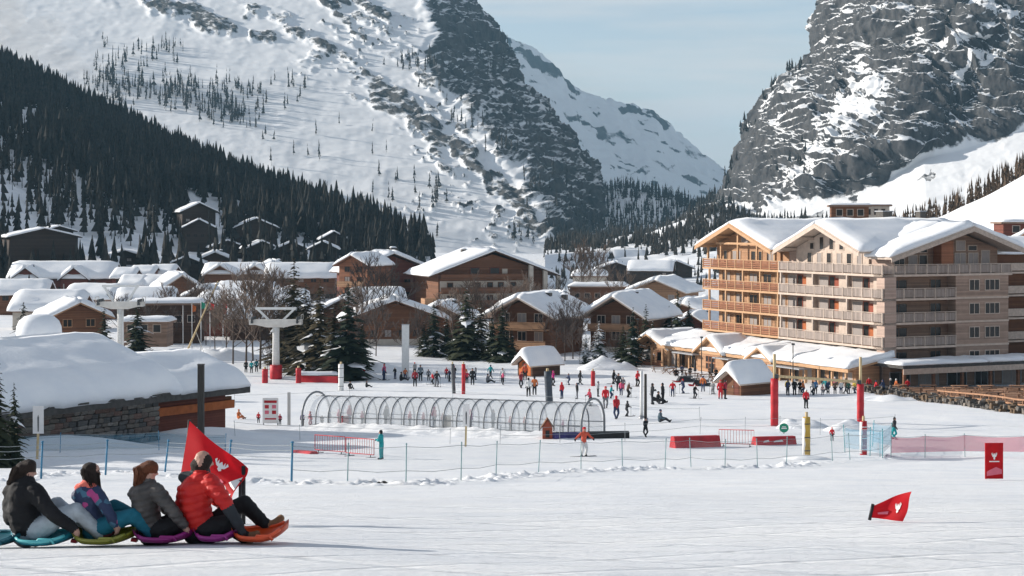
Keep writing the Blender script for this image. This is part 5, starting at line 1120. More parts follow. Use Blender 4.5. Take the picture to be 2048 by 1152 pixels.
def translucent(m, f):
    nt = m.node_tree; b = nt.nodes['Principled BSDF']; o = [n for n in nt.nodes if n.type == 'OUTPUT_MATERIAL'][0]; t = nt.nodes.new('ShaderNodeBsdfTranslucent'); x = nt.nodes.new('ShaderNodeMixShader'); x.inputs[0].default_value = f
    nt.links.new(b.inputs['Base Color'].links[0].from_socket, t.inputs['Color']); nt.links.new(b.outputs[0], x.inputs[1]); nt.links.new(t.outputs[0], x.inputs[2]); nt.links.new(x.outputs[0], o.inputs['Surface'])
translucent(M_REDF, .4)
def pylon(label, px, row, top, d=None, spread=6.6, base_pad=True):
    P = GX(px, d) if d else G(px, row); s = P.y / F; H = -(top - H0) * s - P.z
    t = thing('lift_pylon', label, 'pylon', P)
    b = MB(); b.tube([(0, 0, -.3), (0, 0, H * .62), (0, 0, H * .74)], [.50, .42, .46], 14); b.build('column', M_WHITE, t)
    w = spread / 2; zc = H * .735
    b = MB(); b.hexa([(-w, -.8, zc + .35), (w, -.8, zc + .35), (w, .8, zc + .35), (-w, .8, zc + .35), (-w, -.9, zc + .95), (w, -.9, zc + .95), (w, .9, zc + .95), (-w, .9, zc + .95)]); b.hexa([(-1.1, -.5, zc), (1.1, -.5, zc), (1.1, .5, zc), (-1.1, .5, zc), (-w * .8, -.6, zc + .35), (w * .8, -.6, zc + .35), (w * .8, .6, zc + .35), (-w * .8, .6, zc + .35)]); b.build('cross_arm', M_STEEL, t)
    for e in (-1, 1):
        b = MB(); b.bar((e * .9, 0, zc + .9), (e * w * .72, 0, H), .26, .26); b.build('brace', M_WHITE, t)
        b = MB(); b.bar((e * w * .86, -1.6, zc + .7), (e * w * .86, 1.6, zc + .7), .22, .3)
        for k in range(4): b.tube([(e * w * .86 - .1, -1.4 + .93 * k, zc + 1.1), (e * w * .86 + .1, -1.4 + .93 * k, zc + 1.1)], .24, 10)
        b.build('sheave_train', M_DSTEEL, t)
        b = MB(); b.bar((e * w, -1.0, zc + .95), (e * w, -1.0, zc + 1.6), .06); b.bar((e * w, 1.0, zc + .95), (e * w, 1.0, zc + 1.6), .06); b.bar((e * w, -1, zc + 1.6), (e * w, 1, zc + 1.6), .06); b.build('guard_rail', M_STEEL, t)
    b = MB(); b.bar((-w * .78, 0, H), (w * .78, 0, H), .3, .3); b.build('top_beam', M_WHITE, t)
    b = MB(); b.bar((-.25, -.55, 0), (-.25, -.5, H * .72), .05); b.bar((.25, -.55, 0), (.25, -.5, H * .72), .05)
    for k in range(int(H * 2)): b.bar((-.25, -.53, .3 + k * .36), (.25, -.53, .3 + k * .36), .035)
    b.build('ladder', M_STEEL, t)
    if base_pad: b = MB(); b.tube([(0, 0, 0), (0, 0, .1), (0, 0, 1.7), (0, 0, 1.78)], [.72, .78, .78, .7], 16); b.build('foot_pad', M_RED, t)
    return t
pylon('white chairlift pylon with red padded foot left of the spruces', 552, 758, 617); pylon('white chairlift pylon rising behind the stone hut', 241, 740, 572, d=225, spread=6.2)
def column_sign():
    P = G(811, 757); h = 107 / F * P.y; t = thing('white_pylon', 'plain white slab pylon standing before the village', 'pylon', P)
    b = MB(); b.box(-.45, .45, -.3, .3, -.2, h); b.build('slab', M_WHITE, t); b = MB(); b.box(-.48, .48, -.33, .33, h + .001, h + .09); b.build('cap', M_GREY, t); b = MB(); b.box(-.6, .6, -.45, .45, -.2, .18); b.build('foot', M_GREY, t)
column_sign()

def padded_post(label, px, row, top, rad, pm, wood_top=None, d=None, lean=0.0, wm=None, half=None):
    P = GX(px, d) if d else G(px, row); s = P.y / F; h = (row - top) * s; t = thing('padded_post', label, 'post', P)
    L = Vector((lean * h, 0, h)); n = 6; pts = [L * (k / n) for k in range(n + 1)]
    b = MB(); b.tube([p - Vector((0, 0, .15)) if i == 0 else p for i, p in enumerate(pts)], [rad * (1 + .05 * (i % 2)) for i in range(n + 1)], 14); b.build('pad', pm, t)
    for k in (1, 3, 5):
        b = MB(); b.tube([pts[k] - Vector((0, 0, .03)), pts[k] + Vector((0, 0, .03))], rad * 1.07, 14); b.build('strap', M_DSTEEL if pm is not M_RED else M_WHITEP if half else M_RED, t)
    if half: b = MB(); b.tube([(-rad * .35, -rad * .12, .1), (-rad * .35, -rad * .12, h * .98)], rad * .78, 12); b.build('facing', half, t)
    top_w = (row - wood_top) * s if wood_top else h + .25
    b = MB(); b.tube([(lean * h, 0, h * .9), (lean * h, 0, top_w)], rad * .4, 8); b.build('post', wm or M_STRAW, t)
    return t, P, s
a, PA, sa = padded_post('red padded gate post left, under the wooden crossbar', 1549, 852, 757, .30, M_RED, 708); b_, PB, sb_ = padded_post('red padded gate post right, under the wooden crossbar', 1721, 846, 768, .28, M_RED, 714)
t = thing('gate_crossbar', 'long pale wooden crossbar between the two red gate posts', 'crossbar', PA); zc = (852 - 752) * sa; q = PB - PA; b = MB(); b.bar((0, -.05, zc), (q.x, q.y - .05, q.z + (846 - 764) * sb_), .17, .2); b.build('bar', M_STRAW, t)
for e in (.02, .98): b = MB(); p = Vector((0, -.05, zc)).lerp(Vector((q.x, q.y - .05, q.z + (846 - 764) * sb_)), e); b.cbox(p, (.3, .45, .3)); b.build('bracket', M_DSTEEL, t)
padded_post('yellow padded post standing in front of the red gate', 1613, 914, 834, .22, M_YELLOW, 824, half=M_WHITEP); padded_post('red and white padded post right of the yellow one', 1727, 910, 842, .21, M_RED, 832, half=M_WHITEP)
padded_post('slim red padded post beside the grey one behind the tunnel', 927, 788, 728, .20, M_RED); padded_post('grey padded post left of the slim red one', 908, 787, 728, .19, M_GREYPAD, lean=-.05); padded_post('leaning slate blue padded post behind the tunnel', 1099, 808, 742, .34, M_SLATEPAD, lean=-.06)
padded_post('short red padded post amid the far skiers', 1186, 772, 742, .24, M_RED); padded_post('white post with cap behind the tunnel entrance', 682, 781, 728, .30, M_WHITE)
padded_post('red padded stub left of the front chairlift pylon', 530, 766, 738, .36, M_RED); padded_post('red padded stub right of the front chairlift pylon', 597, 766, 736, .33, M_RED)
def lamp_post(label, px, row, top, m, r=.09, name='pole', d=None, head=True):
    P = GX(px, d) if d else G(px, row); h = (row - top) / F * P.y; t = thing(name, label, 'pole', P); b = MB(); b.tube([(0, 0, -.2), (0, 0, h)], [r, r * .8], 10); b.build('shaft', m, t)
    if head: b = MB(); b.cbox((0, -.1, h + .1), (.35, .5, .2)); b.build('head', M_DSTEEL, t)
    b = MB(); b.tube([(0, 0, -.2), (0, 0, .25)], r * 1.7, 10); b.build('foot', M_GREY, t)
lamp_post('tall white pole in the middle of the beginner area', 1283, 838, 742, M_WHITE, .14, head=False); lamp_post('tall dark pole just right of the white pole', 1291, 842, 748, M_POSTW, .13, head=False)
lamp_post('thin lamp post before the honey wood pavilion', 1276, 730, 640, M_POSTW, .07); lamp_post('thin lamp post before the restaurant gable', 1403, 748, 676, M_POSTW, .07); lamp_post('thin lamp post right of the snow capped kiosk hut', 1586, 770, 690, M_POSTW, .07)
for k, (px, top, fm) in enumerate(((366, 612, None), (384, 606, M_ORP), (402, 600, M_GREEN), (420, 602, M_REDF), (446, 596, M_REDF))):
    lab = ('bare flagpole leftmost of the row beside the lift station', 'flagpole with orange flag in the row by the lift station', 'flagpole with green flag in the row by the lift station', 'flagpole with small red flag in the middle of the row', 'flagpole with long red flag at the right end of the row')[k]
    P = GX(px, 262); h = -(top - H0) / F * 262 - P.z; t = thing('flagpole', lab, 'flagpole', P); b = MB(); b.tube([(0, 0, 0), (0, 0, h)], [.07, .04], 8); b.build('pole', M_WHITE, t)
    b = MB(); b.tube([(0, 0, h), (0, 0, h + .12)], [.08, .03], 8); b.build('finial', M_GREY, t)
    if fm:
        V = []; n = 6
        for i in range(n + 1): V += [(.06 + .16 * i * .6, .1 * math.sin(i * 1.2), h - .25 - .05 * i), (.06 + .16 * i * .5, .1 * math.sin(i * 1.2 + .4), h - (2.6 if k == 4 else 1.4) + .02 * i)]
        b = MB(); b.add(V, [(2*i, 2*i+1, 2*i+3, 2*i+2) for i in range(n)]); b.build('flag', fm, t)
P = at(362, 686, 240); P.z = float(gz(P.x, 240)); t = thing('leaning_mast', 'long pale mast leaning right behind the huts', 'mast', P); q = at(436, 562, 240) - P; b = MB(); b.tube([(0, 0, 0), q], [.16, .07], 8); b.build('mast', M_STRAW, t); b = MB(); b.bar(q * .4, (q.x * .4 + 1.6, 1, 0), .05); b.build('stay', M_STEEL, t)

# ---- covered conveyor lift
def tunnel():
    A = G(632, 853); B = G(1186, 874); A2 = Vector((A.x, A.y, 0)); B2 = Vector((B.x, B.y, 0)); U = (B2 - A2).normalized(); N = Vector((U.y, -U.x, 0)); Lt = (B2 - A2).length
    t = thing('conveyor_tunnel', 'long clear arched tunnel over the conveyor lift in the snow garden', 'tunnel', A); R, Hh = 1.62, 2.45
    def gp(u): q = A2 + U * u; return float(gz(q.x, q.y))
    def P(u, o, z): q = A2 + U * u + N * o; return Vector((q.x, q.y, gp(u) + z)) - A
    n = 21; pitch = Lt / n
    prof = [(R * math.cos(a), (Hh - .9) * math.sin(a) + .9) for a in np.linspace(0, math.pi, 15)]; prof = [(R * 1.0, -.25), (R, .45)] + prof + [(-R, .45), (-R, -.25)]
    for k in range(n + 1):
        u = k * pitch; sc = 1.12 if k in (0, n) else 1.0
        b = MB(); b.tube([P(u, o * sc, z * sc) for o, z in prof], .085 if k in (0, n) else .05, 6); b.build('hoop', M_HOOP, t)
        if k < n:
            V = []; 
            for o, z in prof: V += [P(u + .04, o * .985, z * .985), P(u + pitch - .04, o * .985, z * .985)]
            b = MB(); b.add(V, [(2*i, 2*i+1, 2*i+3, 2*i+2) for i in range(len(prof) - 1)], 0, True); b.build('cover_panel', M_COVER, t)
    for o in (-R * .99, R * .99, 0):
        z = .95 if o else Hh; b = MB(); b.tube([P(k * pitch, o, z) for k in range(n + 1)], .035, 5); b.build('side_rail' if o else 'ridge_rail', M_HOOP, t)
    b = MB()
    for k in range(n): b.hexa([P(k * pitch, -.5, -.1), P((k + 1) * pitch, -.5, -.1), P((k + 1) * pitch, .5, -.1), P(k * pitch, .5, -.1), P(k * pitch, -.5, .22), P((k + 1) * pitch, -.5, .22), P((k + 1) * pitch, .5, .22), P(k * pitch, .5, .22)])
    b.build('conveyor_belt', M_GREYPAD, t)
    # snow pushed up against the near side
    V = []; nu, nv = 120, 10; rr = random.Random(4)
    for j in range(nv + 1):
        for i in range(nu + 1):
            u = -1 + (Lt + 1.5) * i / nu; v = j / nv; o = R + .02 + 3.2 * v; q = A2 + U * u + N * o; e = min(1, max(0, (u + 1) / 3)) * min(1, max(0, (Lt + .5 - u) / 3))
            z = float(gz(q.x, q.y)) - .02 + (.42 * (1 - v) ** 1.6 + .10 * float(vnoise(u * 1.1, o * 1.4, 0, 5)) + .05 * float(vnoise(u * 3.1, o * 3, 0, 6))) * e * (1 if j < nv else 0) - (.25 if j == nv else 0)
            V.append((q.x, q.y, z))
    me = np_mesh('snow_bank', np.array(V), grid_faces(nv + 1, nu + 1), mats=[MSG]); tag(link('snow_bank', me), 'bank of pushed up snow along the tunnel', kind='structure')
    return A2, U, N, Lt, gp
TA, TU, TN, TL, TGP = tunnel()
# rough ploughed snow along the rope fence
def ploughed(name, pts, w, h, label, seed, step=.14):
    P = [G(*p) for p in pts]; V = []; n = 0; rows = int(w * 2 / .12)
    for a, b in zip(P[:-1], P[1:]):
        m = max(2, int((b - a).length / step))
        for i in range(m):
            c = a.lerp(b, i / m); nn = Vector((-(b - a).y, (b - a).x, 0)).normalized()
            for j in range(rows + 1):
                o = (j / rows * 2 - 1) * w; x, y = c.x + nn.x * o, c.y + nn.y * o; e = max(0, 1 - abs(o / w) ** 1.5)
                V.append((x, y, o)); n += 1
    V = np.array(V); X, Y, O = V[:, 0], V[:, 1], V[:, 2]; e = np.clip(1 - np.abs(O / w) ** 1.6, 0, 1)
    clod = np.maximum(0, fbm(X * 2.2, Y * 2.2, 0, 3, seed, .6)) * 1.6 + .5 * np.maximum(0, vnoise(X * 4.5, Y * 4.5, 0, seed + 5))
    patch = .25 + .75 * sstep(-.3, .4, fbm(X / 3, Y / 3, 0, 2, seed + 2))
    Z = gz(X, Y) - .04 + h * e * (.2 + clod) * patch
    me = np_mesh(name, np.stack([X, Y, Z], -1), grid_faces(n // (rows + 1), rows + 1), smooth=True, mats=[MSG]); tag(link(name, me), label, kind='structure')
ploughed('ploughed_snow', [(470, 966), (583, 968), (700, 970), (800, 972), (900, 966), (1000, 956), (1100, 946), (1250, 940), (1400, 937), (1560, 935), (1660, 926), (1760, 920), (1800, 912)], 1.6, .22, 'line of rough clods along the rope fence', 3, .12)
ploughed('ploughed_snow', [(-60, 970), (60, 955), (200, 945), (330, 950), (470, 962)], 1.4, .18, 'line of rough clods by the left blue poles', 8)
ploughed('ploughed_snow', [(770, 968), (850, 966), (930, 958)], 1.7, .42, 'heap of broken snow below the teal coated walker', 14)

# ---- rope and net fences
def fence(label, poles, hgt, pm, ropes, net=None, netz=(.3, 1.2), pr=.022, lean=0.0, netm=None):
    P0 = G(*poles[0]); t = thing('safety_fence', label, 'fence', P0); rr = random.Random(int(poles[0][0])); tops = []
    for px, row in poles:
        p = G(px, row) - P0; l = Vector((rr.uniform(-.06, .06) + lean, rr.uniform(-.03, .03), 1)) ; tops.append((p, l))
        b = MB(); b.tube([p - l * .1, p + l * hgt], [pr, pr], 6); o = b.build('pole', pm, t)
        b = MB(); b.tube([p + l * hgt, p + l * (hgt + .06)], [pr * 1.7, pr], 6); b.build('cap', pm, o)
    for z in ropes:
        for (p, l), (q, m) in zip(tops[:-1], tops[1:]):
            a = p + l * z; c = q + m * z; mid = (a + c) / 2 - Vector((0, 0, .07)); b = MB(); b.tube([a, mid, c], .011, 4, caps=False); b.build('rope', M_ROPE, t)
    if net:
        for (p, l), (q, m) in zip(tops[:-1], tops[1:]):
            V = []
            for i in range(7):
                f = i / 6; c = p.lerp(q, f); sag = .1 * math.sin(f * math.pi); V += [c + Vector((0, 0, netz[0])), c + Vector((0, 0.05 * math.sin(i), netz[1] - sag))]
            b = MB(); b.add(V, [(2*i, 2*i+1, 2*i+3, 2*i+2) for i in range(6)]); b.build('net', netm, t)
fence('long rope fence on thin teal poles across the middle of the slope', [(583, 965), (695, 966), (812, 968), (922, 962), (992, 952), (1077, 945), (1162, 942), (1245, 938), (1330, 937), (1382, 934), (1450, 937), (1515, 936), (1573, 931), (1665, 922), (1700, 920), (1760, 915)], 1.5, M_TEALP, (.5, 1.42), True, (.5, 1.4), netm=M_NETG)
fence('blue net fence on bright blue poles before the stone hut', [(-60, 968), (82, 958), (211, 950), (330, 944), (455, 950), (583, 965)], 1.55, M_BLUEP, (.95, 1.45, 1.25), None, pr=.045, lean=.06)
fence('dark blue net along the foot of the stone hut', [(-20, 908), (120, 905), (318, 900), (450, 905)], 1.1, M_BLUEP, (.9, 1.05), True, (.1, 1.05), netm=M_NETB)
fence('faded pink net fence at the right of the slope', [(1782, 918), (1850, 916), (1930, 914), (2060, 916), (2200, 920)], 1.35, M_TEALP, (1.3,), True, (.35, 1.3), netm=M_NETP)
fence('short teal net pen beside the red and white post', [(1690, 905), (1740, 912), (1765, 918), (1782, 900), (1745, 893)], 1.7, M_TURQ, (1.2, 1.6, .6), True, (.3, 1.6), netm=M_NETB)
fence('thin rope line behind the red barriers', [(1000, 888), (1120, 886), (1250, 882), (1400, 868), (1490, 868), (1560, 866), (1640, 870), (1790, 862)], 1.2, M_ROPE, (1.1, .6), None, pr=.016)
fence('thin rope line in front of the tunnel mouth', [(470, 872), (600, 880), (900, 888), (1000, 888)], 1.0, M_ROPE, (.95,), None, pr=.016)
fence('upper rope line beside the tunnel', [(470, 812), (700, 800), (905, 802), (1150, 818), (1290, 838), (1400, 842)], 1.1, M_ROPE, (1.0,), None, pr=.016)

def barrier(label, p0, p1, h=1.1, fm=None, nb=12):
    A, B = G(*p0), G(*p1); t = thing('crowd_barrier', label, 'barrier', A, group=None); q = B - A; up = Vector((0, 0, 1)); fm = fm or M_RED
    b = MB(); r = .028; z0, z1 = up * .18, up * h
    b.tube([z0, z1, q + z1, q + z0, z0 * 1.0], r, 6); b.build('frame', fm, t)
    for k in range(1, nb): p = q * (k / nb); b = MB(); b.tube([p + z0, p + z1], .013, 5); b.build('bar', fm, t)
    for f in (.12, .88): p = q * f; n = Vector((q.y, -q.x, 0)).normalized(); b = MB(); b.bar(p - n * .35, p + n * .35, .06, .05); b.bar(p, p + z0, .05); b.build('foot', M_DSTEEL, t)
barrier('left red crowd barrier below the tunnel', (630, 905), (690, 910)); barrier('right red crowd barrier beside the teal coated walker', (692, 911), (748, 916)); barrier('red crowd barrier between the two red banners', (1438, 892), (1508, 894))
def wedge_banner(label, p0, p1, h, logo=True):
    A, B = G(*p0), G(*p1); t = thing('slope_banner', label, 'banner', A); q = B - A; n = Vector((q.y, -q.x, 0)).normalized() * .35; z = Vector((0, 0, h))
    b = MB(); b.hexa([-n, q - n, q + n, n, z - n * .5, q + z - n * .5, q + z + n * .5, z + n * .5]); b.build('cushion', M_RED, t)
    if logo:
        for f, w in ((.25, .25), (.55, .4)): c = q * f + n * .78 + z * .5; b = MB(); u = q.normalized(); b.poly([c - u * w - z * .15, c + u * w - z * .1, c + u * w * .7 + z * .15, c - u * w * .6 + z * .05], n * .06); b.build('logo', M_WHITEP, t)
    return t
wedge_banner('red padded banner block left of the barrier', (1345, 896), (1436, 893), .75, False); wedge_banner('red padded banner block right of the barrier', (1508, 890), (1588, 888), .55)
wedge_banner('low red banner on the snow left of the red barrier', (592, 905), (628, 908), .16, False); wedge_banner('red padded bench under snow before the spruces', (596, 764), (676, 766), .8, False)
P = G(636, 764); b = MB(); snow_slab(b, (-2.6, -.5, .85), (2.6, -.5, .85), (2.6, .6, .85), (-2.6, .6, .85), .4, (1, 1, 1, 1), (6, 10), 5); tag(b.build('snow_cushion', MS, None, P), 'cap of snow lying on the red padded bench', 'snow')

def panel_sign(label, px, row, w, h, m, z0=0, deco=None, posts=False, d=None, tilt=0.0, name='sign_board'):
    P = GX(px, d) if d else G(px, row); t = thing(name, label, 'sign', P, tilt); b = MB(); b.box(-w/2, w/2, -.03, .03, z0, z0 + h); b.build('panel', m, t)
    if posts:
        for x in (-w/2 + .06, w/2 - .06): b = MB(); b.box(x - .04, x + .04, .032, .1, -.2, z0 + h * .9); b.build('post', M_GREY, t)
    for dm, pts in (deco or []):
        b = MB(); b.poly([(x * w, -.034, z0 + y * h) for x, y in pts], (0, -.006, 0)); b.build('print', dm, t)
    return t
panel_sign('white rules board with red marks at the tunnel entrance', 541, 850, 1.25, 2.0, M_WHITEP, .15, [(M_RED, [(-.40, .80), (.40, .80), (.40, .90), (-.40, .90)]), (M_RED, [(-.36, .58), (-.10, .58), (-.10, .72), (-.36, .72)]), (M_PINK, [(.10, .58), (.36, .58), (.36, .72), (.10, .72)]), (M_PINK, [(-.36, .36), (-.10, .36), (-.10, .50), (-.36, .50)]), (M_RED, [(.10, .36), (.36, .36), (.36, .50), (.10, .50)]), (M_RED, [(-.36, .14), (.36, .14), (.36, .20), (-.36, .20)])], True)
panel_sign('clear tall gate panel beside the white rules board', 578, 850, .25, 2.6, M_STEEL, 0)
EAGLE = [(-.16, .70), (-.12, .74), (-.10, .66), (-.07, .73), (-.05, .66), (0, .72), (.05, .66), (.07, .73), (.10, .66), (.12, .74), (.16, .70), (.10, .62), (.04, .60), (.05, .56), (0, .53), (-.05, .56), (-.04, .60), (-.10, .62)]
panel_sign('upright red banner with white emblem at the right edge', 1988, 960, .72, 1.42, M_REDF, .05, [(M_WHITEP, EAGLE), (M_WHITEP, [(-.28, .47), (.28, .47), (.28, .50), (-.28, .50)]), (M_PINK, [(-.42, .08), (.42, .14), (.42, .26), (.1, .33), (-.25, .25), (-.42, .2)])], False, name='red_banner', tilt=.05)
def pole_sign(label, px, row, top, w, lean, board=True, flip=0):
    P = G(px, row); h = (row - top) / F * P.y; t = thing('piste_sign', label, 'sign', P); b = MB(); b.bar((0, 0, -.2), (lean * h, 0, h * (.7 if board else 1)), .13, .07); b.build('post', M_STRAW, t)
    if board: x = lean * h * .9; b = MB(); b.box(x - w/2, x + w/2, -.05, -.02, h * .48, h); o = b.build('board', M_WHITEP, t); b = MB(); b.poly([(x - .03, -.052, h * .52), (x + .03, -.052, h * .52), (x + .05, -.052, h * .78), (x, -.052, h * .84), (x - .05, -.052, h * .78)], (0, -.006, 0)); b.build('print', M_GREYPAD, o)
pole_sign('white piste sign on a straw coloured post at the left', 74, 918, 812, .62, .03); pole_sign('bare straw coloured post left of the white piste sign', 36, 930, 855, .3, -.08, False)
pole_sign('narrow white piste sign on a pale post by the tunnel', 931, 893, 808, .42, .02)
P = G(1568, 868); t = thing('round_sign', 'round green piste sign beside the left gate post', 'sign', P); b = MB(); b.tube([(0, -.03, .45), (0, .03, .45)], .34, 20, smooth=False); o = b.build('disc', M_GREEN, t); b = MB(); b.bar((0, .05, 0), (0, .05, .5), .06); b.build('post', M_GREY, t); b = MB(); b.box(-.2, .2, -.045, -.032, .38, .46); b.box(-.14, .14, -.045, -.032, .5, .56); b.build('print', M_WHITEP, o)

# dark wooden post behind the red flag
P = G(402, 905); t = thing('timber_post', 'tall dark timber post behind the big red flag', 'post', P); h = (905 - 730) / F * P.y; b = MB(); b.box(-.18, .18, -.18, .18, -.3, h); b.build('shaft', M_POSTW, t); b = MB(); b.box(-.2, .2, -.2, .2, h + .001, h + .06); b.build('cap', M_DARKROOF, t)
# ---- red cloth flags
def cloth(name, label, corners, n, wav, decos, pole=None, hem=None, seed=0):
    """cloth between four corners (world), gently folded; decos: (material, outline in cloth coordinates)"""
    A, B, C_, D_ = corners; base = Vector(min(corners, key=lambda p: p.z)); t = thing(name, label, 'flag', base); nrm = (B - A).cross(D_ - A).normalized(); nrm = nrm if nrm.y < 0 else -nrm
    def S(u, v): p = (A * (1 - u) + B * u) * (1 - v) + (D_ * (1 - u) + C_ * u) * v; return p + nrm * wav * (math.sin(u * 5 + v * 2 + seed) * .6 + math.sin(v * 7 - u * 3) * .4) * u * (1 - .4 * v) - base
    V = [S(i / n, j / n) for j in range(n + 1) for i in range(n + 1)]; W = n + 1; Fq = [(j*W+i, j*W+i+1, (j+1)*W+i+1, (j+1)*W+i) for j in range(n) for i in range(n)]
    b = MB(); b.add(V, Fq, 0, True); b.build('cloth', M_REDF, t)
    for dm, pts in decos:
        P = [S(u, v) + nrm * .012 for u, v in pts]; c = sum(P, Vector()) / len(P); b = MB(); b.add(P + [p + nrm * .004 for p in P], [tuple(range(len(P))), tuple(range(len(P), 2 * len(P)))]); b.build('print', dm, t)
    for a, c, r in (pole or []): b = MB(); b.tube([a - base, c - base], r, 8); b.build('stake', M_BLACK, t)
    return t
def fp(px, py, d): return at(px, py, d)
dF = 20.6
cloth('red_flag', 'large red triangular flag with white emblem behind the man in red', [fp(379, 842, dF), fp(488, 938, dF - .3), fp(462, 1012, dF - .5), fp(362, 945, dF)], 18, .16,
    [(M_WHITEP, [(.64 + x * .6, .33 + (.65 - y) * 1.15) for x, y in EAGLE]), (M_WHITEP, [(.60, .98), (.74, .78), (.86, .5), (.97, .28), (.99, .55), (.93, .8), (.80, .99)]), (M_PINK, [(.62, .72), (.70, .60), (.76, .62), (.68, .76)])],
    [(GX(487, dF - .2), fp(487, 932, dF - .2), .025), (GX(479, dF - .3), fp(481, 960, dF - .3), .02), (GX(364, dF + .05), fp(379, 840, dF + .05), .02)])
Pf = G(1780, 1044); dg = Pf.y
cloth('red_flag', 'small red flag sagging to the snow at the right foreground', [fp(1745, 1012, dg), fp(1822, 982, dg), fp(1806, 1043, dg - .2), fp(1739, 1035, dg)], 14, .1,
    [(M_WHITEP, [(.72 + x * .5, .46 + (.65 - y) * 1.9) for x, y in EAGLE]), (M_PINK, [(.2, .62), (.5, .6), (.5, .75), (.22, .74)])], [(fp(1739, 1040, dg), fp(1746, 1008, dg), .02)], seed=2)

# ---- huts in the snow garden
def hut(label, px, row, W, D, H, rise, yaw, front, wall):
    P = G(px, row); t = thing('snow_hut', label, 'hut', P, math.radians(yaw)); w2 = W / 2
    b = MB(); b.poly([(-w2, 0, -.3), (w2, 0, -.3), (w2, 0, H), (0, 0, H + rise), (-w2, 0, H)], (0, D, 0)); b.build('wall', wall, t)
    b = MB(); b.poly([(-w2 * .8, -.04, .1), (w2 * .8, -.04, .1), (w2 * .8, -.04, H * .9), (0, -.04, H + rise * .6), (-w2 * .8, -.04, H * .9)], (0, .039, 0)); b.build('front_panel', front, t)
    b = MB(); b.box(-.45, .45, -.07, -.042, 0, 1.8); d_ = b.build('door', M_BROWN, t); b = MB(); b.box(.3, .36, -.1, -.071, .85, 1.05); b.build('handle', M_GREY, d_)
    for e in (-1, 1):
        q = [Vector(v) for v in ((e * (w2 + .45), -.7, H - .3), (e * (w2 + .45), D + .4, H - .3), (0, D + .4, H + rise + .1), (0, -.7, H + rise + .1))]; b = MB(); b.hexa([v - Vector((0, 0, .14)) for v in q] + q); r = b.build('roof', M_PALEBEAM, t)
    b = MB(); n = 13; m = 14; V = []
    for j in range(m + 1):
        y = -.8 + (D + 1.3) * j / m; ey = math.sqrt(max(0, 1 - (abs(j / m * 2 - 1)) ** 5)) * .55 + .45
        for i in range(n + 1):
            f = i / n * 2 - 1; x = f * (w2 + .5); zr = H + rise + .1 - abs(f) * (rise + .4); V.append((x, y, zr + .02 + (.95 * math.sqrt(max(0, 1 - abs(f) ** 3)) + .06) * ey * (.8 + .35 * (1 - abs(f)) )))
    Fq = [(j*(n+1)+i, j*(n+1)+i+1, (j+1)*(n+1)+i+1, (j+1)*(n+1)+i) for j in range(m) for i in range(n)]; k = len(V); V2 = [(x, y, H + rise + .12 - abs((i % (n + 1)) / n * 2 - 1) * (rise + .4)) for i, (x, y, z) in enumerate(V)]
    ring = [i for i in range(n + 1)] + [j*(n+1)+n for j in range(1, m+1)] + [m*(n+1)+i for i in range(n-1, -1, -1)] + [j*(n+1) for j in range(m-1, 0, -1)]
    b.add(V + V2, Fq + [(ring[a], k + ring[a], k + ring[(a+1) % len(ring)], ring[(a+1) % len(ring)]) for a in range(len(ring))], 0, True); b.build('snow_load', MS, t)
    return t
hut('lift hut with orange front under a thick pillow of snow', 1050, 752, 3.0, 4.6, 1.7, .9, -52, M_ORP, M_DARKWOOD); hut('brown ticket hut under a rounded snow load before the restaurant', 1462, 790, 2.9, 4.8, 1.6, 1.0, -50, M_REDBROWN, M_BROWN)
# props at the tunnel's end
P = G(1095, 878); t = thing('toy_house', 'little red brown toy house at the tunnel end', 'toy house', P); b = MB(); b.poly([(-.35, 0, 0), (.35, 0, 0), (.35, 0, .8), (0, 0, 1.35), (-.35, 0, .8)], (0, .6, 0)); b.build('wall', M_SHUTB, t)
for e in (-1, 1): b = MB(); q = [Vector(v) for v in ((e * .5, -.1, .72), (e * .5, .75, .72), (0, .75, 1.47), (0, -.1, 1.47))]; b.hexa([v - Vector((0, 0, .07)) for v in q] + q); b.build('roof', M_BROWN, t)
b = MB(); b.box(-.14, .14, -.03, 0, .1, .6); b.build('door', M_BLACK, t)
def mat_pad(label, p0, p1, h, m):
    A, B = G(*p0), G(*p1); t = thing('crash_mat', label, 'mat', A); q = B - A; n = Vector((q.y, -q.x, 0)).normalized() * .35; z = Vector((0, 0, h)); b = MB(); b.hexa([-n, q - n, q + n, n, z - n, q + z - n, q + z + n, z + n]); b.build('cushion', m, t); b = MB(); b.hexa([-n * .9 + z * 1.001, q - n * .9 + z * 1.001, q - n * .5 + z * 1.001, -n * .5 + z * 1.001, -n * .9 + z * 1.06, q - n * .9 + z * 1.06, q - n * .5 + z * 1.06, -n * .5 + z * 1.06]); b.build('strap', M_DSTEEL, t)
mat_pad('purple blue crash mat at the tunnel end', (1106, 878), (1172, 876), .42, M_BLUEMAT); mat_pad('black crash mat right of the purple one', (1176, 877), (1258, 876), .45, M_BLACK)
for lab, px, row, m in (('pale yellow figure board in the tunnel', 895, 858, M_STRAW), ('red figure board near the tunnel left end', 690, 858, M_RED)): panel_sign(lab, px, row, .55, .95, m, .05)

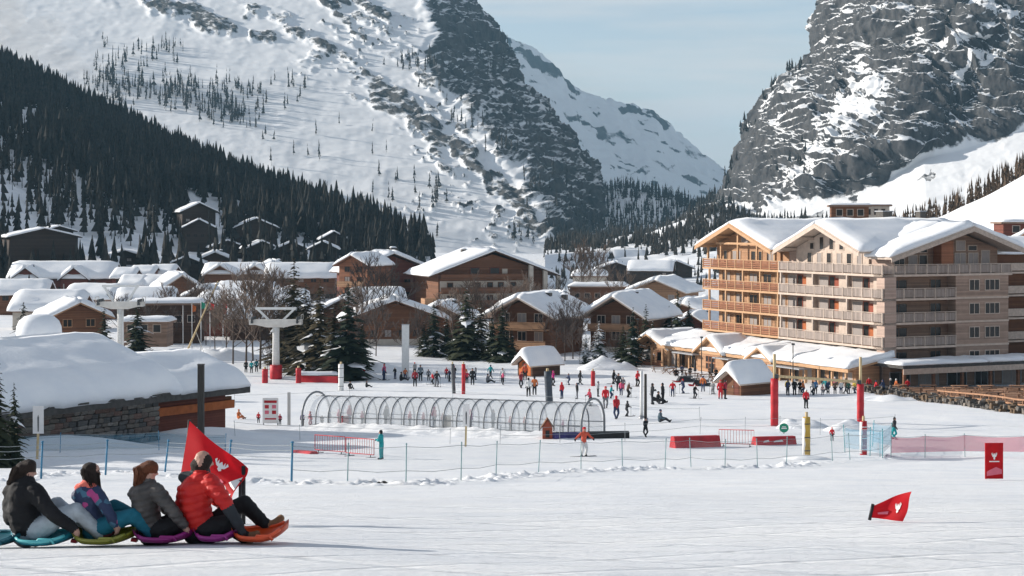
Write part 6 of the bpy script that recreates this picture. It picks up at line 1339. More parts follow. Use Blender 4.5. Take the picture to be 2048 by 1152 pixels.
# ---- terrace on the right
def picnic_proto():
    b = MB(); b.box(-.9, .9, -.4, .4, .70, .75); top = b.mesh('table_top'); b = MB(); b.box(-.9, .9, -.85, -.6, .42, .46); bench = b.mesh('bench'); b = MB(); b.bar((-.7, -.75, 0), (-.7, .2, .7), .07); b.bar((-.7, .75, 0), (-.7, -.2, .7), .07); leg = b.mesh('leg')
    return top, bench, leg
PT, PBN, PL = picnic_proto()
TW = [mat('bench_wood', (0.40, 0.22, 0.13), var=.3, scale=4), mat('bench_wood_dark', (0.16, 0.085, 0.05), var=.3, scale=4)]
def picnic(label, P, rz, k):
    t = thing('picnic_table', label, 'table', P, rz, 'picnic tables on the terrace')
    for nm, me, loc, rot in (('table_top', PT, (0, 0, 0), 0), ('bench', PBN, (0, 0, 0), 0), ('bench', PBN, (0, 0, 0), math.pi), ('leg', PL, (0, 0, 0), 0), ('leg', PL, (1.4, 0, 0), 0)):
        o = link(nm, me, TW[k % 2], t, loc, (0, 0, rot)); o.material_slots[0].link = 'OBJECT'; o.material_slots[0].material = TW[k % 2]
def edge_x(y): return float(np.interp(y, [140, 150, 190, 200], [45.5, 43.5, 39.8, 39.5]))
def deck():
    t = thing('terrace_deck', 'plank terrace with railing before the shop arcade', 'terrace', HB); k = 0; y = 147.0
    while y < 196:
        x0 = edge_x(y) + 1.4 + .25 * math.sin(y); x1 = min(74, x0 + 34); z = float(gz(x0, y + .5)) + .12; b = MB(); b.hexa([Vector(v) - HB for v in ((x0, y, z - .12), (x1, y + 3, z - .12), (x1, y + 4.04, z - .12), (x0, y + 1.04, z - .12), (x0, y, z), (x1, y + 3, z), (x1, y + 4.04, z), (x0, y + 1.04, z))]); b.build('plank', TW[k % 2], t); y += 1.08; k += 1
    y = 148
    while y < 172:
        x0 = edge_x(y) + 1.6; z = float(gz(x0, y)); b = MB(); b.bar(Vector((x0, y, z)) - HB, Vector((x0, y, z + 1.05)) - HB, .12); b.build('rail_post', TW[0], t)
        x1 = edge_x(y + 2) + 1.6; z1 = float(gz(x1, y + 2))
        for h in (1.05, .6): b = MB(); b.bar(Vector((x0, y, z + h)) - HB, Vector((x1, y + 2, z1 + h)) - HB, .1, .14); b.build('hand_rail', TW[0], t)
        y += 2
    rr = random.Random(3); n = 0
    for y in (150, 155, 160, 165.5, 171, 177, 183, 189):
        for j in range(5):
            x = edge_x(y) + 3.2 + j * 3.4 + rr.uniform(-.4, .4); yy = y + rr.uniform(-.6, .6) + j * .3
            if x / yy * F + CX > 2080: continue
            picnic('wooden picnic table with benches on the terrace before the arcade', Vector((x, yy, float(gz(x, yy)) + .12)), rr.uniform(-.4, .8), n + rr.randint(0, 1)); n += 1
deck()
for k, (px, row) in enumerate(((1318, 744), (1340, 748), (1360, 752), (1384, 758), (1412, 760), (1436, 764))):
    picnic('dark bench table before the restaurant, number %s from the pavilion' % ('one', 'two', 'three', 'four', 'five', 'six')[k], G(px, row), RND.uniform(-.5, .9), 1)
def parasol(label, px, row):
    P = G(px, row); t = thing('folded_parasol', label, 'parasol', P); b = MB(); b.tube([(0, 0, 0), (0, 0, 2.7)], .04, 8); b.build('pole', M_DSTEEL, t); b = MB(); b.tube([(0, 0, 1.0), (0, 0, 1.2), (0, 0, 2.2), (0, 0, 2.65)], [.2, .17, .12, .03], 9); b.build('canopy', M_BLACK, t); b = MB(); b.box(-.3, .3, -.3, .3, 0, .1); b.build('base', M_GREY, t)
for lab, px, row in (('folded black parasol left of three at the restaurant', 1352, 750), ('folded black parasol in the middle at the restaurant', 1390, 758), ('folded black parasol right of three at the restaurant', 1424, 762)): parasol(lab, px, row)
# logs and rocks heaped at the terrace edge
def rubble():
    rr = random.Random(6); b = MB()
    for k in range(700):
        y = rr.uniform(141, 196); q = Vector((edge_x(y) + rr.random() ** 1.6 * 2.6 - .3, y, 0)); z = float(gz(q.x, q.y)) + rr.uniform(-.1, .5); s = rr.uniform(.12, .40)
        V = [(q.x + s * rr.uniform(.6, 1.2) * sx, q.y + s * rr.uniform(.6, 1.2) * sy, z + s * rr.uniform(.4, .9) * sz) for sz in (-1, 1) for sx, sy in ((-1, -1), (1, -1), (1, 1), (-1, 1))]
        b.hexa(V, rr.choice((0, 0, 1, 2)))
    tag(b.build('rubble_bank', [M_MORTAR, M_STONE, mat('earth', (.13, .085, .05), var=.4, scale=2)]), 'brown rubble and earth bank below the terrace edge', kind='stuff')
rubble()
def snowmobile(label, px, row, rz):
    P = G(px, row); t = thing('snowmobile', label, 'snowmobile', P, rz); b = MB(); b.hexa([(-1.0, -.32, .15), (.9, -.38, .15), (.9, .38, .15), (-1.0, .32, .15), (-.8, -.25, .5), (.55, -.28, .75), (.55, .28, .75), (-.8, .25, .5)]); b.build('body', M_BLACK, t)
    b = MB(); b.hexa([(-1.1, -.2, .5), (.2, -.22, .5), (.2, .22, .5), (-1.1, .2, .5), (-1.05, -.16, .72), (.1, -.18, .78), (.1, .18, .78), (-1.05, .16, .72)]); b.build('seat', M_GREYPAD, t)
    b = MB(); b.poly([(.55, -.26, .75), (.4, -.2, 1.15), (.4, .2, 1.15), (.55, .26, .75)], (.03, 0, .01)); b.build('windshield', M_COVER, t); b = MB(); b.bar((.3, -.4, .98), (.3, .4, .98), .05); b.build('handlebar', M_DSTEEL, t)
    for e in (-1, 1): b = MB(); b.hexa([(.2, e * .45 - .07, .0), (1.2, e * .45 - .07, 0), (1.2, e * .45 + .07, 0), (.2, e * .45 + .07, 0), (.2, e * .45 - .07, .04), (1.45, e * .45 - .07, .2), (1.45, e * .45 + .07, .2), (.2, e * .45 + .07, .04)]); b.bar((.7, e * .45, .04), (.6, e * .3, .4), .05); b.build('ski', M_RED, t)
    b = MB(); b.tube([(-1.2, -.2, .2), (-1.2, .2, .2)], .2, 12); b.box(-1.2, .3, -.2, .2, .0, .4); b.build('track', M_GREYPAD, t)
snowmobile('black snowmobile parked before the restaurant', 1400, 772, 3.0); snowmobile('second dark snowmobile beside the restaurant terrace', 1368, 764, 3.4)
# ploughed snow heap near the far hut
def heap(label, px, row, rx, rz_, seed):
    P = G(px, row); n, m = 26, 10; V = []
    for j in range(m + 1):
        for i in range(n):
            a = 6.283 * i / n; v = j / m; q = 1 + .25 * float(vnoise(math.cos(a) * 1.5, math.sin(a) * 1.5, seed)); x = P.x + rx * v * q * math.cos(a); y = P.y + rx * .6 * v * q * math.sin(a)
            V.append((x, y, float(gz(x, y)) - .05 + rz_ * (1 - v ** 1.7) * (1 + .35 * float(vnoise(x * .9, y * .9, 0, seed))) - (.2 if j == m else 0)))
    Fq = [(j*n+i, j*n+(i+1) % n, (j+1)*n+(i+1) % n, (j+1)*n+i) for j in range(m) for i in range(n)]
    tag(link('snow_heap', np_mesh('snow_heap', np.array(V), np.array(Fq), mats=[MSG])), label, kind='structure')
for a in (('snow heap under the left gate post', 1600, 856, 2.4, .9, 1), ('snow heap beside the right gate post', 1700, 860, 2.0, .8, 2), ('heap of cleared snow before the dusted spruces', 1215, 738, 4.5, 1.5, 3), ('snow heap by the lift station', 440, 720, 7, 1.8, 4), ('snow heap by the white pylon', 740, 742, 5, 1.3, 5), ('snow heap at the foot of yellow post', 1613, 918, 1.6, .3, 6), ('snow heap at the terrace edge', 1775, 800, 4, .5, 7)): heap(*a)
# ------------------------------------------------------------------ people
_tmp = bpy.data.scenes.new('figure_bench')
def _ico():
    bm = bmesh.new(); bmesh.ops.create_icosphere(bm, subdivisions=2, radius=1.0); v = np.array([x.co[:] for x in bm.verts]); f = np.array([[q.index for q in p.verts] for p in bm.faces]); bm.free(); return v, f
ICO_V, ICO_F = _ico()
def blob_mesh(name, chains, voxel, smooth=4, post=None):
    """one continuous skin over chains of joints: chains = [(region, [(point, radius), ...]), ...]"""
    V, Fc, off = [], [], 0; segs = []
    for reg, ch in chains:
        ch = [(np.array(p, float), r) for p, r in ch]
        for i, (p, r) in enumerate(ch):
            V.append(ICO_V * r + p); Fc.append(ICO_F + off); off += len(ICO_V)
            if i + 1 < len(ch):
                q, s = ch[i + 1]; segs.append((reg, p, r, q, s)); d = np.linalg.norm(q - p); n = max(1, int(d / (0.45 * min(r, s))))
                for k in range(1, min(n, 14)):
                    t = k / n; V.append(ICO_V * (r * (1 - t) + s * t) + p * (1 - t) + q * t); Fc.append(ICO_F + off); off += len(ICO_V)
            elif len(ch) == 1: segs.append((reg, p, r, p, r))
    me = np_mesh(name, np.concatenate(V), np.concatenate(Fc)); o = bpy.data.objects.new(name, me); _tmp.collection.objects.link(o)
    m = o.modifiers.new('r', 'REMESH'); m.mode = 'VOXEL'; m.voxel_size = voxel; m.use_smooth_shade = True
    m2 = o.modifiers.new('s', 'SMOOTH'); m2.factor = .5; m2.iterations = smooth
    vl = _tmp.view_layers[0]; vl.update(); dg = vl.depsgraph; out = bpy.data.meshes.new_from_object(o.evaluated_get(dg)); bpy.data.objects.remove(o); bpy.data.meshes.remove(me); out.name = name
    n = len(out.polygons); c = np.zeros(n * 3); out.polygons.foreach_get('center', c); c = c.reshape(-1, 3); best = np.full(n, 1e9); reg_ = np.zeros(n, int)
    for reg, p, r, q, s in segs:
        d = q - p; L2 = d @ d; t = np.clip(((c - p) @ d) / L2, 0, 1) if L2 > 1e-9 else np.zeros(n); dist = np.linalg.norm(c - (p + t[:, None] * d), axis=1) - (r + (s - r) * t); b = dist < best; best[b] = dist[b]; reg_[b] = reg
    out.polygons.foreach_set('material_index', reg_.astype(np.int32)); out.polygons.foreach_set('use_smooth', np.ones(n, bool))
    if post: post(out)
    return out
# regions: 0 jacket, 1 trousers, 2 skin, 3 hair or helmet, 4 boots and gloves
def pose(kind):
    J = lambda x, y, z: (x, y, z); s = {'stand': 0, 'walk': .16, 'ski': .10}.get(kind, 0); H = .90; hz = H
    if kind in ('ski', 'board'): hz = .78
    lean = .12 if kind in ('ski', 'board') else .04
    ch = [(0, [(J(0, 0, hz + .04), .15), (J(0, -lean * .5, hz + .26), .155), (J(0, -lean, hz + .46), .165), (J(0, -lean, hz + .56), .10)]), (0, [(J(-.17, -lean, hz + .50), .085), (J(.17, -lean, hz + .50), .085)]),
          (2, [(J(0, -lean - .01, hz + .60), .06), (J(0, -lean - .03, hz + .71), .098), (J(0, -lean - .125, hz + .70), .022)]), (3, [(J(0, -lean + .005, hz + .76), .112)]), (3, [(J(0, -lean + .02, hz + .70), .10)])]
    for e in (-1, 1):
        f = s * e; kn = (e * .12, -f * .8 - (.20 if kind in ('ski', 'board') else .02), .46); an = (e * .13, f * 1.3 if kind == 'walk' else 0, .10)
        ch += [(1, [(J(e * .09, 0, hz), .115), (J(*kn), .085), (J(*an), .068)]), (4, [(J(an[0], an[1] + .03, .07), .065), (J(an[0], an[1] - .16, .055), .05)])]
        if kind == 'ski': el, ha = (e * .30, -.12, hz + .26), (e * .27, -.38, hz + .22)
        elif kind == 'hold': el, ha = (e * .29, -.08, hz + .24), (e * .14, -.30, hz + .30)
        elif kind == 'board': el, ha = (e * .38, -.05, hz + .30), (e * .55, -.12, hz + .18)
        else: el, ha = (e * .28, .02 + f, hz + .22), (e * .27, -.06 + f * 1.6, hz + .0)
        ch += [(0, [(J(e * .2, -lean, hz + .48), .08), (J(*el), .068), (J(*ha), .052)]), (4, [(J(*ha), .058), (J(ha[0], ha[1] - .03, ha[2] - .07), .045)])]
    return ch
def pose_sit():
    ch = [(0, [((0, 0, .18), .17), ((0, .02, .42), .165), ((0, -.02, .62), .15), ((0, -.03, .70), .09)]), (2, [((0, -.04, .76), .06), ((0, -.06, .85), .097)]), (3, [((0, -.03, .90), .108)])]
    for e in (-1, 1): ch += [(1, [((e * .1, -.05, .16), .11), ((e * .15, -.42, .30), .08), ((e * .15, -.72, .10), .065)]), (4, [((e * .15, -.76, .10), .06), ((e * .15, -.82, .2), .045)]), (0, [((e * .2, -.02, .60), .075), ((e * .3, -.12, .36), .062), ((e * .2, -.36, .34), .05)])]
    return ch
FAR = {k: blob_mesh('person', pose(k), .03, 2) for k in ('stand', 'walk', 'ski', 'hold', 'board')}; FAR['sit'] = blob_mesh('person', pose_sit(), .03, 2)
_cm = {}
def cmat(c):
    if c not in _cm:
        _cm[c] = mat('cloth_%s' % '_'.join('%02d' % int(v * 99) for v in c), c, rough=.8, var=.22, scale=9, bump=.25, bscale=14)
    return _cm[c]
SKIN = cmat((.46, .26, .19)); HAIRD = cmat((.022, .016, .013))
RED_, DK, NAVY, TEAL, PINK_, ORG, WHT, GRY, YEL, BRN, MAG, BLU, BLK = (.58, .02, .03), (.03, .032, .037), (.03, .045, .10), (.02, .30, .32), (.62, .10, .20), (.60, .17, .05), (.72, .72, .70), (.17, .17, .18), (.55, .42, .08), (.14, .08, .05), (.50, .02, .18), (.06, .18, .36), (.014, .014, .016)
_skis = MB(); 
for e in (-.13, .13): _skis.hexa([(e - .04, -.85, .0), (e + .04, -.85, .0), (e + .04, .75, 0), (e - .04, .75, 0), (e - .04, -.85, .03), (e + .04, -.85, .03), (e + .04, .75, .03), (e - .04, .75, .03)]); _skis.hexa([(e - .04, -.85, .0), (e - .04, -1.02, .1), (e + .04, -1.02, .1), (e + .04, -.85, .0), (e - .04, -.85, .03), (e - .04, -1.02, .12), (e + .04, -1.02, .12), (e + .04, -.85, .03)])

for e in (-.32, .32): _skis.tube([(e, -.34, .0), (e * .92, -.36, 1.02)], .014, 5)
SKI_ME = _skis.mesh('skis'); _bd = MB(); _bd.hexa([(-.75, -.14, 0), (.75, -.14, 0), (.75, .14, 0), (-.75, .14, 0), (-.75, -.14, .03), (.75, -.14, .03), (.75, .14, .03), (-.75, .14, .03)]); BRD_ME = _bd.mesh('snowboard')
def person(label, px, row, hpx, jk, tr, kind='stand', face=None, hat=None, gear=None, P=None, group=None):
    P = P or G(px, row); s = hpx / F * P.y / (1.72 if kind in ('stand', 'walk', 'hold') else 1.56 if kind != 'sit' else 1.0)
    s = max(.5, min(1.15, s)); o = bpy.data.objects.new('person', FAR[kind]); COL.objects.link(o); o.location = P; o.rotation_euler = (0, 0, RND.uniform(0, 6.28) if face is None else math.radians(face)); o.scale = (s, s, s)
    me = FAR[kind]
    while len(me.materials) < 5: me.materials.append(SKIN)
    for i, m in enumerate((cmat(jk), cmat(tr), SKIN, cmat(hat or DK), cmat(BLK))): o.material_slots[i].link = 'OBJECT'; o.material_slots[i].material = m
    tag(o, label, 'person', group)
    if gear: g = link('skis' if gear == 'ski' else 'snowboard', SKI_ME if gear == 'ski' else BRD_ME, cmat(DK), o, (0, 0, -.02))
    return o
PEOPLE = [
 ('person in teal coat with dark hair beside the right red barrier', 763, 919, 58, TEAL, TEAL, 'hold', 250, BLK, None), ('snowboarder in red top and white trousers below the tunnel', 1167, 913, 57, (.55, .09, .05), WHT, 'board', 20, RED_, 'board'), ('walker in dark jacket and teal trousers by the pink net', 1788, 879, 44, DK, TEAL, 'walk', 60, BLK, None), ('small child in red by the yellow post', 1664, 882, 27, RED_, DK, 'stand', 0, RED_, None),
 ('person in black walking right of the crash mats', 1291, 874, 38, BLK, BLK, 'walk', 30, BLK, None), ('child in blue grey crouching right of the dark pole', 1320, 845, 27, (.07, .11, .14), DK, 'sit', 80, NAVY, None), ('person in red top and dark trousers left of the white pole', 1233, 838, 46, (.42, .02, .03), NAVY, 'walk', 200, RED_, None), ('dark clad child beside the person in red top', 1253, 833, 30, DK, DK, 'ski', 120, DK, 'ski'),
 ('person in bright red jacket striding toward the tunnel', 1211, 817, 44, RED_, GRY, 'walk', 10, RED_, None), ('child in pink red on skis left of the bright red jacket', 1181, 812, 33, (.5, .06, .10), DK, 'ski', 300, RED_, 'ski'), ('person in dark coat holding a buggy near the white pole', 1304, 809, 42, DK, DK, 'hold', 90, BLK, None), ('tall person in black coat right of the buggy', 1326, 808, 45, BLK, BLK, 'stand', 250, BLK, None), ('crouched person in black between the two in dark coats', 1316, 806, 26, BLK, BLK, 'sit', 60, BLK, None),
 ('skier in red jacket and black trousers near the dark pole', 1274, 773, 38, RED_, BLK, 'ski', 40, RED_, 'ski'), ('dark clad adult near the snow heap with a child', 1237, 782, 36, DK, BLK, 'stand', 0, BLK, None), ('child in grey at the dark clad adult near the snow heap', 1246, 781, 26, GRY, RED_, 'stand', 0, DK, None), ('distant skier in black left of the adult and child', 1226, 768, 27, BLK, BLK, 'ski', 60, BLK, 'ski'),
 ('skier in black beside the short red padded post', 1160, 769, 28, BLK, DK, 'walk', 90, BLK, None), ('child in magenta right of the leaning slate post', 1106, 772, 30, MAG, DK, 'walk', 60, MAG, None), ('person in orange jacket and dark trousers before the lift hut', 1069, 790, 40, ORG, DK, 'stand', 180, DK, None), ('person in black and white left of the orange jacket', 1057, 793, 42, WHT, BLK, 'walk', 180, BLK, None), ('child in dark red left of the pair before the lift hut', 1042, 776, 32, (.25, .03, .04), DK, 'walk', 30, RED_, None),
 ('person in red orange at the lift hut door', 1050, 760, 32, (.6, .10, .04), DK, 'stand', 0, RED_, None), ('small white and black skier left of the lift hut', 1005, 764, 27, WHT, BLK, 'ski', 0, DK, 'ski'), ('seated dark person with pale vest amid the field', 975, 766, 24, GRY, BLK, 'sit', 90, DK, None), ('person in black right of the slim red post', 945, 770, 36, BLK, BLK, 'stand', 0, BLK, None), ('child in crimson touching the slim red post', 934, 766, 24, (.5, .03, .06), DK, 'stand', 0, RED_, None),
 ('distant child in red left of the grey padded post', 893, 757, 22, RED_, DK, 'stand', 0, RED_, None), ('skier in dark grey left of the red child', 873, 773, 33, DK, GRY, 'ski', 20, DK, 'ski'), ('distant walker in grey right of the white pylon', 857, 761, 22, GRY, BLK, 'walk', 0, DK, None), ('distant person in blue grey by the white pylon', 841, 762, 34, (.14, .17, .2), BLK, 'stand', 0, DK, None), ('person in dark red top nearest the white pylon', 830, 773, 38, (.28, .02, .03), BLK, 'stand', 0, BLK, None),
 ('person sitting in black on the snow left of the white pylon', 802, 762, 22, BLK, BLK, 'sit', 100, BLK, None), ('skier in pink and black behind the tunnel', 768, 760, 34, PINK_, BLK, 'stand', 60, RED_, None), ('dark small figure lying on the snow behind the tunnel', 733, 775, 14, BLK, BLK, 'sit', 90, BLK, None), ('distant figure in black right of the white capped post', 700, 778, 16, BLK, BLK, 'sit', 30, BLK, None),
 ('person in black at the foot of the bare birches', 492, 745, 24, BLK, BLK, 'stand', 0, BLK, None), ('person in turquoise beside the bare birches', 503, 746, 24, TEAL, DK, 'stand', 0, DK, None), ('person in dark teal next to the turquoise one', 513, 744, 25, (.02, .14, .16), BLK, 'stand', 0, BLK, None), ('child in purple at the left tunnel mouth', 605, 852, 26, (.10, .05, .22), DK, 'stand', 0, DK, None), ('person in red entering the tunnel', 621, 855, 32, RED_, (.4, .02, .04), 'walk', 270, RED_, None), ('small dark child inside the tunnel mouth', 644, 853, 22, GRY, DK, 'stand', 0, GRY, None),
 ('child in orange sitting left of the rules board', 477, 838, 20, ORG, ORG, 'sit', 60, ORG, None), ('child in red left beside the rules board', 517, 846, 18, RED_, DK, 'stand', 0, RED_, None), ('child in dark red right behind the rules board', 560, 850, 22, (.4, .02, .05), DK, 'stand', 0, RED_, None),
 ('person in red top at the hut before the restaurant', 1441, 798, 38, RED_, RED_, 'stand', 0, RED_, None), ('person in dark red next to the red one by the ticket hut', 1450, 798, 38, (.28, .02, .04), BLK, 'stand', 90, DK, None), ('person in turquoise at the ticket hut', 1484, 784, 30, TEAL, DK, 'stand', 0, TEAL, None), ('person in black next to the turquoise one', 1497, 784, 30, BLK, BLK, 'stand', 0, BLK, None), ('person in sandy orange before the ticket hut wall', 1530, 788, 28, (.6, .32, .16), BLK, 'stand', 0, BRN, None),
 ('person in red jacket and black trousers under the crossbar', 1612, 817, 38, RED_, BLK, 'stand', 20, WHT, None), ('person in yellow left under the crossbar', 1575, 787, 28, YEL, DK, 'stand', 0, DK, None), ('person in blue under the middle of the crossbar', 1631, 788, 28, BLU, DK, 'stand', 0, DK, None), ('person in black left of the blue one under the crossbar', 1600, 789, 28, BLK, BLK, 'stand', 0, DK, None), ('person in grey left of the black one under the crossbar', 1589, 790, 27, GRY, DK, 'walk', 0, DK, None), ('child in pale pink under the crossbar', 1645, 790, 20, (.6, .35, .3), GRY, 'stand', 0, PINK_, None),
 ('person in navy right of the pink child', 1656, 788, 27, NAVY, DK, 'stand', 0, DK, None), ('person in brown near the right gate post', 1670, 788, 26, BRN, DK, 'stand', 0, DK, None), ('person in white near the right gate post', 1682, 788, 26, WHT, NAVY, 'stand', 0, DK, None), ('person in dark green right of the crossbar end', 1697, 788, 25, (.03, .10, .07), DK, 'stand', 0, DK, None), ('person in red behind the right gate post', 1738, 782, 28, RED_, DK, 'stand', 0, DK, None), ('person in red on the terrace by the shop front', 1815, 784, 26, RED_, DK, 'stand', 0, DK, None),
 ('seated guest in black at the restaurant front, far left', 1352, 752, 20, BLK, BLK, 'sit', 0, DK, None), ('guest in dark blue before the restaurant awning', 1364, 752, 22, NAVY, BLK, 'stand', 0, DK, None), ('guest in black right of the dark blue guest', 1380, 755, 22, BLK, BLK, 'stand', 0, DK, None), ('guest in brown before the restaurant gable', 1420, 756, 23, BRN, BLK, 'stand', 0, DK, None), ('guest in black at the restaurant gable corner', 1432, 760, 24, BLK, BLK, 'stand', 0, DK, None)]
for lab, px, row, h, jk, tr, kd, fc, ht, gr in PEOPLE: person(lab, px, row, h, jk, tr, kd, fc, ht, gr)
# more visitors, each set apart by clothes and place
_cl = (('red', RED_), ('navy', NAVY), ('black', BLK), ('orange', ORG), ('pale grey', (.4, .4, .4)), ('turquoise', TEAL), ('pink', PINK_), ('brown', BRN), ('yellow', YEL))
pr = random.Random(77)
for zone, x0, x1, r0, r1, n in (('on the flat snow left of the lift hut', 860, 1010, 756, 772, 7), ('between the lift hut and the tall white pole', 1110, 1270, 762, 800, 8), ('near the white pylon', 720, 850, 750, 766, 5), ('on the open snow left of the ticket hut', 1340, 1430, 776, 800, 5), ('in the crowd before the restaurant', 1545, 1720, 780, 792, 9), ('at the edge of the terrace', 1745, 1800, 782, 790, 4)):
    for k in range(n):
        nm, c = _cl[k % len(_cl)]; row = pr.uniform(r0, r1); d = G((x0 + x1) / 2, row).y; kd = pr.choice(('stand', 'walk', 'ski', 'ski', 'hold'))
        person('%s in %s jacket %s' % ('skier' if kd == 'ski' else 'visitor', nm, zone), x0 + (x1 - x0) * (k + pr.uniform(.2, .8)) / n, row, pr.uniform(1.45, 1.78) / d * F * (.9 if kd == 'ski' else 1), c, pr.choice((DK, BLK, GRY, NAVY)), kd, None, pr.choice((DK, RED_, WHT, NAVY)), 'ski' if kd == 'ski' else None)
# riders on the conveyor inside the tunnel
for lab, f, jk, tr, sc in (('child in red riding the conveyor behind the piste sign', .36, RED_, DK, 30), ('person in magenta riding the conveyor in the tunnel middle', .58, MAG, DK, 38), ('child in pink riding the left part of the conveyor', .18, PINK_, GRY, 28), ('child in red on the right part of the conveyor', .72, RED_, DK, 28), ('small child in crimson near the right tunnel end', .84, (.5, .02, .08), DK, 22), ('adult in dark clothes on the conveyor left half', .27, DK, DK, 40), ('adult in navy on the conveyor right half', .66, NAVY, DK, 40), ('child in dark red just past the tunnel middle', .48, (.35, .03, .04), DK, 28), ('child in bright pink second in the tunnel from the left', .09, PINK_, (.5, .04, .08), 30), ('person in red and purple near the tunnel mouth', .13, (.5, .03, .1), (.08, .05, .2), 38), ('child in rose riding left of the piste sign', .41, (.6, .12, .16), DK, 28), ('adult in crimson riding before the tunnel middle', .45, (.45, .02, .05), DK, 40), ('child in orange red in the right third of the tunnel', .77, (.6, .08, .04), DK, 28), ('child in magenta near the right tunnel end', .9, MAG, DK, 26)):
    q = TA + TU * (TL * f); person(lab, 0, 0, sc * 1.0, jk, tr, 'stand', 60, jk, None, Vector((q.x, q.y, TGP(TL * f) + .22)))
# stroller held by the dark coated couple
P = G(1312, 808); t = thing('buggy', 'black child buggy between the two in dark coats', 'buggy', P); b = MB(); b.hexa([(-.3, -.22, .3), (.25, -.22, .3), (.25, .22, .3), (-.3, .22, .3), (-.4, -.22, .75), (.1, -.22, .6), (.1, .22, .6), (-.4, .22, .75)]); b.build('seat', M_BLACK, t); b = MB(); b.bar((-.4, 0, .75), (-.65, 0, 1.0), .05); b.build('handle', M_DSTEEL, t)
for x in (-.3, .3):
    for y in (-.22, .22): b = MB(); b.tube([(x, y - .03, .13), (x, y + .03, .13)], .13, 12); b.build('wheel', M_GREYPAD, t)

# ------------------------------------------------------------------ the four riders on linked sleds
D0 = 17.0
def J(px, py, dy=0.0, d=D0): return tuple(at(px, py, d + dy))
def rider(name_label, chains, mats, voxel=.012, ribs=None):
    """chains in world space; the object origin is set at the seat"""
    base = np.array(chains[0][1][0][0]); ch = [(r, [(np.array(p) - base, q) for p, q in c]) for r, c in chains]
    def post(me):
        n = len(me.vertices); co = np.zeros(n * 3); me.vertices.foreach_get('co', co); co = co.reshape(-1, 3); no = np.zeros(n * 3); me.vertices.foreach_get('normal', no); no = no.reshape(-1, 3)
        w = np.zeros(n)
        li = np.zeros(len(me.loops), np.int32); me.loops.foreach_get('vertex_index', li); pm = np.zeros(len(me.polygons), np.int32); me.polygons.foreach_get('material_index', pm); ls = np.zeros(len(me.polygons), np.int32); me.polygons.foreach_get('loop_total', ls); lm = np.repeat(pm, ls)
        if ribs:
            w[li[lm == ribs[0]]] = 1.0; ph = (co[:, 2] - .25 * co[:, 0]) / ribs[1]; rib = np.abs(np.sin(ph * math.pi)) ** .6
            co = co + no * (w * ribs[2] * (rib - .6))[:, None]
        co = co + no * (.011 * fbm(co[:, 0] * 8, co[:, 1] * 8, co[:, 2] * 11, 4, 2, .6, ridged=True) - .004)[:, None]   # folds of the cloth
        me.vertices.foreach_set('co', co.ravel().astype(np.float32)); me.update()
    me = blob_mesh('person', ch, voxel, 9, post)
    for m in mats: me.materials.append(m)
    o = link('person', me, None, None, tuple(base)); return tag(o, name_label, 'person')
def hand(reg, p, dirn, side=(0, 0, 1), s=1.0):
    """palm and five bent fingers closing on the sled rim"""
    p = Vector(p); d = Vector(dirn).normalized(); u = Vector(side); u = (u - d * u.dot(d)).normalized(); w = d.cross(u); out = [(reg, [(p, .034 * s), (p + d * .05 * s, .036 * s)])]
    for i, (o, l) in enumerate(((-.03, .062), (-.01, .075), (.011, .07), (.03, .055))):
        a = p + d * .06 * s + w * o * s; b = a + (d * .8 - u * .4) * l * .5 * s; c = b + (d * .2 - u * .9) * l * .5 * s; out.append((reg, [(a, .0125 * s), (b, .0115 * s), (c, .0105 * s)]))
    a = p + d * .015 * s - w * .035 * s; b = a + (d * .5 - w * .6) * .04 * s; out.append((reg, [(a, .014 * s), (b, .012 * s), (b + (d * .8 - u * .3) * .025 * s, .011 * s)])); return out
def puffer(name, c1, c2, pitch, ax=(0, -.25, 1)):
    m, nt, b = nodes_of(name); N = nt.nodes.new; L = nt.links.new; b.inputs['Roughness'].default_value = .55; b.inputs['Specular IOR Level'].default_value = .3
    tc = N('ShaderNodeTexCoord'); no = N('ShaderNodeTexNoise'); no.inputs['Scale'].default_value = 7; no.inputs['Detail'].default_value = 5; L(tc.outputs['Object'], no.inputs['Vector'])
    sp = N('ShaderNodeSeparateXYZ'); L(tc.outputs['Object'], sp.inputs[0]); mu = N('ShaderNodeMath'); mu.operation = 'MULTIPLY_ADD'; mu.inputs[1].default_value = -.25; L(sp.outputs['X'], mu.inputs[0]); L(sp.outputs['Z'], mu.inputs[2])
    sn = N('ShaderNodeMath'); sn.operation = 'MULTIPLY'; sn.inputs[1].default_value = 1 / pitch; L(mu.outputs[0], sn.inputs[0]); fr = N('ShaderNodeMath'); fr.operation = 'FRACT'; L(sn.outputs[0], fr.inputs[0])
    pg = N('ShaderNodeMath'); pg.operation = 'PINGPONG'; pg.inputs[1].default_value = .5; L(fr.outputs[0], pg.inputs[0])
    bp = N('ShaderNodeBump'); bp.inputs['Strength'].default_value = .5; bp.inputs['Distance'].default_value = .02; ad = N('ShaderNodeMath'); ad.operation = 'MULTIPLY_ADD'; ad.inputs[1].default_value = .8; L(no.outputs['Fac'], ad.inputs[0]); L(pg.outputs[0], ad.inputs[2]); L(ad.outputs[0], bp.inputs['Height']); L(bp.outputs['Normal'], b.inputs['Normal'])
    mx = N('ShaderNodeMix'); mx.data_type = 'RGBA'; mx.inputs['A'].default_value = (*c1, 1); mx.inputs['B'].default_value = (*c2, 1); rp = N('ShaderNodeMapRange'); rp.inputs['From Min'].default_value = .35; rp.inputs['From Max'].default_value = .7; L(no.outputs['Fac'], rp.inputs['Value']); L(rp.outputs['Result'], mx.inputs['Factor']); L(mx.outputs['Result'], b.inputs['Base Color']); return m
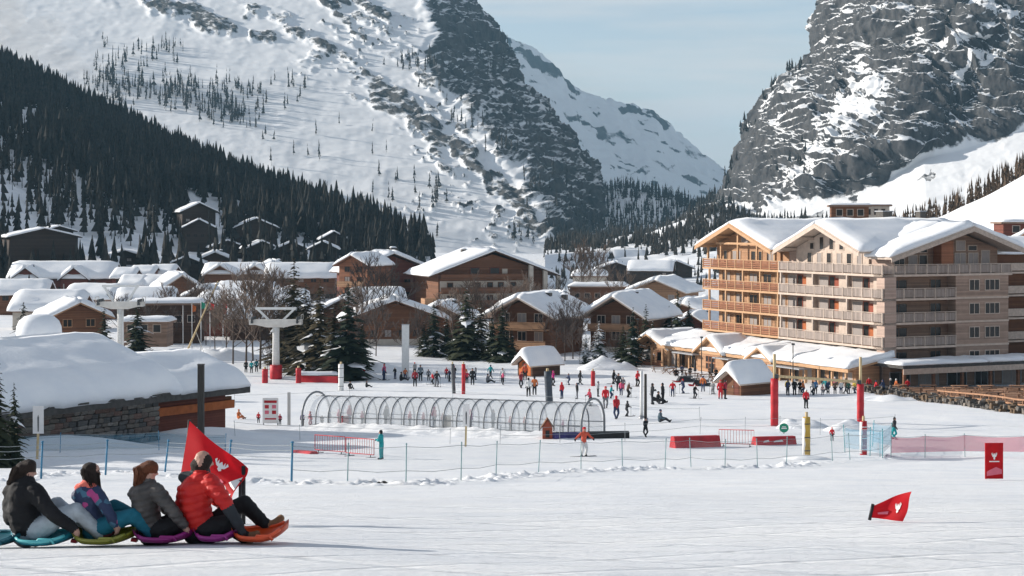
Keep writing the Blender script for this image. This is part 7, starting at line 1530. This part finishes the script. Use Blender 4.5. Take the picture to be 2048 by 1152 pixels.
PUF_RED = puffer('red_puffer', (.50, .012, .014), (.64, .03, .02), .075); PUF_GREY = puffer('grey_puffer', (.045, .043, .042), (.11, .10, .095), .06); C_BLACK = cmat((.012, .012, .014)); C_CHAR = cmat((.03, .034, .04)); C_ICE = cmat((.40, .45, .49)); C_TEAL = cmat((.012, .13, .19))
def floral(name):
    m, nt, b = nodes_of(name); N = nt.nodes.new; L = nt.links.new; b.inputs['Roughness'].default_value = .7; tc = N('ShaderNodeTexCoord'); vo = N('ShaderNodeTexVoronoi'); vo.inputs['Scale'].default_value = 16; L(tc.outputs['Object'], vo.inputs['Vector'])
    cr = N('ShaderNodeValToRGB'); L(vo.outputs['Color'], cr.inputs['Fac']); e = cr.color_ramp; e.interpolation = 'CONSTANT'; e.elements[0].color = (.02, .035, .09, 1); e.elements[1].position = .74; e.elements[1].color = (.05, .14, .22, 1); q = e.elements.new(.86); q.color = (.40, .05, .20, 1); q = e.elements.new(.93); q.color = (.16, .20, .26, 1)
    L(cr.outputs['Color'], b.inputs['Base Color']); return m
C_FLOR = floral('printed_navy'); C_CORAL = cmat((.70, .16, .12)); C_MAROON = cmat((.10, .02, .03)); C_TAN = cmat((.24, .13, .07)); HAIR_A = mat('auburn_hair', (.16, .055, .025), var=.5, scale=30, stretch=(8, 8, 1), bump=.5, bscale=60); HAIR_B = mat('black_hair', (.03, .02, .016), var=.5, scale=30, stretch=(8, 8, 1), bump=.5, bscale=60); SKIN2 = mat('skin', (.50, .29, .22), rough=.55, var=.12, scale=8)
# 0 jacket 1 trousers 2 skin 3 hair 4 dark trim 5 boots
rider('man in red puffer jacket at the front of the sled chain', [
    (1, [(J(392, 1064, -.06), .14), (J(412, 1066, -.02), .14)]), (0, [(J(398, 1046, -.06), .155), (J(391, 1015, -.07), .165), (J(394, 982, -.07), .17), (J(402, 962, -.06), .12)]), (0, [(J(394, 1046, .1), .15), (J(388, 1010, .1), .16), (J(395, 975, .1), .16)]), (0, [(J(368, 1010, -.02), .10), (J(372, 985, -.02), .10)]),
    (4, [(J(404, 952), .085), (J(406, 944), .08)]), (4, [(J(367, 954, 0), .060), (J(380, 958, -.03), .080), (J(402, 960, -.05), .085), (J(418, 960, -.10), .075)]),
    (2, [(J(405, 938), .07), (J(404, 926), .094), (J(405, 919), .088)]), (2, [(J(422, 927, .05), .03), (J(427, 929, .06), .016)]), (2, [(J(400, 929, -.092), .020), (J(399, 925, -.093), .016)]), (3, [(J(396, 931, -.02), .080), (J(409, 932, -.045), .060)]), (3, [(J(412, 921, -.02), .068)]),
    (0, [(J(420, 966, -.13), .10), (J(440, 990, -.23), .085), (J(452, 1008, -.28), .075)]), (4, [(J(454, 1012, -.28), .068), (J(478, 1050, -.27), .055)]), (0, [(J(404, 968, .24), .08), (J(440, 1005, .30), .07)]), (4, [(J(442, 1008, .30), .062), (J(476, 1046, .28), .05)]),
    (1, [(J(412, 1062, -.12), .125), (J(455, 1046, -.14), .09), (J(492, 1078, -.10), .065)]), (1, [(J(414, 1058, .13), .12), (J(452, 1028, .16), .10), (J(487, 1005, .18), .083), (J(512, 1030, .18), .076), (J(532, 1052, .18), .066)]),
    (5, [(J(534, 1056, .18), .062), (J(548, 1048, .18), .055), (J(562, 1037, .18), .043)]), (5, [(J(494, 1080, -.1), .06), (J(514, 1068, -.1), .045)])] + hand(4, J(480, 1054, -.27), (.35, 0, -.9), (1, 0, 0), 1.15) + hand(4, J(478, 1050, .28), (.35, 0, -.9), (1, 0, 0), 1.15),
    [PUF_RED, C_BLACK, SKIN2, HAIR_B, C_CHAR, C_TAN], ribs=(0, .075, .012))
rider('woman in grey puffer jacket with auburn ponytail behind the man', [
    (1, [(J(302, 1068, -.05), .13), (J(322, 1068, 0), .13)]), (0, [(J(298, 1046, -.05), .135), (J(291, 1018, -.05), .14), (J(290, 992, -.05), .145), (J(296, 974, -.03), .10)]), (0, [(J(296, 1040, .09), .13), (J(292, 1000, .09), .14)]), (0, [(J(268, 988, -.04), .07), (J(282, 978, -.06), .075)]),
    (2, [(J(297, 966), .055), (J(296, 947), .084), (J(297, 940), .082)]), (2, [(J(311, 947, .05), .025), (J(315, 949, .06), .013)]), (3, [(J(290, 942, -.01), .090), (J(300, 936, 0), .086)]), (3, [(J(284, 950, -.03), .068), (J(277, 962, -.05), .050), (J(276, 976, -.06), .034), (J(279, 986, -.06), .018)]),
    (0, [(J(312, 982, -.10), .09), (J(333, 1006, -.20), .072), (J(347, 1024, -.24), .062), (J(368, 1050, -.22), .05)]), (0, [(J(300, 984, .2), .07), (J(335, 1020, .26), .06), (J(362, 1048, .24), .05)]),
    (1, [(J(318, 1062, -.1), .11), (J(362, 1046, -.13), .08), (J(392, 1078, -.1), .06)]), (1, [(J(318, 1060, .12), .11), (J(366, 1030, .16), .08), (J(398, 1074, .15), .06)]), (5, [(J(394, 1080, -.1), .055), (J(412, 1070, -.1), .042)]), (5, [(J(400, 1076, .15), .055), (J(418, 1066, .15), .042)])] + hand(2, J(370, 1052, -.22), (.4, 0, -.9), (1, 0, 0)) + hand(2, J(364, 1050, .24), (.4, 0, -.9), (1, 0, 0)),
    [PUF_GREY, C_BLACK, SKIN2, HAIR_A, C_CHAR, C_TAN], ribs=(0, .06, .010))
rider('girl in printed navy jacket with coral hood and teal trousers', [
    (1, [(J(188, 1066, -.04), .115), (J(202, 1066, 0), .115)]), (0, [(J(186, 1046, -.04), .12), (J(176, 1018, -.04), .125), (J(174, 992, -.04), .13), (J(180, 974, -.02), .09)]), (0, [(J(184, 1040, .08), .12), (J(177, 1000, .08), .13)]), (0, [(J(154, 992, -.03), .065), (J(166, 1000, -.06), .07)]), (4, [(J(158, 974, -.04), .045), (J(172, 968, -.07), .052), (J(186, 972, -.08), .045)]),
    (2, [(J(184, 966), .05), (J(183, 947), .080), (J(184, 941), .078)]), (2, [(J(198, 948, .05), .022), (J(201, 950, .06), .012)]), (3, [(J(180, 941, -.01), .088), (J(181, 955, -.03), .082), (J(186, 970, -.05), .066), (J(194, 984, -.07), .044), (J(199, 996, -.08), .02)]),
    (0, [(J(192, 986, -.08), .08), (J(210, 1012, -.17), .064), (J(220, 1030, -.21), .055), (J(230, 1048, -.19), .045)]), (0, [(J(184, 986, .18), .06), (J(212, 1020, .23), .052), (J(240, 1044, .2), .045)]),
    (1, [(J(200, 1058, -.1), .10), (J(236, 1040, -.13), .09), (J(270, 1032, -.14), .083), (J(304, 1068, -.11), .068)]), (1, [(J(200, 1054, .12), .10), (J(228, 1014, .16), .08), (J(262, 1030, .16), .07), (J(290, 1062, .15), .065)]), (5, [(J(306, 1072, -.11), .06), (J(322, 1062, -.11), .045)]), (5, [(J(292, 1066, .15), .06), (J(310, 1056, .15), .045)])] + hand(2, J(231, 1050, -.19), (.4, 0, -.9), (1, 0, 0), .9) + hand(2, J(241, 1046, .2), (.4, 0, -.9), (1, 0, 0), .9),
    [C_FLOR, C_TEAL, SKIN2, HAIR_B, C_CORAL, C_MAROON])
rider('woman in black hooded jacket and pale trousers at the end of the chain', [
    (1, [(J(52, 1066, -.05), .15), (J(72, 1066, 0), .14)]), (0, [(J(54, 1050, -.06), .165), (J(46, 1020, -.06), .165), (J(46, 992, -.06), .165), (J(50, 972, -.04), .12)]), (0, [(J(50, 1046, .1), .16), (J(46, 1000, .1), .165)]), (0, [(J(20, 984, -.03), .08), (J(36, 976, -.08), .085), (J(62, 972, -.09), .07)]), (0, [(J(28, 1030, 0), .12), (J(24, 1006, 0), .10)]),
    (2, [(J(52, 964), .055), (J(53, 945), .085), (J(54, 938), .084)]), (2, [(J(68, 946, .05), .025), (J(72, 948, .06), .013)]), (3, [(J(48, 940, -.01), .094), (J(57, 934, 0), .086)]), (3, [(J(38, 948, -.03), .070), (J(29, 957, -.05), .054), (J(22, 968, -.05), .034)]),
    (0, [(J(70, 984, -.12), .10), (J(93, 1014, -.24), .08), (J(112, 1034, -.28), .068), (J(146, 1056, -.26), .052)]), (0, [(J(56, 986, .22), .075), (J(100, 1026, .28), .062), (J(140, 1050, .26), .05)]),
    (1, [(J(74, 1062, -.12), .12), (J(116, 1036, -.15), .10), (J(152, 1022, -.16), .088), (J(178, 1046, -.14), .08), (J(200, 1066, -.12), .074)]), (1, [(J(76, 1058, .13), .115), (J(114, 1010, .17), .085), (J(150, 1036, .17), .078), (J(182, 1062, .16), .072)]), (5, [(J(203, 1072, -.12), .06), (J(226, 1060, -.12), .046)]), (5, [(J(186, 1068, .16), .06), (J(206, 1058, .16), .046)])] + hand(2, J(148, 1057, -.26), (.6, 0, -.75), (1, 0, 0)) + hand(2, J(142, 1051, .26), (.6, 0, -.75), (1, 0, 0)),
    [C_BLACK, C_ICE, SKIN2, HAIR_B, C_CHAR, C_MAROON])
# loose strands over the moulded hair
def strands(who, path, n, spread, m, seed, rad=.0035):
    r = random.Random(seed); b = MB(); base = Vector(who.location); P = [(Vector(p), q) for p, q in path]
    for k in range(n):
        a = r.uniform(0, 6.283); f = r.uniform(.8, 1.12); pts = []
        for i, (p, q) in enumerate(P): pts.append(p - base + Vector((math.cos(a), math.sin(a), .35 * math.sin(a * 2))) * q * f + Vector((r.uniform(-1, 1), r.uniform(-1, 1), r.uniform(-1, 1))) * spread * (i / len(P) + .25))
        b.tube(pts, [rad] * (len(pts) - 1) + [rad * .4], 3, caps=False)
    b.build('hair', m, who)
def who(word): return [o for o in COL.objects if o.name.startswith('person') and word in o.get('label', '')][0]
strands(who('auburn ponytail'), [(J(294, 930), .04), (J(286, 940, -.01), .088), (J(282, 956, -.04), .062), (J(277, 970, -.06), .042), (J(280, 990, -.06), .022)], 150, .012, HAIR_A, 1)
strands(who('girl in printed'), [(J(182, 930), .04), (J(180, 944, -.01), .089), (J(183, 962, -.04), .075), (J(192, 982, -.07), .05), (J(200, 1000, -.08), .025)], 150, .012, HAIR_B, 2)
strands(who('black hooded'), [(J(50, 928), .04), (J(44, 942, -.01), .094), (J(34, 953, -.04), .066), (J(24, 966, -.05), .042), (J(20, 980, -.05), .02)], 150, .012, HAIR_B, 3)
def plastic(name, c): return mat(name, c, rough=.35, var=.15, scale=3, spec=.5)
def sled(label, px0, px1, c, c2=None, roll=.07, lift=.07, hitch=True):
    A = GX(px0, D0 - .12); B = GX(px1, D0 - .12); L_ = B.x - A.x; t = thing('linked_sled', label, 'sled', (A + B) / 2); n, m = 18, 10
    pm = plastic('sled_plastic', c); pm2 = plastic('sled_rim', c2 or tuple(min(1, v * 1.3 + .02) for v in c))
    def S(i, j, off): 
        t_ = i / n; w = .27 * max(.02, math.sin(math.pi * min(.985, max(.015, t_ * .93 + .05)))) ** .55; y = (j / m * 2 - 1) * w; x = (t_ - .5) * L_ * 1.04
        z = .03 + lift * max(0, (t_ - .55) / .45) ** 2 + .07 * max(0, (.22 - t_) / .22) ** 2 + .05 * abs(j / m * 2 - 1) ** 2.2 + off + roll * (y + .1) * .5
        return (x, y, z)
    W = m + 1; V = [S(i, j, 0) for i in range(n + 1) for j in range(W)]; V2 = [S(i, j, .03) for i in range(n + 1) for j in range(W)]; k = len(V); Fq = [(i*W+j, i*W+j+1, (i+1)*W+j+1, (i+1)*W+j) for i in range(n) for j in range(m)]
    ring = [j for j in range(W)] + [i*W+m for i in range(1, n+1)] + [n*W+j for j in range(m-1, -1, -1)] + [i*W for i in range(n-1, 0, -1)]
    b = MB(); b.add(V + V2, [tuple(reversed(f)) for f in Fq] + [tuple(k + q for q in f) for f in Fq] + [(ring[a], ring[(a+1) % len(ring)], k + ring[(a+1) % len(ring)], k + ring[a]) for a in range(len(ring))], 0, True); b.build('shell', pm, t)
    for j in (0, m): b = MB(); b.tube([Vector(S(i, j, .028)) for i in range(2, n - 1)], .018, 6); b.build('rim', pm2, t)
    for s in (-1, 1): b = MB(); x = L_ * .12; b.tube([(x - .09, s * .25, .08), (x - .06, s * .26, .125), (x + .06, s * .26, .125), (x + .09, s * .25, .08)], .015, 6); b.build('grip', pm2, t)
    if hitch: b = MB(); b.bar((L_ * .46, 0, .07), (L_ * .56, 0, .06), .08, .03); b.build('coupling', M_RED, t)
    return t
sled('dark teal sled cut by the left frame edge', -75, 45, (.01, .10, .13)); sled('turquoise sled under the woman in black', 30, 148, (.01, .21, .28), (.12, .52, .55)); sled('olive green sled under the girl', 150, 268, (.17, .17, .012)); sled('purple sled under the woman in grey', 272, 388, (.20, .008, .11), (.26, .01, .16)); sled('magenta sled under the man in red', 392, 478, (.24, .008, .16)); sled('orange red sled at the front of the chain', 468, 574, (.62, .07, .012), lift=.12, hitch=False)
bpy.data.scenes.remove(_tmp)
# ------------------------------------------------------------------ haze
def haze():
    b = MB(); b.box(-4500, 4500, -400, 11000, -60, 640)
    m = bpy.data.materials.new('haze'); m.use_nodes = True; nt = m.node_tree; nt.nodes.clear()
    o = nt.nodes.new('ShaderNodeOutputMaterial'); v = nt.nodes.new('ShaderNodeVolumePrincipled')
    v.inputs['Color'].default_value = (0.36, 0.68, 0.92, 1); v.inputs['Density'].default_value = 0.000085; v.inputs['Anisotropy'].default_value = 0.0
    nt.links.new(v.outputs[0], o.inputs['Volume'])
    tag(b.build('haze', m), 'thin blue mountain haze filling the valley', kind='stuff')
haze()

def plume():
    """puff of cloud mist on the flank at the upper left"""
    m = bpy.data.materials.new('white_mist'); m.use_nodes = True; nt = m.node_tree; nt.nodes.clear()
    o = nt.nodes.new('ShaderNodeOutputMaterial'); v = nt.nodes.new('ShaderNodeVolumePrincipled'); v.inputs['Color'].default_value = (1, 1, 1, 1); v.inputs['Density'].default_value = 0.012; nt.links.new(v.outputs[0], o.inputs['Volume'])
    V, Fc, off = [], [], 0  # white volume blobs standing for the cloud puff on the mountainside
    for px, py, r in ((20, 70, 60), (-60, 90, 80), (70, 95, 46), (120, 118, 38), (150, 140, 26), (90, 60, 40), (40, 120, 46), (-20, 30, 70), (110, 150, 24)):
        c = np.array(at(px, py, 1480)); rr = r / F * 1480; n = ICO_V; w = 1 + .35 * fbm(n[:, 0] * 1.6 + px, n[:, 1] * 1.6, n[:, 2] * 1.6, 3, 5); V.append(n * w[:, None] * rr * np.array([1.2, 1, .8]) + c); Fc.append(ICO_F + off); off += len(n)
    tag(link('mist_plume', np_mesh('mist_plume', np.concatenate(V), np.concatenate(Fc), mats=[m])), 'puff of cloud mist at the upper left', kind='stuff')
plume()
